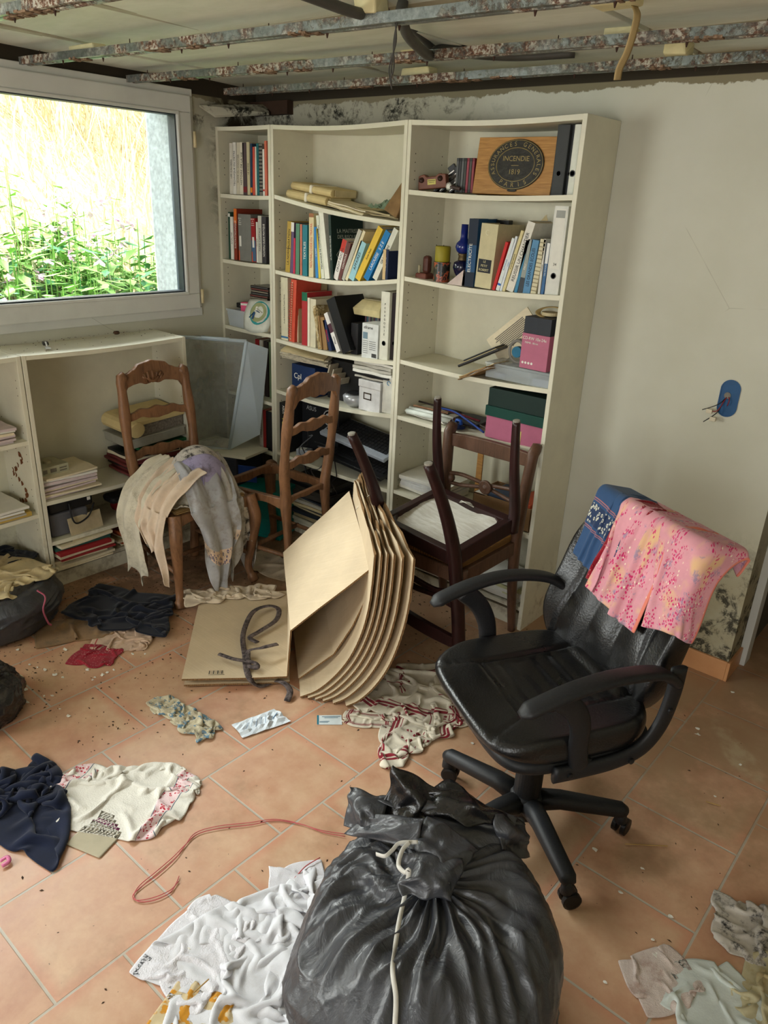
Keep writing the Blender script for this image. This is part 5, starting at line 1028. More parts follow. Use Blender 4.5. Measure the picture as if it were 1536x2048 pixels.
def french_chair(label,x,y,rz,rails,fw=.2,seat=True,topc=1.0):
    t=thing('ladder_back_chair',label,'chair',(x,y,0),rz)
    MX=Matrix(((0,1,0,0),(1,0,0,0),(0,0,1,0),(0,0,0,1)))   # rail x->y
    def stx(z): return -.19-.05*max(0,(z-.45)/.5)**1.2-.03*max(0,(.4-z)/.4)
    def sty(z): return .145+.012*math.sin((z-.45)*9)*(1 if z>.45 else 0)+.028*max(0,(z-.45)/.5)
    for s in (-1,1):
        zs=list(np.linspace(0,.93,34)); pts=[(stx(z),s*sty(z),z) for z in zs]
        pts+= [(stx(.95),s*(sty(.93)-.006),.95),(stx(.962),s*(sty(.93)-.022),.963)]
        rad=[.017+.006*math.exp(-((z-.42)/.07)**2)+.004*math.sin(z*14)**2*(z>.46)+(.002 if z<.1 else 0) for z in zs]+[.021,.017]
        mb=MB(); mb.tube(pts,rad,12,flat=1.15,sq=.7); obj('back_post',mb,WALN,t,smooth=True)
    yy=sty(.9)-.004
    ys,zt,zb=wavy(40,[.958,.966,.978,1.0,topc+.005,topc+.012,topc+.005,1.0,.978,.966,.958],[.868,.905,.912,.915,.905,.912,.905,.915,.912,.905,.868],-yy,yy)
    mb=MB(); mb.rail(ys,zt,zb,lambda q:stx(.95)-.02*(1-(q/yy)**2),.024,xf=MX); top=obj('crest_rail',mb,WALN,t,bevel=.004)
    if seat:
        mb=MB(); xx=stx(.95)+.012-.02
        for k in range(7):
            a=PI*k/6; mb.tube([(xx,.05*math.cos(a),.945+.02*math.sin(a)),(xx+.004,.035*math.cos(a),.925+.016*math.sin(a*2))],[.008,.005],8)
        mb.tube(catmull([(xx,-.03,.935),(xx+.004,-.01,.92),(xx+.004,.01,.92),(xx,.03,.935)],5),.007,8); obj('carving',mb,WALN,top,smooth=True)
    for z in rails:
        yy=sty(z); ys,zt,zb=wavy(32,[z+.012,z+.016,z+.03,z+.024,z+.034,z+.024,z+.03,z+.016,z+.012],[z-.022,z-.018,z-.008,z-.018,z-.024,z-.018,z-.008,z-.018,z-.022],-yy,yy)
        mb=MB(); mb.rail(ys,zt,zb,lambda q:stx(z)-.012*(1-(q/yy)**2),.02,xf=MX); obj('back_rail',mb,WALN,t,bevel=.003)
    # seat frame
    bx,fx=stx(.43)+.0,.19
    def board(a,b,z0,z1,th,nm='seat_rail'):
        a,b=Vector(a),Vector(b); d=(b-a).normalized(); p=Vector((-d.y,d.x,0))*th/2; n=14; mb=MB(); vs=[]
        for i in range(n):
            s=i/(n-1); c=a.lerp(b,s); zz=z0+.012*math.sin(PI*s*2)**2+.012*math.sin(PI*s); 
            vs+=[(c.x-p.x,c.y-p.y,zz),(c.x+p.x,c.y+p.y,zz),(c.x+p.x,c.y+p.y,z1),(c.x-p.x,c.y-p.y,z1)]
        mb.add(vs,[(i*4+k,i*4+(k+1)%4,i*4+4+(k+1)%4,i*4+4+k) for i in range(n-1) for k in range(4)]+[(3,2,1,0),tuple((n-1)*4+k for k in range(4))]); obj(nm,mb,WALN,t,bevel=.003)
    for s in (-1,1): board((bx,s*.15,0),(fx,s*fw,0),.385,.44,.026)
    board((fx,-fw,0),(fx,fw,0),.385,.44,.026); board((bx,-.145,0),(bx,.145,0),.40,.44,.022)
    for s in (-1,1):
        ctl=[(fx+.0,s*fw,.442),(fx+.012,s*(fw+.006),.40),(fx+.024,s*(fw+.014),.33),(fx+.006,s*(fw+.004),.2),(fx-.012,s*(fw-.006),.08),(fx+.004,s*(fw+.004),.02),(fx+.012,s*(fw+.008),.0)]
        pts=catmull(ctl,6); nP=len(pts); zs=[p[2] for p in pts]
        rad=[lerp(.0165,.027,max(0,min(1,(z-.1)/.25)))+(.006 if z<.03 else 0) for z in zs]
        mb=MB(); mb.tube(pts,rad,12,sq=.75); obj('front_leg',mb,WALN,t,smooth=True)
        mb=MB(); mb.tube([(fx-.0,s*(fw-.01),.15),(stx(.15),s*.145,.15)],.011,8); obj('stretcher',mb,WALN,t,smooth=True)
    mb=MB(); mb.tube([(0,-.17,.15),(0,.17,.15)],.011,8); obj('stretcher',mb,WALN,t,smooth=True)
    if seat:
        mb=MB(); mb.add([(bx+.01,-.14,.425),(bx+.01,.14,.425),(fx-.01,fw-.01,.425),(fx-.01,-fw+.01,.425),(bx+.01,-.14,.452),(bx+.01,.14,.452),(fx-.01,fw-.01,.452),(fx-.01,-fw+.01,.452)],[(0,3,2,1),(4,5,6,7),(0,1,5,4),(1,2,6,5),(2,3,7,6),(3,0,4,7)])
        rt=NT('rush_seat'); w=rt.wave(rt.co(),60,1); rt.set(rt.ramp(w,[(.2,srgb((120,92,54))),(.8,srgb((176,146,96)))]),.8,.2); rt.bump(w,.6,.004); obj('seat',mb,rt.m,t,bevel=.01)
    return t
french_chair('carved wooden ladder-back chair heaped with dirty clothes, in front of the low bookcase',.625,-.975,R(-3),(.775,.60),.195)
french_chair('wooden ladder-back chair frame with no seat, its back turned to the room, behind the cardboard',.765,-.575,R(187),(.765,.605),.185,False,1.0)
def klismos(label,loc,rot,M_,inv):
    t=thing('dining_chair',label,'chair',loc,rot=rot); W,D=(.203,.16) if inv else (.185,.19)
    def sx(z): return W+.02*max(0,(z-.46)/.4)
    def by(z):   # back post curve, +y is back
        if z>.44: u=(z-.44)/.4; return D+.01*u+.014*u*u*u
        u=(.44-z)/.44; return D+(.10 if inv else .06)*u**1.6
    for s in (-1,1):
        zs=list(np.linspace(0,.825,30)); pts=[(s*sx(z),by(z),z) for z in zs]+[(s*sx(.84),by(.84)+.018,.845),(s*sx(.84),by(.84)+.034,.842)]
        rad=[lerp(.014,.02,min(1,z/.4))*(1 if z<.6 else 1) for z in zs]+[.02,.015]
        mb=MB(); mb.tube(pts,rad,10,flat=1.35,sq=.7); o=obj('back_post',mb,M_,t,smooth=True)
        ctl=[(s*W,-D,.455),(s*(W+.004),-D-.012,.36),(s*(W+.003),-D-.012,.2),(s*(W+.002),-D-.018,.1),(s*(W+.0),-D-.028,.0)] if inv else [(s*W,-D,.455),(s*W,-D-.004,.3),(s*W,-D,.15),(s*W,-D-.012,.0)]
        pts=catmull(ctl,7); mb=MB(); mb.tube(pts,[lerp(.0135,.021,max(0,min(1,p[2]/.42))) for p in pts],10,sq=.6); obj('front_leg',mb,M_,t,smooth=True)
        if inv:
            mb=MB(); p=ctl[-1]; mb.lathe([(.0135,0),(.0135,-.006),(.010,-.007)],12,0,Matrix.Translation(p)); obj('foot_glide',mb,plain('felt_glide',(150,146,134),.6),t)
            mb=MB(); mb.lathe([(.0145,0),(.0145,-.006),(.010,-.007)],12,0,Matrix.Translation((s*sx(0),by(0),0))); obj('foot_glide',mb,plain('felt_glide',(150,146,134)),t)
    xs=list(np.linspace(-sx(.8),sx(.8),24)); mb=MB(); mb.rail(xs,[.83-.006*(x/.2)**2 for x in xs],[.765+.006*(x/.2)**2 for x in xs],lambda x:by(.8)+.004+.014*(1-(x/.215)**2),.022); obj('crest_rail',mb,M_,t,bevel=.004)
    # lower ornamental splat
    zc=.63; 
    if not inv:
        mb=MB()
        for s in (-1,1):
            for dz in (-1,1):
                mb.tube(catmull([(s*sx(zc),by(zc)+.002,zc+dz*.02),(s*.13,by(zc)+.016,zc+dz*.024),(s*.08,by(zc)+.024,zc+dz*.018),(s*.02,by(zc)+.03,zc+dz*.008)],6),.0085,8,flat=1)
            mb.lathe([(.022,-.012),(.022,.012)],14,0,Matrix.Translation((s*(sx(zc)-.018),by(zc)+.002,zc))@RX)
        obj('splat_bars',mb,M_,t,smooth=True)
        mb=MB(); mb.lathe([(.030,0),(.031,.006),(.026,.012),(.022,.008),(.018,.012),(.013,.008),(.009,.013),(.0,.015)],28,0,Matrix.Translation((0,by(zc)+.02,zc))@RX); obj('rosette',mb,M_,t,smooth=True)
    else:
        zc=.60; mb=MB()
        for dz in (-1,1):
            ys,zt,zb=wavy(30,[zc+dz*.028+.012,zc+dz*.012+.010,zc+dz*.02+.014,zc+dz*.012+.010,zc+dz*.028+.012],[zc+dz*.028-.014,zc+dz*.012-.01,zc+dz*.02-.008,zc+dz*.012-.01,zc+dz*.028-.014],-sx(zc),sx(zc)); mb.rail(ys,zt,zb,lambda x:by(zc)+.01+.02*(1-(x/.21)**2),.016)
        obj('splat',mb,M_,t,bevel=.003)
    # frame
    for (a,b,c,d) in ((-W-.01,-W+.025,-D,D),(W-.025,W+.01,-D,D),(-W,W,-D-.015,-D+.025),(-W,W,D-.02,D+.012)):
        mb=MB(); mb.box(a,b,c,d,.395,.455); obj('seat_rail',mb,M_,t,bevel=.004)
    if inv:
        mb=MB(); w,d=W-.02,D-.02; c=.03
        inner=[(-w,-d+c),(-w+c*.3,-d+c*.3),(-w+c,-d),(w-c,-d),(w-c*.3,-d+c*.3),(w,-d+c),(w,d-c),(w-c,d),(-w+c,d),(-w,d-c)]
        for sx_,sy_ in ((-1,-1),(1,-1),(1,1),(-1,1)): mb.prism([(sx_*w,sy_*d),(sx_*(w-.055),sy_*d),(sx_*(w-.02),sy_*(d-.02)),(sx_*w,sy_*(d-.055))],.40,.43,'z')
        obj('corner_block',mb,M_,t,bevel=.002)
        mb=MB(); r=np.random.RandomState(3); g=r.rand(14,14)
        mb.grid(lambda u,v:((u-.5)*2*w,(v-.5)*2*d,.418-.006*g[int(u*13),int(v*13)]-.006*math.sin(9*u+4*v)),14,14); lt=NT('lining_cloth'); n=lt.noise(lt.co(scale=(3,18,3)),4,6,.7); lt.set(lt.ramp(n,[(.3,srgb((190,184,168))),(.7,srgb((226,224,216)))]),.85,.1); lt.bump(n,.5,.004)
        obj('underside_cloth',mb,lt.m,t,smooth=True)
        mb=MB(); mb.add([(-.05,-.13,.40),(-.0,-.17,.405),(.03,-.13,.395),(.01,-.11,.375),(-.03,-.12,.38)],[(0,1,2,3,4)]); obj('torn_flap',mb,lt.m,t,solid=.002)
        mb=MB(); mb.box(-W+.012,W-.012,-D+.012,D-.012,.445,.458); obj('seat',mb,plain('old_cane',(150,112,60),.6,bump=.4),t,bevel=.01)
    else:
        ct=NT('gold_seat_cloth'); w=ct.wave(ct.co(),26,1.5); ct.set(ct.ramp(w,[(.3,srgb((112,78,36))),(.7,srgb((160,118,62)))]),.6,.3); ct.bump(w,.4,.004)
        mb=MB(); mb.box(-W+.004,W-.004,-D-.004,D-.02,.452,.490); obj('seat',mb,ct.m,t,bevel=.014)
    return t
klismos('brown wooden chair with a rosette in its back, carrying an upturned chair','',(0,0,0),BRWN,False) if False else None
k1=klismos('brown wooden chair with a rosette in its back, carrying an upturned chair',(1.795,-.535,0),(0,0,0),BRWN,False)
k2=klismos('dark mahogany chair lying upside down on the brown chair, legs in the air',(1.789,-.667,.964),(R(180+10),0,R(-8)),MAHO,True)
# ---------------- office chair
LEA=NT('black_leather'); n=LEA.noise(LEA.co(),5,6,.65); n2=LEA.vor(LEA.co(),170); LEA.set(LEA.ramp(n,[(.3,srgb((9,9,10))),(.7,srgb((19,19,20)))]),LEA.ramp(n,[(.35,.27),(.65,.42)]),.55); LEA.bump(LEA.math('ADD',LEA.math('MULTIPLY',n2,.25),LEA.noise(LEA.co(),9,5,.6)),.28,.006); LEA=LEA.m
PLB=NT('chair_plastic'); n=PLB.noise(PLB.co(),180,3); PLB.set(PLB.ramp(n,[(.3,srgb((19,20,22))),(.7,srgb((29,30,33)))]),.52,.4); PLB.bump(n,.25,.001); PLB=PLB.m
OC=(2.60,-1.222,0)
t=thing('office_chair','black leather swivel chair with armrests and pieces of cloth over its back','office chair',OC,R(-30))
def se(a,n): c,s=math.cos(a),math.sin(a); return math.copysign(abs(c)**(2/n),c),math.copysign(abs(s)**(2/n),s)
def pad(hw,hd,n,topf,botf,edge,N=88,xf=None,taper=lambda y:1):
    "closed cushion: rings from the bottom centre over the rim to the top centre"
    mb=MB(); rings=[]; 
    for s in (.05,.5,.9): rings.append((s,'b',0))
    for k in range(1,9):
        a=-PI/2+PI*k/9; rings.append((.93+.07*math.cos(a),'e',math.sin(a)))
    for s in np.linspace(.93,.02,40): rings.append((s,'t',0))
    vs=[]
    for s,kk,q in rings:
        for k in range(N):
            x,y=se(2*PI*k/N,n); x*=hw*s; y*=hd*s; x*=taper(y)
            zt,zb=topf(x,y),botf(x,y)
            z=zb if kk=='b' else (zt if kk=='t' else (zt+zb)/2+(zt-zb)/2*q)
            vs.append((x,y,z))
    M=len(rings); fs=[(i*N+k,i*N+(k+1)%N,(i+1)*N+(k+1)%N,(i+1)*N+k) for i in range(M-1) for k in range(N)]
    fs+=[tuple(range(N))[::-1],tuple((M-1)*N+k for k in range(N))]
    return mb.add(vs,fs,0,xf)
def g(x,s): return math.exp(-(x/s)**2)
def sstep(x,a,b): q=max(0,min(1,(x-a)/(b-a))); return q*q*(3-2*q)
def seat_top(x,y):
    z=.056-.02*sstep(-y,.10,.24)-.008*(1-(x/.24)**2)*(1-(y/.24)**2)
    ins=sstep(.125-abs(x),-.006,.02)*sstep(y+.11,-.006,.02)
    z-=.012*ins*(1-sstep(y,.14,.2))
    if abs(x)<.12 and y>-.11: z+=.006*ins*abs(math.sin((y+.11)*PI/.055))
    z-=.010*g(abs(x)-.128-.1*max(0,(-.1-y)),.005)*(y>-.115)+.008*g(y+.115,.005)*(abs(x)<.13)
    if y<-.115: z-=.006*g(abs(x)-.128-.35*(-.115-y),.004)
    return z
mb=pad(.245,.245,4.2,seat_top,lambda x,y:-.030+.03*sstep(-y,.05,.25),0,xf=Matrix.Translation((0,-.02,.475)))
seat=obj('seat_cushion',mb,LEA,t,smooth=True)
mb=pad(.235,.235,4.5,lambda x,y:.02,lambda x,y:-.02,0,xf=Matrix.Translation((0,.01,.43))); obj('seat_shell',mb,PLB,t,smooth=True)
def back_top(x,y):
    z=.04-.014*(x/.22)**2*0+.02*g(y+.12,.10)
    # quilting channels in lower middle
    if abs(x)<.15: z+=.010*abs(math.cos((x)*PI/.1))*sstep(.10-y,-.02,.05)*sstep(y+.24,0,.05)
    z-=.010*g(abs(x)-.155+.12*(y+.05),.005)*sstep(.28-y,0,.05)-0
    z-=.010*g(y-.10-.0*x,.005)*(abs(x)<.16)+.008*g(y+.215,.005)
    z-=.007*g(y-.08,.004)*(abs(x)>.155)
    z+=.0035*math.sin(31*x+9*y)*math.sin(17*y+3*x)
    return z
BKM=Matrix.Translation((-.045,.287,.708))@Matrix.Rotation(R(3),4,'Z')@Matrix.Rotation(R(76),4,'X')
mb=pad(.238,.268,4.2,back_top,lambda x,y:-.03,0,xf=BKM,taper=lambda y:1-.17*sstep(y,.05,.28)-.05*sstep(-y,.1,.28))
mb.v=[(x,y+.035*(x/.23)**2*-1,z) for x,y,z in mb.v]
obj('backrest',mb,LEA,t,smooth=True)
mb=pad(.20,.26,4,lambda x,y:.006,lambda x,y:-.012,0,xf=BKM@Matrix.Translation((0,-.0,-.034))); obj('back_shell',mb,PLB,t,smooth=True)
for s in (-1,1):
    a=thing('armrest',None,None); a.parent=t
    pts=catmull([(s*.262,-.235,.648),(s*.266,-.19,.668),(s*.268,-.10,.695),(s*.268,.0,.708),(s*.262,.10,.700),(s*.252,.165,.680),(s*.240,.215,.640)],7); nP=len(pts)
    mb=MB(); mb.tube(pts,[.027*(min(1,.45+i*.16)) for i in range(nP)],14,flat=.5,up=(0,0,1),sq=.8); obj('arm_pad',mb,PLB,a,smooth=True)
    pts=catmull([(s*.266,-.135,.676),(s*.262,-.085,.63),(s*.255,-.055,.57),(s*.247,-.045,.50),(s*.244,-.03,.44),(s*.236,.0,.42)],7)
    mb=MB(); mb.tube(pts,[.03-.004*i/len(pts) for i in range(len(pts))],12,flat=.42,up=(1,0,0),sq=.8)
    obj('arm_support',mb,PLB,a,smooth=True)
    pts=catmull([(s*.242,.222,.68),(s*.242,.22,.60),(s*.243,.20,.51),(s*.243,.155,.448),(s*.243,.08,.424),(s*.243,-.02,.420),(s*.243,-.10,.422)],7)
    mb=MB(); mb.tube(pts,.024,12,flat=.45,up=(1,0,0),sq=.8); obj('side_bracket',mb,PLB,a,smooth=True)
    for p in ((s*.255,.215,.64),(s*.255,.212,.56),(s*.256,.12,.424),(s*.256,-.06,.421)): mb=MB(); mb.lathe([(.008,-.003),(.008,.003),(.004,.004)],10,0,Matrix.Translation(p)@Matrix.Rotation(R(90*s),4,'Y')); obj('bolt',mb,BLK,a)
mb=MB(); mb.lathe([(.045,.375),(.045,.39),(.036,.388),(.034,.34),(.034,.30),(.040,.298),(.040,.10),(.044,.08),(.044,.05)],28); obj('gas_column',mb,PLB,t,smooth=False)
mb=MB(); mb.box(-.09,.09,-.11,.11,.372,.39); mb.tube([(.05,-.02,.38),(.2,-.04,.375)],.006,8); obj('tilt_mechanism',mb,PLB,t,bevel=.004)
for k,a in enumerate((36,-36,-108,108,180)):
    a=R(a+30); d=Vector((math.cos(a),math.sin(a),0)); l=thing('base_leg',None,None); l.parent=t
    mb=MB(); mb.tube([tuple(d*.02+Vector((0,0,.10))),tuple(d*.10+Vector((0,0,.108))),tuple(d*.28+Vector((0,0,.092))),tuple(d*.295+Vector((0,0,.085)))],[.034,.029,.024,.017],14,flat=.9,sq=.85); obj('spoke',mb,PLB,l,smooth=True)
    c=d*.285; q=a+R(50+37*k); w=Vector((-math.sin(q),math.cos(q),0)); f_=Vector((math.cos(q),math.sin(q),0))
    mb=MB()
    for s in (-1,1):
        cc=c+w*.014*s+f_*.012+Vector((0,0,.027)); m=Matrix.Translation(cc)@(Vector((0,0,1)).rotation_difference(w).to_matrix().to_4x4())
        mb.lathe([(.02,-.008),(.0265,-.006),(.0265,.006),(.02,.008)],20,0,m)
    obj('caster_wheel',mb,plain('caster_black',(18,18,19),.35),l,smooth=False)
    mb=MB(); cc=c+Vector((0,0,.05)); mb.tube([tuple(c+f_*-.004+Vector((0,0,.09))),tuple(c+Vector((0,0,.055))),tuple(c+f_*.02+Vector((0,0,.036)))],[.011,.02,.014],10); obj('caster_hood',mb,PLB,l,smooth=True)
mb=MB(); mb.lathe([(.05,.075),(.055,.10),(.048,.125),(.042,.13)],24); obj('hub',mb,PLB,t,smooth=True)
# ---------------- cardboard
def cardmat(name,rgb):
    t=NT(name); x,y,z=t.sep(t.co()); n=t.noise(t.co(),7,6,.65); n2=t.noise(t.co(scale=(1,40,1)),5,3)
    c=t.ramp(n,[(.3,srgb(tuple(int(a*.93) for a in rgb))),(.7,srgb(rgb))]); c=t.mix(t.ramp(n2,[(.5,0),(.8,.12)]),c,srgb((250,240,215)))
    t.set(c,.75,.2); t.bump(n2,.2,.002); return t.m
CARD=cardmat('cardboard',(206,186,154)); EDGE=NT('corrugated_edge'); w=EDGE.wave(EDGE.co(),90,2); EDGE.set(EDGE.ramp(w,[(.3,srgb((92,66,42))),(.7,srgb((160,126,86)))]),.9,.1); EDGE.bump(w,.6,.003); EDGE=EDGE.m
ew=Vector((-.735,.678,0)).normalized(); eu=Vector((.678,.735,0)).normalized()
CM=lambda: basis(ew,eu,(0,0,1))      # local x = into depth, y = s, z up
CO=lambda s,z,c: (c,s,z)
def card_sheet(label,prof,c0,c1,th=.008,group=None,cat='cardboard sheet',jag=0,parent=None,name='cardboard_sheet',skew=0,topskew=0):
    "profile of (s,z) extruded along w from c0 to c1"
    P=[Vector((0,s,z)) for s,z in prof]; n=len(P); mb=MB(); vs=[]; K=10
    nor=[]
    for i in range(n):
        d=(P[min(i+1,n-1)]-P[max(i-1,0)]).normalized(); nor.append(Vector((0,-d.z,d.y)))
    rr=random.Random(len(label or "x"))
    for side in (-.5,.5):
        for i in range(n):
            for k in range(K):
                c=lerp(c0,c1,k/(K-1)); p=P[i]+nor[i]*th*side
                u=k/(K-1); zz=p.z+topskew*u*(i/(n-1)); 
                if i==n-1: zz+=jag*rr.uniform(-1,.4)
                vs.append((c,p.y+skew*u,max(.001,zz)))
    L=n*K; F=[];
    for i in range(n-1):
        for k in range(K-1):
            q=(i*K+k,i*K+k+1,(i+1)*K+k+1,(i+1)*K+k); F+=[q,tuple(a+L for a in q[::-1])]
    mb.add(vs,F,0)
    E_=[]
    for i in range(n-1): E_+=[(i*K,(i+1)*K,(i+1)*K+L,i*K+L),((i+1)*K+K-1,i*K+K-1,i*K+K-1+L,(i+1)*K+K-1+L)]
    for k in range(K-1): E_+=[(k+1,k,k+L,k+1+L),((n-1)*K+k,(n-1)*K+k+1,(n-1)*K+k+1+L,(n-1)*K+k+L)]
    mb.f+=[list(q) for q in E_]; mb.m+=[1]*len(E_)
    m=CM(); mb.v=[tuple(m@Vector(v)) for v in mb.v]
    o=obj(name,mb,[CARD,EDGE],parent)
    if label: tag(o,label,cat,group)
    return o
# measured front profile of innermost and outermost sheet
inn=[(.205,.004),(.265,.03),(.33,.09),(.385,.17),(.425,.27),(.448,.38),(.458,.50),(.462,.60)]
out=[(.372,.004),(.42,.03),(.475,.09),(.52,.17),(.553,.27),(.575,.38),(.586,.50),(.588,.612)]
names=['innermost curved cardboard sheet, right behind the folded box','second curved cardboard sheet from the inside of the bundle','third curved cardboard sheet from the inside of the bundle','fourth curved cardboard sheet, in the middle of the bundle','fifth curved cardboard sheet, second from the outside','outermost curved cardboard sheet of the bundle, facing the chairs']
for k in range(6):
    f_=[0,.17,.33,.5,.72,1][k]; pr=[(lerp(a[0],b[0],f_),lerp(a[1],b[1],f_)) for a,b in zip(inn,out)]
    pr=catmull([(a,b,0) for a,b in pr],4); pr=[(a,b) for a,b,_ in pr]
    c0=lerp(-2.085,-2.15,f_); 
    card_sheet(names[k],pr,c0,-1.40+.015*k,.0075,None,jag=.02,topskew=.02,skew=lerp(-.018,-.085,f_))
    if k<5:   # short top flap with dark corrugated end
        tp=[(a+.012,b) for a,b in pr if b>.40]; 
# folded box: floor board, riser, bright sloping panel
bx=thing('folded_box','large opened cardboard box, one flap flat on the floor and one side sloping up','cardboard box',(0,0,0))
card_sheet(None,[(-.235,.038),(-.1,.036),(.04,.034),(.157,.036)],-2.0,-1.33,.008,parent=bx,name='floor_flap')
card_sheet(None,[(-.228,.012),(-.1,.012),(.04,.010),(.165,.012)],-2.0,-1.33,.008,parent=bx,name='floor_flap')
card_sheet(None,[(.157,.036),(.163,.13),(.171,.239)],-2.0,-1.33,.006,parent=bx,name='riser_panel')
card_sheet(None,[(.171,.239),(.27,.327),(.37,.412),(.461,.493)],-2.0,-1.34,.006,parent=bx,name='sloping_panel',topskew=.042,skew=-.034)
card_sheet(None,[(.461,.493),(.452,.38),(.40,.25),(.332,.129),(.20,.022)],-1.995,-1.36,.006,parent=bx,name='inner_panel',skew=-.034)
mb=MB()
for k in range(14): 
    y=-.155+.0052*k; mb.box(-1.972,-1.95,y,y+.0012+.002*(k%3==0),.0402,.0406)
mb.box(-1.978,-1.976,-.165,-.08,.0402,.0406); m=CM(); mb.v=[tuple(m@Vector(v)) for v in mb.v]; obj('barcode',mb,INK,bx)
mb=MB(); o_=CM()
mb.tube([at(712,1020,2,.55),at(722,1005,2,.59),at(745,985,2,.615),at(757,985,2,.625)],.0022,6); tag(obj('string',mb,plain('white_string',(220,214,196),.8),smooth=True),'pale string tied around the top of the cardboard bundle','string')
mb=MB()
P2=[at(438,1308,2,.06),at(468,1318,2,.062),at(508,1325,2,.062),at(515,1335,2,.058),at(495,1332,2,.05)]
mb.tube(catmull(P2,6),.009,8,flat=.5)
P1=[at(x,y,2,z) for x,y,z in ((555,1288,.085),(525,1295,.09),(497,1303,.06),(497,1330,.05),(488,1300,.05),(487,1265,.055),(505,1225,.06),(535,1212,.065),(557,1218,.065),(552,1240,.06),(520,1262,.055),(500,1275,.055),(515,1285,.055))]
mb.tube(catmull(P1,7),.0115,8,flat=.25,up=(0,.1,1))
P3=[at(x,y,2,z) for x,y,z in ((490,1300,.052),(492,1330,.05),(500,1358,.036),(520,1372,.008),(548,1362,.01),(568,1366,.03),(580,1382,.02),(574,1402,.006))]
mb.tube(catmull(P3,7),.013,8,flat=.25,up=(0,.1,1))
bt=NT('grey_braid'); n=bt.noise(bt.co(),60,4,.7); bt.set(bt.ramp(n,[(.35,srgb((44,38,38))),(.65,srgb((110,98,94)))]),.8,.2); bt.bump(n,.6,.003)
tag(obj('cloth_belt',mb,bt.m,smooth=True),'dark grey woven belt lying in a loop on the flat cardboard flap','belt')
# ---------------- cloth: small numpy solver, each piece crumples and settles on what lies below it
def noise2(r,n,sc):
    g=r.randn(sc+3,sc+3); x=np.linspace(0,sc,n); i=x.astype(int); f=x-i; f=f*f*(3-2*f)
    a=g[i][:,i]; b=g[i+1][:,i]; c=g[i][:,i+1]; d=g[i+1][:,i+1]; fx=f[:,None]; fy=f[None,:]
    return a*(1-fx)*(1-fy)+b*fx*(1-fy)+c*(1-fx)*fy+d*fx*fy
def settle(P,lx,ly,colliders,steps=90,thick=.008,floor=.003,grav=-.0009,fric=.75,selfc=True,pins=None,stick=.3):
    nu,nv,_=P.shape; Q=P.copy(); dx,dy=lx/(nu-1),ly/(nv-1); dd=math.hypot(dx,dy)
    idx=np.arange(nu*nv).reshape(nu,nv)
    pin=P[pins] if pins is not None else None
    def con(A,B,L,k):
        d=B-A; l=np.sqrt((d*d).sum(-1,keepdims=True))+1e-9; c=d*((l-L)/l)*(.5*k); return c
    pairs=None
    for st in range(steps):
        V=(P-Q)*.96; V=np.clip(V,-.02,.02); Q=P.copy(); P=P+V; P[...,2]+=grav
        for it in range(5):
            for o in (0,1):
                c=con(P[o:-1:2],P[o+1::2],dx,1); P[o:-1:2]+=c; P[o+1::2]-=c
                c=con(P[:,o:-1:2],P[:,o+1::2],dy,1); P[:,o:-1:2]+=c; P[:,o+1::2]-=c
            c=con(P[:-1,:-1],P[1:,1:],dd,.25); P[:-1,:-1]+=c; P[1:,1:]-=c
            c=con(P[1:,:-1],P[:-1,1:],dd,.25); P[1:,:-1]+=c; P[:-1,1:]-=c
            c=con(P[:-2],P[2:],2*dx,.06); P[:-2]+=c; P[2:]-=c
            c=con(P[:,:-2],P[:,2:],2*dy,.06); P[:,:-2]+=c; P[:,2:]-=c
        if selfc:
            F=P.reshape(-1,3)
            if st%6==0:
                D=((F[:,None,:]-F[None,:,:])**2).sum(-1); D[np.tril_indices(len(F))]=9
                a,b=np.nonzero(D<(thick*2.2)**2); ia,ja=a//nv,a%nv; ib,jb=b//nv,b%nv
                m=(abs(ia-ib)+abs(ja-jb))>2; pairs=(a[m],b[m])
            a,b=pairs
            if len(a):
                d=F[b]-F[a]; l=np.sqrt((d*d).sum(1))+1e-9; m=l<thick
                c=d[m]*((thick-l[m])/l[m]*.4)[:,None]; np.add.at(F,a[m],-c); np.add.at(F,b[m],c)
            P=F.reshape(nu,nv,3)
        touched=P[...,2]<floor+.002
        P[...,2]=np.maximum(P[...,2],floor)
        for cfn in colliders: P,tc=cfn(P); touched|=tc
        P[touched,:2]+=(Q[touched,:2]-P[touched,:2])*stick
        Q[touched]=Q[touched]*(1-fric)+P[touched]*fric if False else Q[touched]+(P[touched]-Q[touched])*fric
        if pins is not None: P[pins]=pin
    return P
def box_col(M_,h,r=.01):
    "rounded box collider; M_ world matrix of its centre, h half sizes"
    M=np.array(M_); Ri=M[:3,:3]; c=M[:3,3]; h=np.array(h)
    def f(P):
        q=(P-c)@Ri; a=np.abs(q)-h; ins=(a<r).all(-1)
        if not ins.any(): return P,np.zeros(P.shape[:-1],bool)
        qq=q.copy(); cl=np.clip(q,-h,h); d=q-cl; L=np.sqrt((d*d).sum(-1)); 
        out=ins&(L>1e-6)&(L<r); 
        qq[out]=cl[out]+d[out]*(r/L[out])[:,None]
        inn_=ins&(L<=1e-6)
        if inn_.any():
            ai=a[inn_]; k=ai.argmax(1); t=qq[inn_]; rr=np.arange(len(k)); t[rr,k]=np.where(t[rr,k]>=0,1,-1)*(h[k]+r); qq[inn_]=t
        P=P.copy(); m=out|inn_; P[m]=qq[m]@Ri.T+c
        return P,m
    return f
def ball_col(c,rad):
    c=np.array(c); rad=np.array(rad)
    def f(P):
        q=(P-c)/rad; L=np.sqrt((q*q).sum(-1)); m=(L<1)&(L>1e-6)
        if not m.any(): return P,m
        P=P.copy(); P[m]=c+q[m]/L[m][:,None]*rad; return P,m
    return f
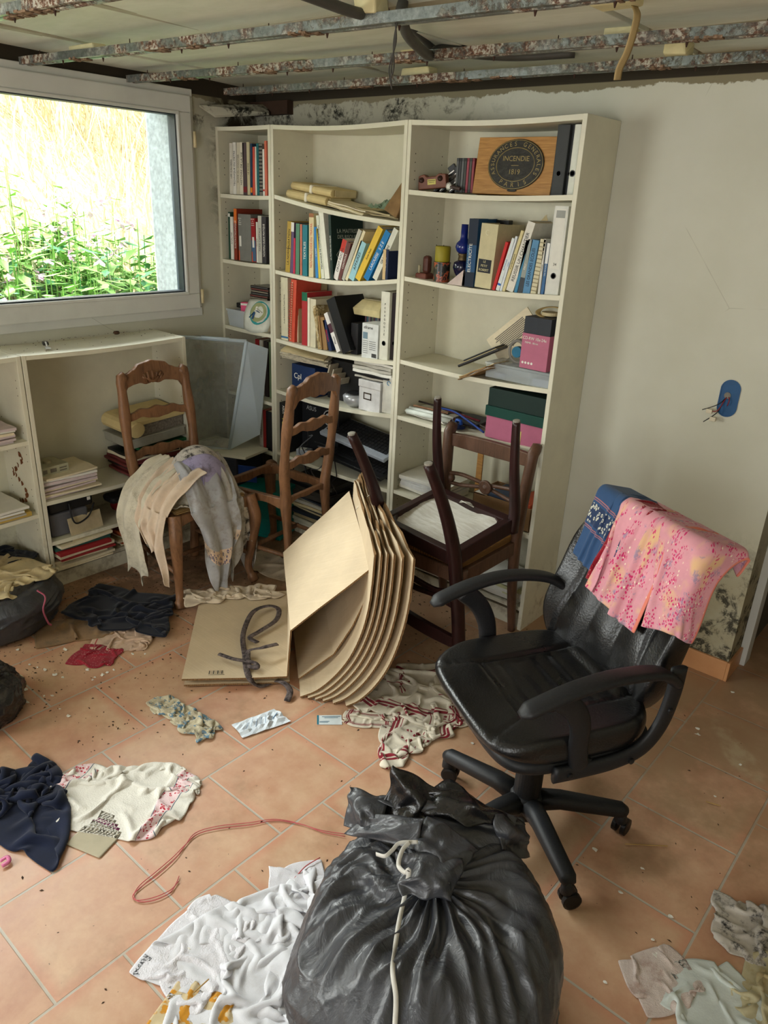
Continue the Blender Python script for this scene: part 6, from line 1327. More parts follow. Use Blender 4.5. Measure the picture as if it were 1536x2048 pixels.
def flatinit(nu,nv,lx,ly,cx,cy,z,rz,seed,squeeze=(.7,.7),wr=.03,folds=(),scale=7):
    r=np.random.RandomState(seed); u=np.linspace(-.5,.5,nu)[:,None]*np.ones((1,nv)); v=np.ones((nu,1))*np.linspace(-.5,.5,nv)[None,:]
    x=u*lx; y=v*ly; zz=np.zeros_like(x)
    for k,(a,off,) in enumerate(folds):    # fold over the line at angle a, distance off
        nx,ny=math.cos(a),math.sin(a); s=x*nx+y*ny-off; m=s>0
        x=np.where(m,x-2*s*nx,x); y=np.where(m,y-2*s*ny,y); zz=np.where(m,zz+.02*(k+1)+.01,zz)
    n=max(nu,nv); wz=noise2(r,n,scale)[:nu,:nv]; wx=noise2(r,n,scale-2)[:nu,:nv]; wy=noise2(r,n,scale-2)[:nu,:nv]
    x=x*squeeze[0]+wx*wr*.6; y=y*squeeze[1]+wy*wr*.6; zz=zz+np.abs(wz)*wr*1.6+noise2(r,n,min(scale*2,16))[:nu,:nv]*wr*.4
    c,s=math.cos(rz),math.sin(rz)
    return np.stack([cx+x*c-y*s,cy+x*s+y*c,z+zz],-1)
def clothobj(name,P,mat,label=None,cat='cloth',thick=.0022,sub=1,group=None,parent=None):
    nu,nv,_=P.shape; mb=MB(); mb.v=[tuple(p) for p in P.reshape(-1,3)]
    mb.f=[[i*nv+j,(i+1)*nv+j,(i+1)*nv+j+1,i*nv+j+1] for i in range(nu-1) for j in range(nv-1)]; mb.m=[0]*len(mb.f)
    uv=[(i/(nu-1),j/(nv-1)) for i in range(nu) for j in range(nv)]
    o=obj(name,mb,mat,parent,smooth=True,sub=sub,uv=uv)
    s=o.modifiers.new('s','SOLIDIFY'); s.thickness=thick; s.offset=0
    if label: tag(o,label,cat,group)
    return o
def cloth(name,label,mat,cx,cy,lx,ly,rz=0,seed=1,sq=(.7,.7),wr=.03,folds=(),z=.03,n=40,steps=80,col_=(),cat='cloth',floor=.003,thick=.008,scale=7,tk=.0022):
    nu=max(12,int(n*lx/max(lx,ly))); nv=max(12,int(n*ly/max(lx,ly)))
    P=flatinit(nu,nv,lx,ly,cx,cy,z,rz,seed,sq,wr,folds,scale)
    P=settle(P,lx,ly,list(col_),steps,thick,floor)
    return clothobj(name,P,mat,label,cat,tk)
# cloth materials (patterns follow the weave: UV)
def fabric(name,base,var=.1,weave=260,bump=.35,rough=.9,dirt=0,dirtc=(92,80,60),waffle=0,edits=None,dscale=9):
    t=NT(name); uvc=t.co('UV'); ob=t.world(); n=t.noise(ob,dscale,6,.65)
    c=t.ramp(n,[(.3,srgb(tuple(int(a*(1-var)) for a in base))),(.7,srgb(base))])
    if edits: c=edits(t,uvc,c)
    if dirt: c=t.mix(t.math('MULTIPLY',t.rng(t.noise(ob,dscale*1.6,8,.75),.48,.66),dirt),c,srgb(dirtc))
    t.set(c,rough,.15,sheen=.15)
    if waffle:
        w=t.vor(uvc,waffle,'F1'); h=t.math('MULTIPLY',w,1.0); t.bump(h,.45,.002)
    else: t.bump(t.noise(uvc,weave,2),bump,.002)
    return t.m
def band(t,v,a,b,w=.002): return t.math('MULTIPLY',t.rng(v,a-w,a+w),t.math('SUBTRACT',1.0,t.rng(v,b-w,b+w)))
def stripes(rgb,axis,pos,both=True):
    def e(t,uv,c):
        v=t.sep(uv)[axis]
        for a,b in pos: c=t.mix(band(t,v,a,b),c,srgb(rgb))
        return c
    return e
def motif(rgb,bg,axis,a,b,sc=26,th=.32):
    def e(t,uv,c):
        v=t.sep(uv)[axis]; m=band(t,v,a,b); c=t.mix(m,c,srgb(bg)); d=t.vor(uv,sc,'F1'); r=t.math('MULTIPLY',t.rng(d,th-.2,th-.16),t.math('SUBTRACT',1.0,t.rng(d,th,th+.04)))
        return t.mix(t.math('MULTIPLY',m,r),c,srgb(rgb))
    return e
def chain(*fs):
    def e(t,uv,c):
        for f in fs: c=f(t,uv,c)
        return c
    return e
NAVY=fabric('navy_jersey',(24,32,56),.3,300,.3); NAVYD=fabric('navy_cotton',(20,24,36),.3)
WAFF=fabric('white_waffle',(226,222,210),.05,waffle=90,edits=chain(motif((176,44,60),(226,200,200),0,.04,.13,40),motif((176,44,60),(226,200,200),0,.8,.9,40),stripes((60,64,96),0,[(.035,.04),(.135,.14),(.795,.8),(.905,.91)])))
TOWR=fabric('striped_tea_towel',(220,211,190),.1,dirt=.22,edits=chain(stripes((128,32,44),1,[(.09,.115),(.125,.15),(.17,.18),(.82,.83),(.85,.875),(.885,.91),(.48,.49)]),stripes((128,32,44),0,[(.07,.09),(.1,.13),(.87,.9),(.91,.93)])))
WHITE=fabric('white_cotton',(218,218,222),.05,dirt=.2,dirtc=(150,140,130)); CREAM=fabric('cream_linen',(214,196,170),.1,dirt=.4)
PINKC=fabric('pinkish_cotton',(222,200,176),.1,dirt=.15); WAFB=fabric('beige_waffle',(212,203,180),.1,waffle=110,dirt=.35)
GREYT=fabric('grey_towel',(182,182,184),.15,400,.6,dirt=.5,dirtc=(116,104,76),edits=motif((84,84,116),(216,190,164),1,.70,.80,30,.34))
MOULD=fabric('mouldy_cloth',(200,192,180),.15,dirt=1,dirtc=(26,25,24),dscale=15)
LILAC=fabric('lilac_cloth',(160,152,182),.15,dirt=.6,dirtc=(60,56,60))
REDF=fabric('red_print',(156,26,44),.2,edits=lambda t,uv,c:t.mix(t.math('SUBTRACT',1.0,t.rng(t.vor(uv,26),.14,.2)),c,srgb((216,170,160))))
EMBR=fabric('embroidered_towel',(206,196,166),.12,dirt=.5,waffle=80,edits=lambda t,uv,c:t.mix(t.math('MULTIPLY',t.rng(t.noise(uv,9,3),.52,.58),t.rng(t.vor(uv,34),.3,.4)),c,srgb((96,130,150))))
STAIN=fabric('stained_cream',(196,186,150),.12,dirt=.5,dirtc=(150,120,60)); PALEB=fabric('pale_sheet',(206,212,206),.08,60,.3,.6)
WTERR=fabric('white_terry',(222,220,224),.06,waffle=70,dirt=.2,dirtc=(160,150,140)); YELL=fabric('mustard_cloth',(206,150,60),.2); MAG=plain('magenta_elastic',(170,30,100),.5)
# navy trousers/jersey on the floor near the wooden chair
cloth('navy_garment','dark navy garment lying crumpled on the floor in front of the wooden chair',NAVYD,.72,-1.36,.66,.46,R(25),3,(.90,.66),.045,[(0.3,.2)],steps=70,n=44,floor=.02,z=.06,thick=.011,tk=.004)
cloth('navy_sweater','navy blue jersey heaped at the left edge of the photo beside the white waffle towel',NAVY,1.40,-2.17,.70,.60,R(30),5,(.66,.54),.08,[(.4,.18),(2.2,.2)],steps=70,n=44,thick=.011,scale=5,tk=.004)
cloth('waffle_towel','white waffle towel with red printed borders on the tiles, left side of the photo',WAFF,1.61,-1.955,.54,.42,R(28),8,(.80,.72),.04,[(1.9,.14)],n=46,steps=70,scale=6)
cloth('folded_cloth','beige cloth with a magenta stripe half under the navy jersey',fabric('striped_beige',(186,176,150),.1,edits=stripes((130,30,90),1,[(.7,.82)])),1.72,-2.10,.12,.14,R(20),9,(.9,.9),.008,(),n=16,steps=30)
cloth('embroidered_towel','small beige towel with blue embroidery twisted in a roll on the tiles',EMBR,1.46,-1.61,.46,.28,R(8),12,(.66,.34),.035,[(1.57,.05)],n=44,steps=80,scale=8)
cloth('red_cloth','red cloth with small white flowers on the dirty tiles left of the cardboard',REDF,.90,-1.64,.20,.17,R(30),13,(.8,.75),.018,(),n=26,steps=50)
cloth('beige_shirt','crumpled beige-pink garment with thin red edging beside the red cloth',fabric('beige_pink_cotton',(206,176,150),.12,dirt=.4,edits=stripes((160,50,50),0,[(.05,.065)])),.87,-1.47,.34,.26,R(35),14,(.72,.68),.025,[(.5,.1)],n=36,steps=60)
cloth('brown_rag','dirty tan rag in the dirt beside the left rubbish bag',fabric('tan_rag',(150,118,82),.2,dirt=.7),.66,-1.60,.36,.2,R(60),15,(.8,.6),.02,(),n=30,steps=50)
cloth('cream_rag','long cream rag twisted across the cardboard flap under the wooden chair',CREAM,.935,-.99,.58,.26,R(52),16,(.72,.42),.04,[(1.57,.06)],z=.10,n=48,steps=60,floor=.046,scale=7)
cloth('pale_rag','pale dirty rag on the floor between the wooden chairs',CREAM,.78,-.62,.36,.2,R(0),17,(.8,.6),.02,(),n=26,steps=40)
cloth('tea_towel','cream tea towel with dark red stripes spread under the cardboard bundle',TOWR,1.93,-.93,.62,.50,R(25),18,(.78,.72),.045,[(2.5,.2)],n=48,steps=70)
cloth('tea_towel','crumpled white tea towel with red stripes in front of the office chair seat',TOWR,2.13,-1.13,.50,.40,R(-60),19,(.68,.60),.04,[(.8,.1)],n=46,steps=80,z=.06)
cloth('tea_towel','narrow end of a red-striped tea towel pointing at the business card',TOWR,1.94,-1.185,.20,.12,R(35),26,(.8,.5),.02,(),n=26,steps=40)
# white heap in front left of the large bag
cloth('white_waffle_cloth','white honeycomb cloth at the left of the white laundry heap',WTERR,2.24,-2.12,.26,.30,R(10),20,(.86,.84),.016,[(.2,.09)],n=34,steps=50)
cloth('white_shirt','white cotton shirt crumpled beside the big rubbish bag, top of the laundry heap',WHITE,2.33,-1.98,.62,.52,R(35),21,(.72,.66),.06,[(2.4,.12),(.3,.2)],n=54,steps=80,z=.05,thick=.010,scale=4)
cloth('white_shirt','second white garment at the bottom edge of the photo beside the big bag',WHITE,2.50,-2.12,.56,.50,R(10),22,(.72,.66),.065,[(1.0,.12)],n=50,steps=80,z=.07,thick=.011,scale=4)
cloth('white_terry_cloth','small white knitted cloth poking out behind the big rubbish bag',WTERR,2.26,-1.83,.16,.14,R(50),23,(.9,.85),.012,(),n=20,steps=30)
cloth('mustard_cloth','mustard and white rag at the lower end of the white laundry heap',fabric('mustard_print',(210,190,150),.1,edits=lambda t,uv,c:t.mix(t.rng(t.noise(uv,5,3),.5,.55),c,srgb((196,136,40)))),2.38,-2.25,.24,.2,R(20),24,(.8,.7),.02,(),n=26,steps=40)
mb=MB(); mb.tube(catmull([at(592,1951,2,.10),at(622,1950,2,.11),at(645,1975,2,.12),at(660,2010,2,.11),at(655,2050,2,.10),at(640,2090,2,.09)],7),.004,8,flat=.5)
tag(obj('magenta_strap',mb,MAG,smooth=True),'magenta elastic strap on the white laundry beside the big bag','strap')
# lower right corner cloths
cloth('white_rag','stained white terry rag at the lower right corner of the photo',fabric('stained_white',(206,190,180),.08,waffle=60,dirt=.5,dirtc=(130,84,60)),3.11,-1.42,.16,.2,R(-30),30,(.85,.85),.014,(),n=26,steps=40)
cloth('pale_sheet','smooth pale bluish-white sheet at the lower right corner',PALEB,3.27,-1.42,.34,.32,R(-40),31,(.86,.84),.022,[(2.2,.16)],n=36,steps=50,z=.04)
cloth('stained_cloth','yellow-stained cream cloth at the right edge over the pale sheet',STAIN,3.34,-1.25,.24,.36,R(-20),32,(.78,.8),.03,(),n=36,steps=50,z=.07)
cloth('mouldy_rag','black-speckled mouldy rag at the right edge of the photo',MOULD,3.27,-1.11,.34,.24,R(30),33,(.62,.6),.04,(),n=36,steps=60,z=.05,thick=.012)
# heap on the wooden chair
seatM=Matrix.Translation((.615,-.975,.235))@Matrix.Rotation(R(-3),4,'Z')
def seatcol(up): return box_col(Matrix.Translation((.61,-.975,.225+up/2))@Matrix.Rotation(R(-3),4,'Z'),(.202,.212,.215+up/2),.014)
def backcol(): return box_col(Matrix.Translation((.405,-.99,.6)),(.02,.18,.4),.006)
def drape(name,label,mat,cx,cy,lx,ly,rz,seed,mound,sq=(.85,.85),wr=.03,folds=(),n=50,steps=120,z=None,lift=0,pl=(0,0,0),one=False):
    nu=max(12,int(n*lx/max(lx,ly))); nv=max(12,int(n*ly/max(lx,ly)))
    P=flatinit(nu,nv,lx,ly,cx,cy,z or .50+mound[2]*.7,rz,seed,sq,wr,folds,6)
    if pl[0]:
        ax,k,A=pl[0],pl[1],pl[2]; u=np.linspace(0,1,nu)[:,None]*np.ones((1,nv)); v=np.ones((nu,1))*np.linspace(0,1,nv)[None,:]
        w=u if ax=='u' else v; o=v if ax=='u' else u; P[...,2]+=A*np.abs(np.sin(PI*k*(w+.08*np.sin(5*o+seed))))
    P=settle(P,lx,ly,[seatcol(lift),backcol(),*[ball_col((.645+a*mound[0]/.17,-.965+b*mound[0]/.17,.44),(.085*c,.085*c,mound[2]*d)) for a,b,c,d in (((0,.03,1.75,1.0),) if one else ((-.08,-.09,1,.9),(.07,-.07,.9,1),(-.06,.08,1.1,.8),(.09,.08,.9,1.05),(0,0,1,1.15),(.02,-.13,.7,.75)))],ball_col((.80,-1.13,.36),(.05+lift,.05+lift,.12))],steps,.010,.004,grav=-.0022,fric=.9,stick=.55)
    return clothobj(name,P,mat,label,'cloth',.003)
def hang(name,label,mat,A,B,nrm,I,win,Lf,taper,uc,seed,k=3,amp=.022,n=60,m=70,out=.02,hump=.05,tk=.003,zt=.452):
    "cloth lying over the heap from I to the seat edge A-B, then hanging down with pleats"
    A,B,I,nrm=Vector(A),Vector(B),Vector(I),Vector(nrm).normalized(); dr=(B-A).normalized(); o=Vector((seed*1.7,seed*.9,seed)); P=np.zeros((n,m,3)); W=(B-A).length
    for i in range(n):
        u=i/(n-1); L=Lf(u)
        for j in range(m):
            v=j/(m-1); e=A.lerp(B,u); e=Vector((e.x,e.y,zt)); q=Vector((u*2.2,v*1.6,0))+o
            pl=math.sin(PI*k*u*2+seed+1.5*mn.noise(q*.8))*.8+ridge(q*1.6)*.5-.2
            if v<.42:
                t_=v/.42; c0=Vector((I.x,I.y,I.z))+dr*(u-.5)*win; mid=c0.lerp(e,.62)+Vector((0,0,hump))+nrm*.02
                p=c0*(1-t_)**2+mid*2*t_*(1-t_)+(e+nrm*out)*t_**2
                p=p+Vector((0,0,1))*(.022*pl*(.4+.6*t_)+.012*mn.noise(q*5))+nrm*.006*pl
            else:
                t_=(v-.42)/.58; p=e+nrm*(out+.035*math.sin(min(1,t_*3)*PI/2)*(1-.5*t_))+dr*((uc-u)*W*taper*t_)
                p.z=zt-L*t_; p=p+nrm*(amp*pl*min(1,.35+t_*1.5))+dr*(.014*mn.noise(q*2.5)+.01*math.sin(6*t_+seed))*(.4+t_)
            P[i,j]=(p.x,p.y,max(.006,p.z))
    return clothobj(name,P,mat,label,'cloth',tk)
from mathutils import noise as mn
def ridge(p): return 1-abs(mn.noise(p))*2
drape('waffle_cloth','beige waffle cloth bundled on the seat of the wooden chair',WAFB,.60,-1.03,.46,.40,R(20),40,(.17,.19,.10),(.70,.72),.05)
hang('waffle_cloth','beige waffle cloth hanging almost to the floor from the left side of the wooden chair',WAFB,(.45,-1.195,0),(.66,-1.195,0),(0,-1,0),(.56,-1.0,.60),.20,lambda u:.40-.10*abs(math.sin(PI*u*1.5+.2))+.03*u,.15,.5,3,k=2,amp=.022)
hang('pink_blouse','pale pinkish cotton garment bunched over the front left corner of the wooden chair',PINKC,(.60,-1.205,0),(.80,-1.205,0),(.25,-.97,0),(.68,-1.0,.60),.24,lambda u:.15+.17*u**2+.03*math.sin(9*u),.35,.95,8,k=3.5,amp=.018)
hang('grey_towel','dirty grey towel with a flowered border hanging from the front of the wooden chair',GREYT,(.83,-1.12,0),(.83,-.88,0),(1,0,0),(.66,-.95,.615),.24,lambda u:.27+.17*math.sin(PI*min(1,u*1.1))**.8,.45,.6,5,k=2.2,amp=.02)
hang('grey_towel','darker stained end of cloth hanging behind the flowered towel, right of the chair leg',fabric('grey_stained',(176,170,160),.15,dirt=.6),(.82,-.95,0),(.82,-.84,0),(1,0,0),(.66,-.89,.62),.14,lambda u:.40-.22*u,.3,.3,9,k=1.5,amp=.012,n=30)
drape('white_rag','white scrunched rag at the back of the heap on the wooden chair',fabric('off_white_rag',(214,206,196),.1,dirt=.45),.58,-.90,.46,.36,R(70),45,(.17,.19,.15),(.5,.46),.06,n=46,lift=.01)
drape('mouldy_cloth','blackened mouldy cloth on top of the clothes heap on the wooden chair',MOULD,.67,-.90,.58,.54,R(30),43,(.17,.16,.225),(.52,.52),.08,n=58,one=True)
drape('lilac_cloth','lilac-edged cloth in the middle of the heap on the wooden chair',LILAC,.73,-.97,.24,.15,R(60),44,(.17,.17,.243),(.7,.6),.035,n=30,steps=50,one=True)
drape('cream_knit','striped cream knit folded near the seat back under the heap',fabric('cream_stripe',(196,184,160),.1,edits=stripes((120,100,80),1,[(.5,.54),(.6,.62)])),.52,-1.07,.28,.22,R(10),46,(.15,.15,.14),(.8,.7),.025,n=26,steps=80)
# cloths over the office chair back
OCM=Matrix.Translation(OC)@Matrix.Rotation(R(-30),4,'Z')
BW=OCM@BKM
def drape_back(name,label,mat,xc,width,front,backl,seed,thick_extra,rot=0,n=44,squeeze=.8,lift=0,edge=None,wr=.012,drop=0):
    "start as a sheet bent over the top edge; local frame of backrest: x across, y up, z towards sitter"
    L=front+backl; nv=n; nu=max(14,int(n*width/L)); r=np.random.RandomState(seed)
    P=np.zeros((nu,nv,3)); T=.270+.012+lift
    Wn=noise2(r,max(nu,nv),6)[:nu,:nv]; Wm=noise2(r,max(nu,nv),9)[:nu,:nv]
    for i in range(nu):
        for j in range(nv):
            x=(i/(nu-1)-.5)*width*squeeze; s=(j/(nv-1))*L-backl
            x2=x*math.cos(rot)-s*math.sin(rot); s2=x*math.sin(rot)+s*math.cos(rot)
            hz=.086+thick_extra
            if s2<0: y=T+s2 ; zz=-.055-thick_extra
            else: y=T+.02-s2; zz=hz
            if abs(s2)<.04: y=T+.02; zz=lerp(-.055,hz,(s2+.04)/.08)
            P[i,j]=(xc+x2,y-drop*0,zz+abs(Wn[i,j])*wr*1.5*(1 if s2>0 else -1))
            P[i,j,0]+=Wm[i,j]*wr
    M=np.array(BW); P=P@M[:3,:3].T+M[:3,3]
    c=[box_col(BW@Matrix.Translation((0,0,.012)),(.222,.252,.048+thick_extra),.018),box_col(OCM@Matrix.Translation((0,0,.46)),(.23,.23,.045),.015)]
    P=settle(P,width,L,c,60,.009,.01,grav=-.0009,fric=.95,stick=.7)
    return clothobj(name,P,mat,label,'cloth',.002)
BLUEC=fabric('blue_tunic',(54,84,124),.12,edits=chain(motif((206,206,190),(44,60,92),1,.56,.70,28,.36),stripes((170,110,110),1,[(.52,.527),(.535,.54),(.72,.727),(.735,.74)])))
def floral(t,uv,c):
    big=t.noise(uv,3,3,.6); c=t.mix(t.math('MULTIPLY',t.rng(big,.50,.66),.8),c,srgb((224,186,130)))
    m=t.noise(t.co('UV',(1,1.3,1)),4.5,2); d=t.vor(uv,46); sp=t.math('SUBTRACT',1.0,t.rng(d,.36,.42))
    c=t.mix(t.math('MULTIPLY',sp,t.rng(m,.5,.54)),c,srgb((206,52,110)))
    d2=t.vor(uv,30); m2=t.noise(uv,7,2); c=t.mix(t.math('MULTIPLY',t.math('SUBTRACT',1.0,t.rng(d2,.2,.26)),t.rng(m2,.55,.6)),c,srgb((240,226,200)))
    m3=t.noise(uv,5.5,6,.8); c=t.mix(t.math('MULTIPLY',t.rng(m3,.56,.62),.8),c,srgb((150,134,160))); 
    e=t.sep(uv)[0]; c=t.mix(t.rng(e,.965,.972),c,srgb((226,130,110))); return c
FLOR=fabric('floral_pink',(228,160,172),.1,300,.2,.75,edits=floral)
drape_back('blue_tunic','blue cloth with a white patterned border hung over the office chair back',BLUEC,-.085,.26,.23,.10,60,.002,R(6),squeeze=.8)
drape_back('red_scarf','red patterned cloth corner peeping between the blue and pink cloth on the office chair',REDF,-.02,.10,.27,.05,61,.005,R(20),n=30,squeeze=.8)
drape_back('floral_scarf','pink floral scarf draped over the top of the black office chair',FLOR,.03,.34,.27,.12,62,.010,R(6),squeeze=.62,wr=.03,n=50)
drape_back('floral_scarf','right-hand end of the pink floral fabric on the office chair back',FLOR,.150,.22,.25,.10,63,.015,R(-24),squeeze=.72,wr=.02,n=42)
# ---------------- rubbish bags
def bagmat(name,rgb,rough=.28):
    t=NT(name); n=t.noise(t.co(scale=(2.2,2.2,.9)),6,7,.6,1.2); n2=t.noise(t.co(),26,5,.6)
    t.set(srgb(rgb),t.ramp(n2,[(.3,rough),(.7,rough+.14)]),.6,coat=.15); t.bump(t.math('ADD',n,t.math('MULTIPLY',n2,.12)),.35,.02); return t.m
GREYB=bagmat('grey_bin_liner',(52,54,59),.32); BLKB=bagmat('black_bin_liner',(18,18,20),.2)
from mathutils import noise as mn
def ridge(p): return 1-abs(mn.noise(p))*2
def bag_body(mb,r0,h,knot,seed,nu=150,nv=96,asq=(1,1),wrinkle=.02,rprof=None,zp=.9):
    o=Vector((seed*3.7,seed*1.3,0))
    def fn(u,v):
        a=2*PI*u; c,s=math.cos(a),math.sin(a); q=v
        rr=rprof(q); z=h*(q**zp)
        P_=Vector((c*rr,s*rr,z*3))+o; d=Vector((c,s,q*1.5))+o
        big=mn.noise(d*1.5)*.085*(1-abs(2*q-1)**3)
        warp=mn.noise(P_*1.8)*1.3; top=sstep(q,.45,.95)
        rad=ridge(Vector((c*3.2+warp,s*3.2-warp,q*1.2))+o)**1*.8+ridge(Vector((c*6+warp,s*6,q*2.5-warp))+o)*.35   # creases running to the neck
        lat=ridge(Vector((c*1.1+warp*.5,s*1.1,q*5+warp*1.2))+o)**3                               # creases across the body
        fine=ridge(Vector((c*8,s*8,q*14+warp*2))+o)**3*.25
        R_=r0*rr*(1+big)+wrinkle*min(1,rr*2)*((rad-.6)*(.05+.42*top)+lat*.55*(1-top)+fine*.4)
        kx,ky=knot; w=sstep(q,.5,1)
        sag=-.035*sstep(q,.8,1)
        return (asq[0]*R_*c+kx*w,asq[1]*R_*s+ky*w,max(.002,z+sag+wrinkle*top*(rad-.6)*.9+h*.10*mn.noise(P_*1.1)*top))
    return mb.grid(fn,nu,nv,closeu=True)
def prof_big(q):
    if q<.08: return .80+.12*math.sqrt(q/.08)
    if q<.45: return .92+.08*math.sin((q-.08)/.37*PI/2)
    u=(q-.45)/.55; return max(.05,math.cos(u*PI/2)**.42)
t=thing('rubbish_bag','large full dark grey rubbish bag with a white drawstring, in the foreground','rubbish bag',(2.745,-1.905,0))
mb=MB(); bag_body(mb,.285,.43,(-.03,.05),2,rprof=prof_big,asq=(1.02,1.0),nu=280,nv=160,wrinkle=.026)
from mathutils.bvhtree import BVHTree
bag_bvh=BVHTree.FromPolygons([Vector(v)+Vector((2.745,-1.905,0)) for v in mb.v],mb.f)
obj('bag_body',mb,GREYB,t,smooth=True)
def flap(name,pts,mat,parent,seed,amp=.018,n=26,blk=False):
    "crumpled film through 4 corner points (local)"
    a,b,c,d=[Vector(p) for p in pts]; mb=MB(); o=Vector((seed*2.1,seed,0))
    nr=(b-a).cross(d-a).normalized()
    def fn(u,v):
        p=a.lerp(b,u).lerp(d.lerp(c,u),v); q=Vector((u*1.3,v*1.3,seed))+o
        e=.35+.65*min(1,4*min(u,1-u,v,1-v)+.2)
        return tuple(p+nr*amp*(ridge(q)*1.3+ridge(q*2.3)*.5+1.2*math.sin(PI*u)*math.sin(PI*v)-.8)*e+Vector((mn.noise(q*2+o),mn.noise(q*2),mn.noise(q*1.7)))*amp*.9)
    mb.grid(fn,n,n); return obj(name,mb,mat,parent,smooth=True,solid=.0012)
E0=Vector((2.745,-1.905,0))
def lp(px,py,z): return at(px,py,2,z)-E0
def on_bag(px,py,off=.006):
    d=(CF+CR*((px-768)/FPX)-CU*((py-1024)/FPX)).normalized(); h=bag_bvh.ray_cast(CAMP,d)
    if h[0] is None: return at(px,py,2,.3)-E0
    n=h[1] if h[1].dot(d)<0 else -h[1]
    return h[0]+n*off-E0
flap('collar_flap',[lp(688,1650,.37),lp(765,1665,.41),lp(775,1590,.43),lp(700,1570,.43)],GREYB,t,3,.014)
flap('collar_flap',[lp(755,1640,.40),lp(840,1650,.41),lp(880,1580,.46),lp(788,1528,.52)],BLKB,t,4,.012)
flap('collar_flap',[lp(780,1590,.45),lp(930,1660,.42),lp(1045,1655,.40),lp(905,1560,.44)],BLKB,t,5,.02)
flap('collar_flap',[lp(760,1600,.43),lp(1000,1720,.37),lp(1040,1640,.41),lp(860,1590,.46)],GREYB,t,6,.016)
flap('collar_flap',[lp(690,1665,.37),lp(830,1700,.43),lp(850,1640,.46),lp(740,1625,.42)],GREYB,t,7,.008)
flap('collar_flap',[lp(830,1700,.43),lp(900,1770,.42),lp(960,1700,.42),lp(850,1630,.46)],GREYB,t,8,.012)
flap('collar_flap',[lp(800,1790,.40),lp(905,1800,.40),lp(930,1720,.43),lp(790,1700,.44)],GREYB,t,15,.016)
flap('collar_flap',[lp(1000,1700,.39),lp(1060,1720,.32),lp(1045,1640,.38),lp(985,1625,.44)],GREYB,t,9,.014)
# drawstring ribbon running down the near side
def ribbon(name,pts,mat,parent,w=.006,k=8):
    mb=MB(); mb.tube(catmull(pts,k),w,6,flat=.16,up=tuple(-CF)); return obj(name,mb,mat,parent,smooth=True)
RIB=plain('drawstring',(206,204,196),.5)
ribbon('drawstring',[lp(752,1708,.432),lp(770,1712,.44),lp(785,1700,.445),lp(800,1686,.45),lp(836,1684,.45)],RIB,t,.005)
ribbon('drawstring',[lp(820,1684,.455),lp(805,1700,.45),lp(797,1730,.44),lp(810,1745,.438),lp(818,1742,.445)]+[on_bag(812-.20*(y-1790) if y<1900 else 790-.02*(y-1900),y,.008) for y in range(1800,2140,48)],RIB,t,.0055)
# left bags
def prof_open(q):
    if q<.08: return .82+.1*math.sqrt(q/.08)
    return .92+.08*math.sin(PI*q)-.25*sstep(q,.6,1)
t=thing('rubbish_bag','grey rubbish bag stuffed with beige cloth at the left edge of the photo','rubbish bag',(.33,-1.80,0))
mb=MB(); bag_body(mb,.285,.20,(0,0),5,rprof=prof_open,nu=160,nv=70,wrinkle=.016,asq=(1,1)); obj('bag_body',mb,GREYB,t,smooth=True)
mb=MB(); mb.tube(catmull([(.255,.10,.20),(.275,.12,.17),(.285,.10,.12),(.29,.11,.06),(.27,.13,.03)],6),.005,8,flat=.5); obj('pink_drawstring',mb,plain('pink_string',(186,96,120),.6),t,smooth=True)
def leaf(name,p,s,seed,mat,label=None,cat=None,parent=None,group=None):
    r=random.Random(seed); n=7; mb=MB(); vs=[(0,0,.004*s/.02)]
    for k in range(n): a=2*PI*k/n; q=s*r.uniform(.5,1.1); vs.append((q*math.cos(a),q*math.sin(a)*.7,r.uniform(.0005,.35)*s))
    mb.add(vs,[(0,k+1,(k+1)%n+1) for k in range(n)]); o=obj(name,mb,mat,parent,solid=.0008); o.location=p; 
    if label: tag(o,label,cat,group)
    return o
FLK=plain('paint_flake',(222,218,206),.8); MS=[]
E1=Vector((.33,-1.80,0))
for k,(px,py) in enumerate(((105,1228),(38,1225),(75,1258),(48,1275))):
    if k: leaf('moth_remains',at(px,py,1,-1.63 if False else -1.66)-E1,.015,k,plain('pale_moth',(200,180,160),.8),parent=t)
cloth('beige_cloth','beige crumpled cloth filling the open mouth of the left rubbish bag',fabric('yellowish_cotton',(206,186,140),.12,dirt=.3),.30,-1.76,.6,.5,R(30),70,(.62,.62),.05,(),z=.2,n=40,steps=40,floor=.175,thick=.012)
cloth('black_garment','black garment behind the beige cloth in the left rubbish bag',NAVYD,.14,-1.63,.3,.24,R(30),71,(.7,.7),.03,(),z=.2,n=26,steps=30,floor=.17)
t=thing('rubbish_bag','small glossy black rubbish bag at the left edge beside the pale tiles','rubbish bag',(.93,-2.11,0))
mb=MB(); bag_body(mb,.155,.17,(0,0),9,rprof=prof_big,nu=140,nv=70,wrinkle=.022); obj('bag_body',mb,BLKB,t,smooth=True)
flap('collar_flap',[(.0,.0,.15),(.07,.02,.14),(.08,.09,.19),(.0,.07,.2)],BLKB,t,12,.012,18); flap('collar_flap',[(-.06,-.02,.15),(.03,-.03,.15),(.03,.04,.21),(-.06,.04,.2)],GREYB,t,13,.012,18)
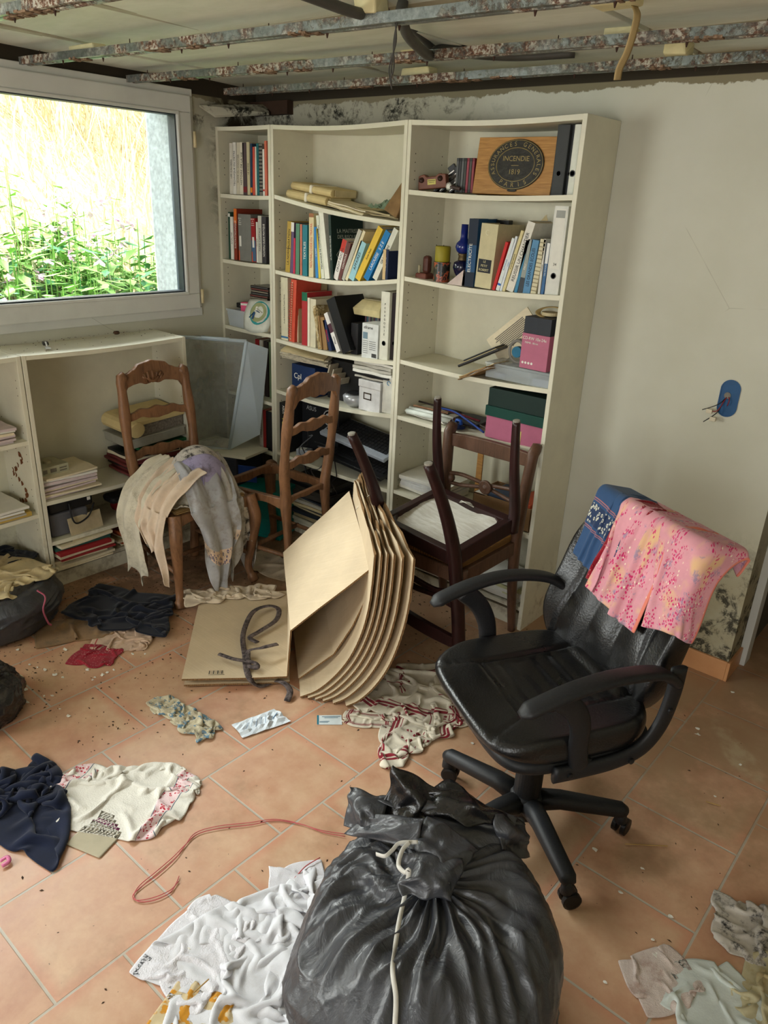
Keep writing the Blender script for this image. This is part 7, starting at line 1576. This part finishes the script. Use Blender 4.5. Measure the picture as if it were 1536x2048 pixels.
# ---------------- small things on the floor
t=thing('crumpled_receipt','white crumpled leaflet with blue print on the tiles before the cardboard','paper',(0,0,0))
q=[at(463,1450,2,.004),at(485,1476,2,.004),at(582,1443,2,.004),at(548,1418,2,.004)]; mb=MB(); rr=np.random.RandomState(2); g_=rr.rand(12,8)
def fp(u,v): p=q[1].lerp(q[2],u).lerp(q[0].lerp(q[3],u),v); return (p.x,p.y,.003+.012*g_[int(u*11),int(v*7)]*(.3+math.sin(PI*v)))
mb.grid(fp,12,8); obj('paper',mb,plain('bluish_paper',(214,222,228),.6),t,solid=.0006)
mb=MB()
for k in range(5):
    a,b=Vector(fp(.15+.1*k,.3)),Vector(fp(.3+.1*k,.7)); mb.tube([a+Vector((0,0,.004)),b+Vector((0,0,.004))],.0008,4)
mb.tube([Vector(fp(.75,.4))+Vector((0,0,.004)),Vector(fp(.92,.6))+Vector((0,0,.004))],.002,5); obj('print_marks',mb,col((110,140,170)),t)
q2=[at(634,1431,2,.002),at(634,1449,2,.002),at(684,1449,2,.002),at(683,1430,2,.002)]
t=thing('business_card','small white card with a blue edge on the tiles beside the leaflet','card',(0,0,0)); mb=MB(); mb.add([tuple(p+Vector((0,0,d))) for d in (-.0012,.0006) for p in q2],[(0,1,2,3),(7,6,5,4),(0,4,5,1),(1,5,6,2),(2,6,7,3),(3,7,4,0)]); obj('card',mb,plain('card_white',(208,216,216),.5),t)
mb=MB(); P=lambda u,v:(q2[1].lerp(q2[2],u).lerp(q2[0].lerp(q2[3],u),v))+Vector((0,0,.0012))
mb.add([P(0,0),P(.07,0),P(.07,1),P(0,1)],[(0,1,2,3)]); obj('blue_edge',mb,col((20,110,130)),t,solid=.0003)
mb=MB()
for a,b,c in ((.2,.95,.8),(.3,.85,.68),(.1,.5,.3),(.1,.45,.18)): mb.add([P(a,c),P(b,c),P(b,c+.05),P(a,c+.05)],[(0,1,2,3)])
obj('print_lines',mb,col((90,120,140)),t,solid=.0003)
STR=plain('pink_twine',(186,92,92),.7)
pp=[(690,1668),(640,1660),(600,1648),(550,1641),(500,1650),(440,1657),(395,1668),(370,1690),(345,1715),(310,1745),(280,1770),(268,1790),(278,1803),(310,1800),(340,1785),(353,1765),(358,1752)]
for k,(dx,lab) in enumerate(((0,'reddish twine looping across the tiles from the big bag'),(5,'second strand of reddish twine beside the first on the tiles'))):
    mb=MB(); mb.tube([(p[0],p[1],.004) for p in catmull([at(x+dx*math.sin(i*.9),y+dx*math.cos(i*.7),2,.004) for i,(x,y) in enumerate(pp[:len(pp)-k])],6)],.0012,6); tag(obj('twine',mb,STR,smooth=True),lab,'twine')
mb=MB(); mb.tube(catmull([at(560,1785,2,.004),at(590,1755,2,.004),at(612,1732,2,.01),at(640,1715,2,.01)],6),.0015,6); tag(obj('twine',mb,STR,smooth=True),'short red twine end beside the white knitted cloth','twine')
mb=MB(); mb.tube(catmull([at(0,1722,2,.01),at(14,1714,2,.012),at(18,1722,2,.01),at(4,1732,2,.008)],5),.006,8,flat=.6); tag(obj('pink_scrap',mb,plain('pink_plastic',(206,110,150),.3),smooth=True),'shiny pink plastic scrap at the left edge of the photo','scrap')
mb=MB(); c0_=at(350,1600,2,.0)
# paint flakes and crumbs
rr=random.Random(21); FG='white paint flakes scattered on the tiles'
fl=[(190,1355),(205,1350),(175,1340),(215,1345),(228,1340),(110,1350),(90,1340),(125,1355),(60,1330),(75,1335),(88,1392),(104,1392),(55,1405),(120,1418),(137,1433),(265,1308),(290,1308),(185,1360),(52,1380),(35,1300),(130,1300),(1190,1700),(1285,1737),(1240,1785),(1340,1833),(1305,1880),(1312,1910),(1325,1908),(1430,1593),(1175,1497),(1185,1520),(1245,1398),(1345,1325),(1350,1333),(1465,1385),(1395,1458),(1480,1530),(1210,1965),(380,1895),(370,1885),(1396,1470),(945,1487)]
for k,(px,py) in enumerate(fl): leaf('paint_flake',at(px,py,2,.001),.006+.008*rr.random(),k,FLK,'small curled white paint flake lying on the tiles','paint flake',group=FG)
mb=MB(); leaf_=None
o=leaf('paper_scrap',at(40,1356,2,.002),.026,77,plain('pale_note',(196,190,150),.8),'pale green-white torn paper scrap on the tiles near the left bag','paper')
mb=MB()
for k in range(1500):
    if k<900: x=rr.uniform(.28,1.4); y=rr.uniform(-1.95,-.3)
    elif k<1250: x,y=rr.uniform(1.2,2.3),rr.uniform(-.75,-.27)
    else: x,y=rr.uniform(1.0,3.4),rr.uniform(-2.4,-.2)
    s=rr.uniform(.0008,.0032); a=rr.uniform(0,PI); dx,dy=math.cos(a)*s*rr.uniform(1,3.5),math.sin(a)*s*2; mb.add([(x-dx,y-dy,.0005),(x+dy*.4,y-dx*.4,.0006),(x+dx,y+dy,.0005),(x-dy*.4,y+dx*.4,s)],[(0,1,2),(0,2,3),(0,3,1),(1,3,2)])
tag(obj('floor_crumbs',mb,plain('dark_crumb',(70,52,38),.9)),'dark dirt crumbs and dead insects scattered over the tiles','dirt',None,'stuff')
for k,(a,b,lab) in enumerate((((1250,1688),(1335,1692),'long dry straw on the tiles right of the chair caster'),((1412,1603),(1442,1612),'short dry straw on the tiles below a white flake'),((388,1985),(418,1958),'thin dark twig on the white laundry'))):
    mb=MB(); mb.tube([at(*a,2,.004 if k<2 else .07),at(*b,2,.004 if k<2 else .075)],.0016,5); tag(obj('straw',mb,plain('dry_straw',(170,136,80),.8)),lab,'straw')
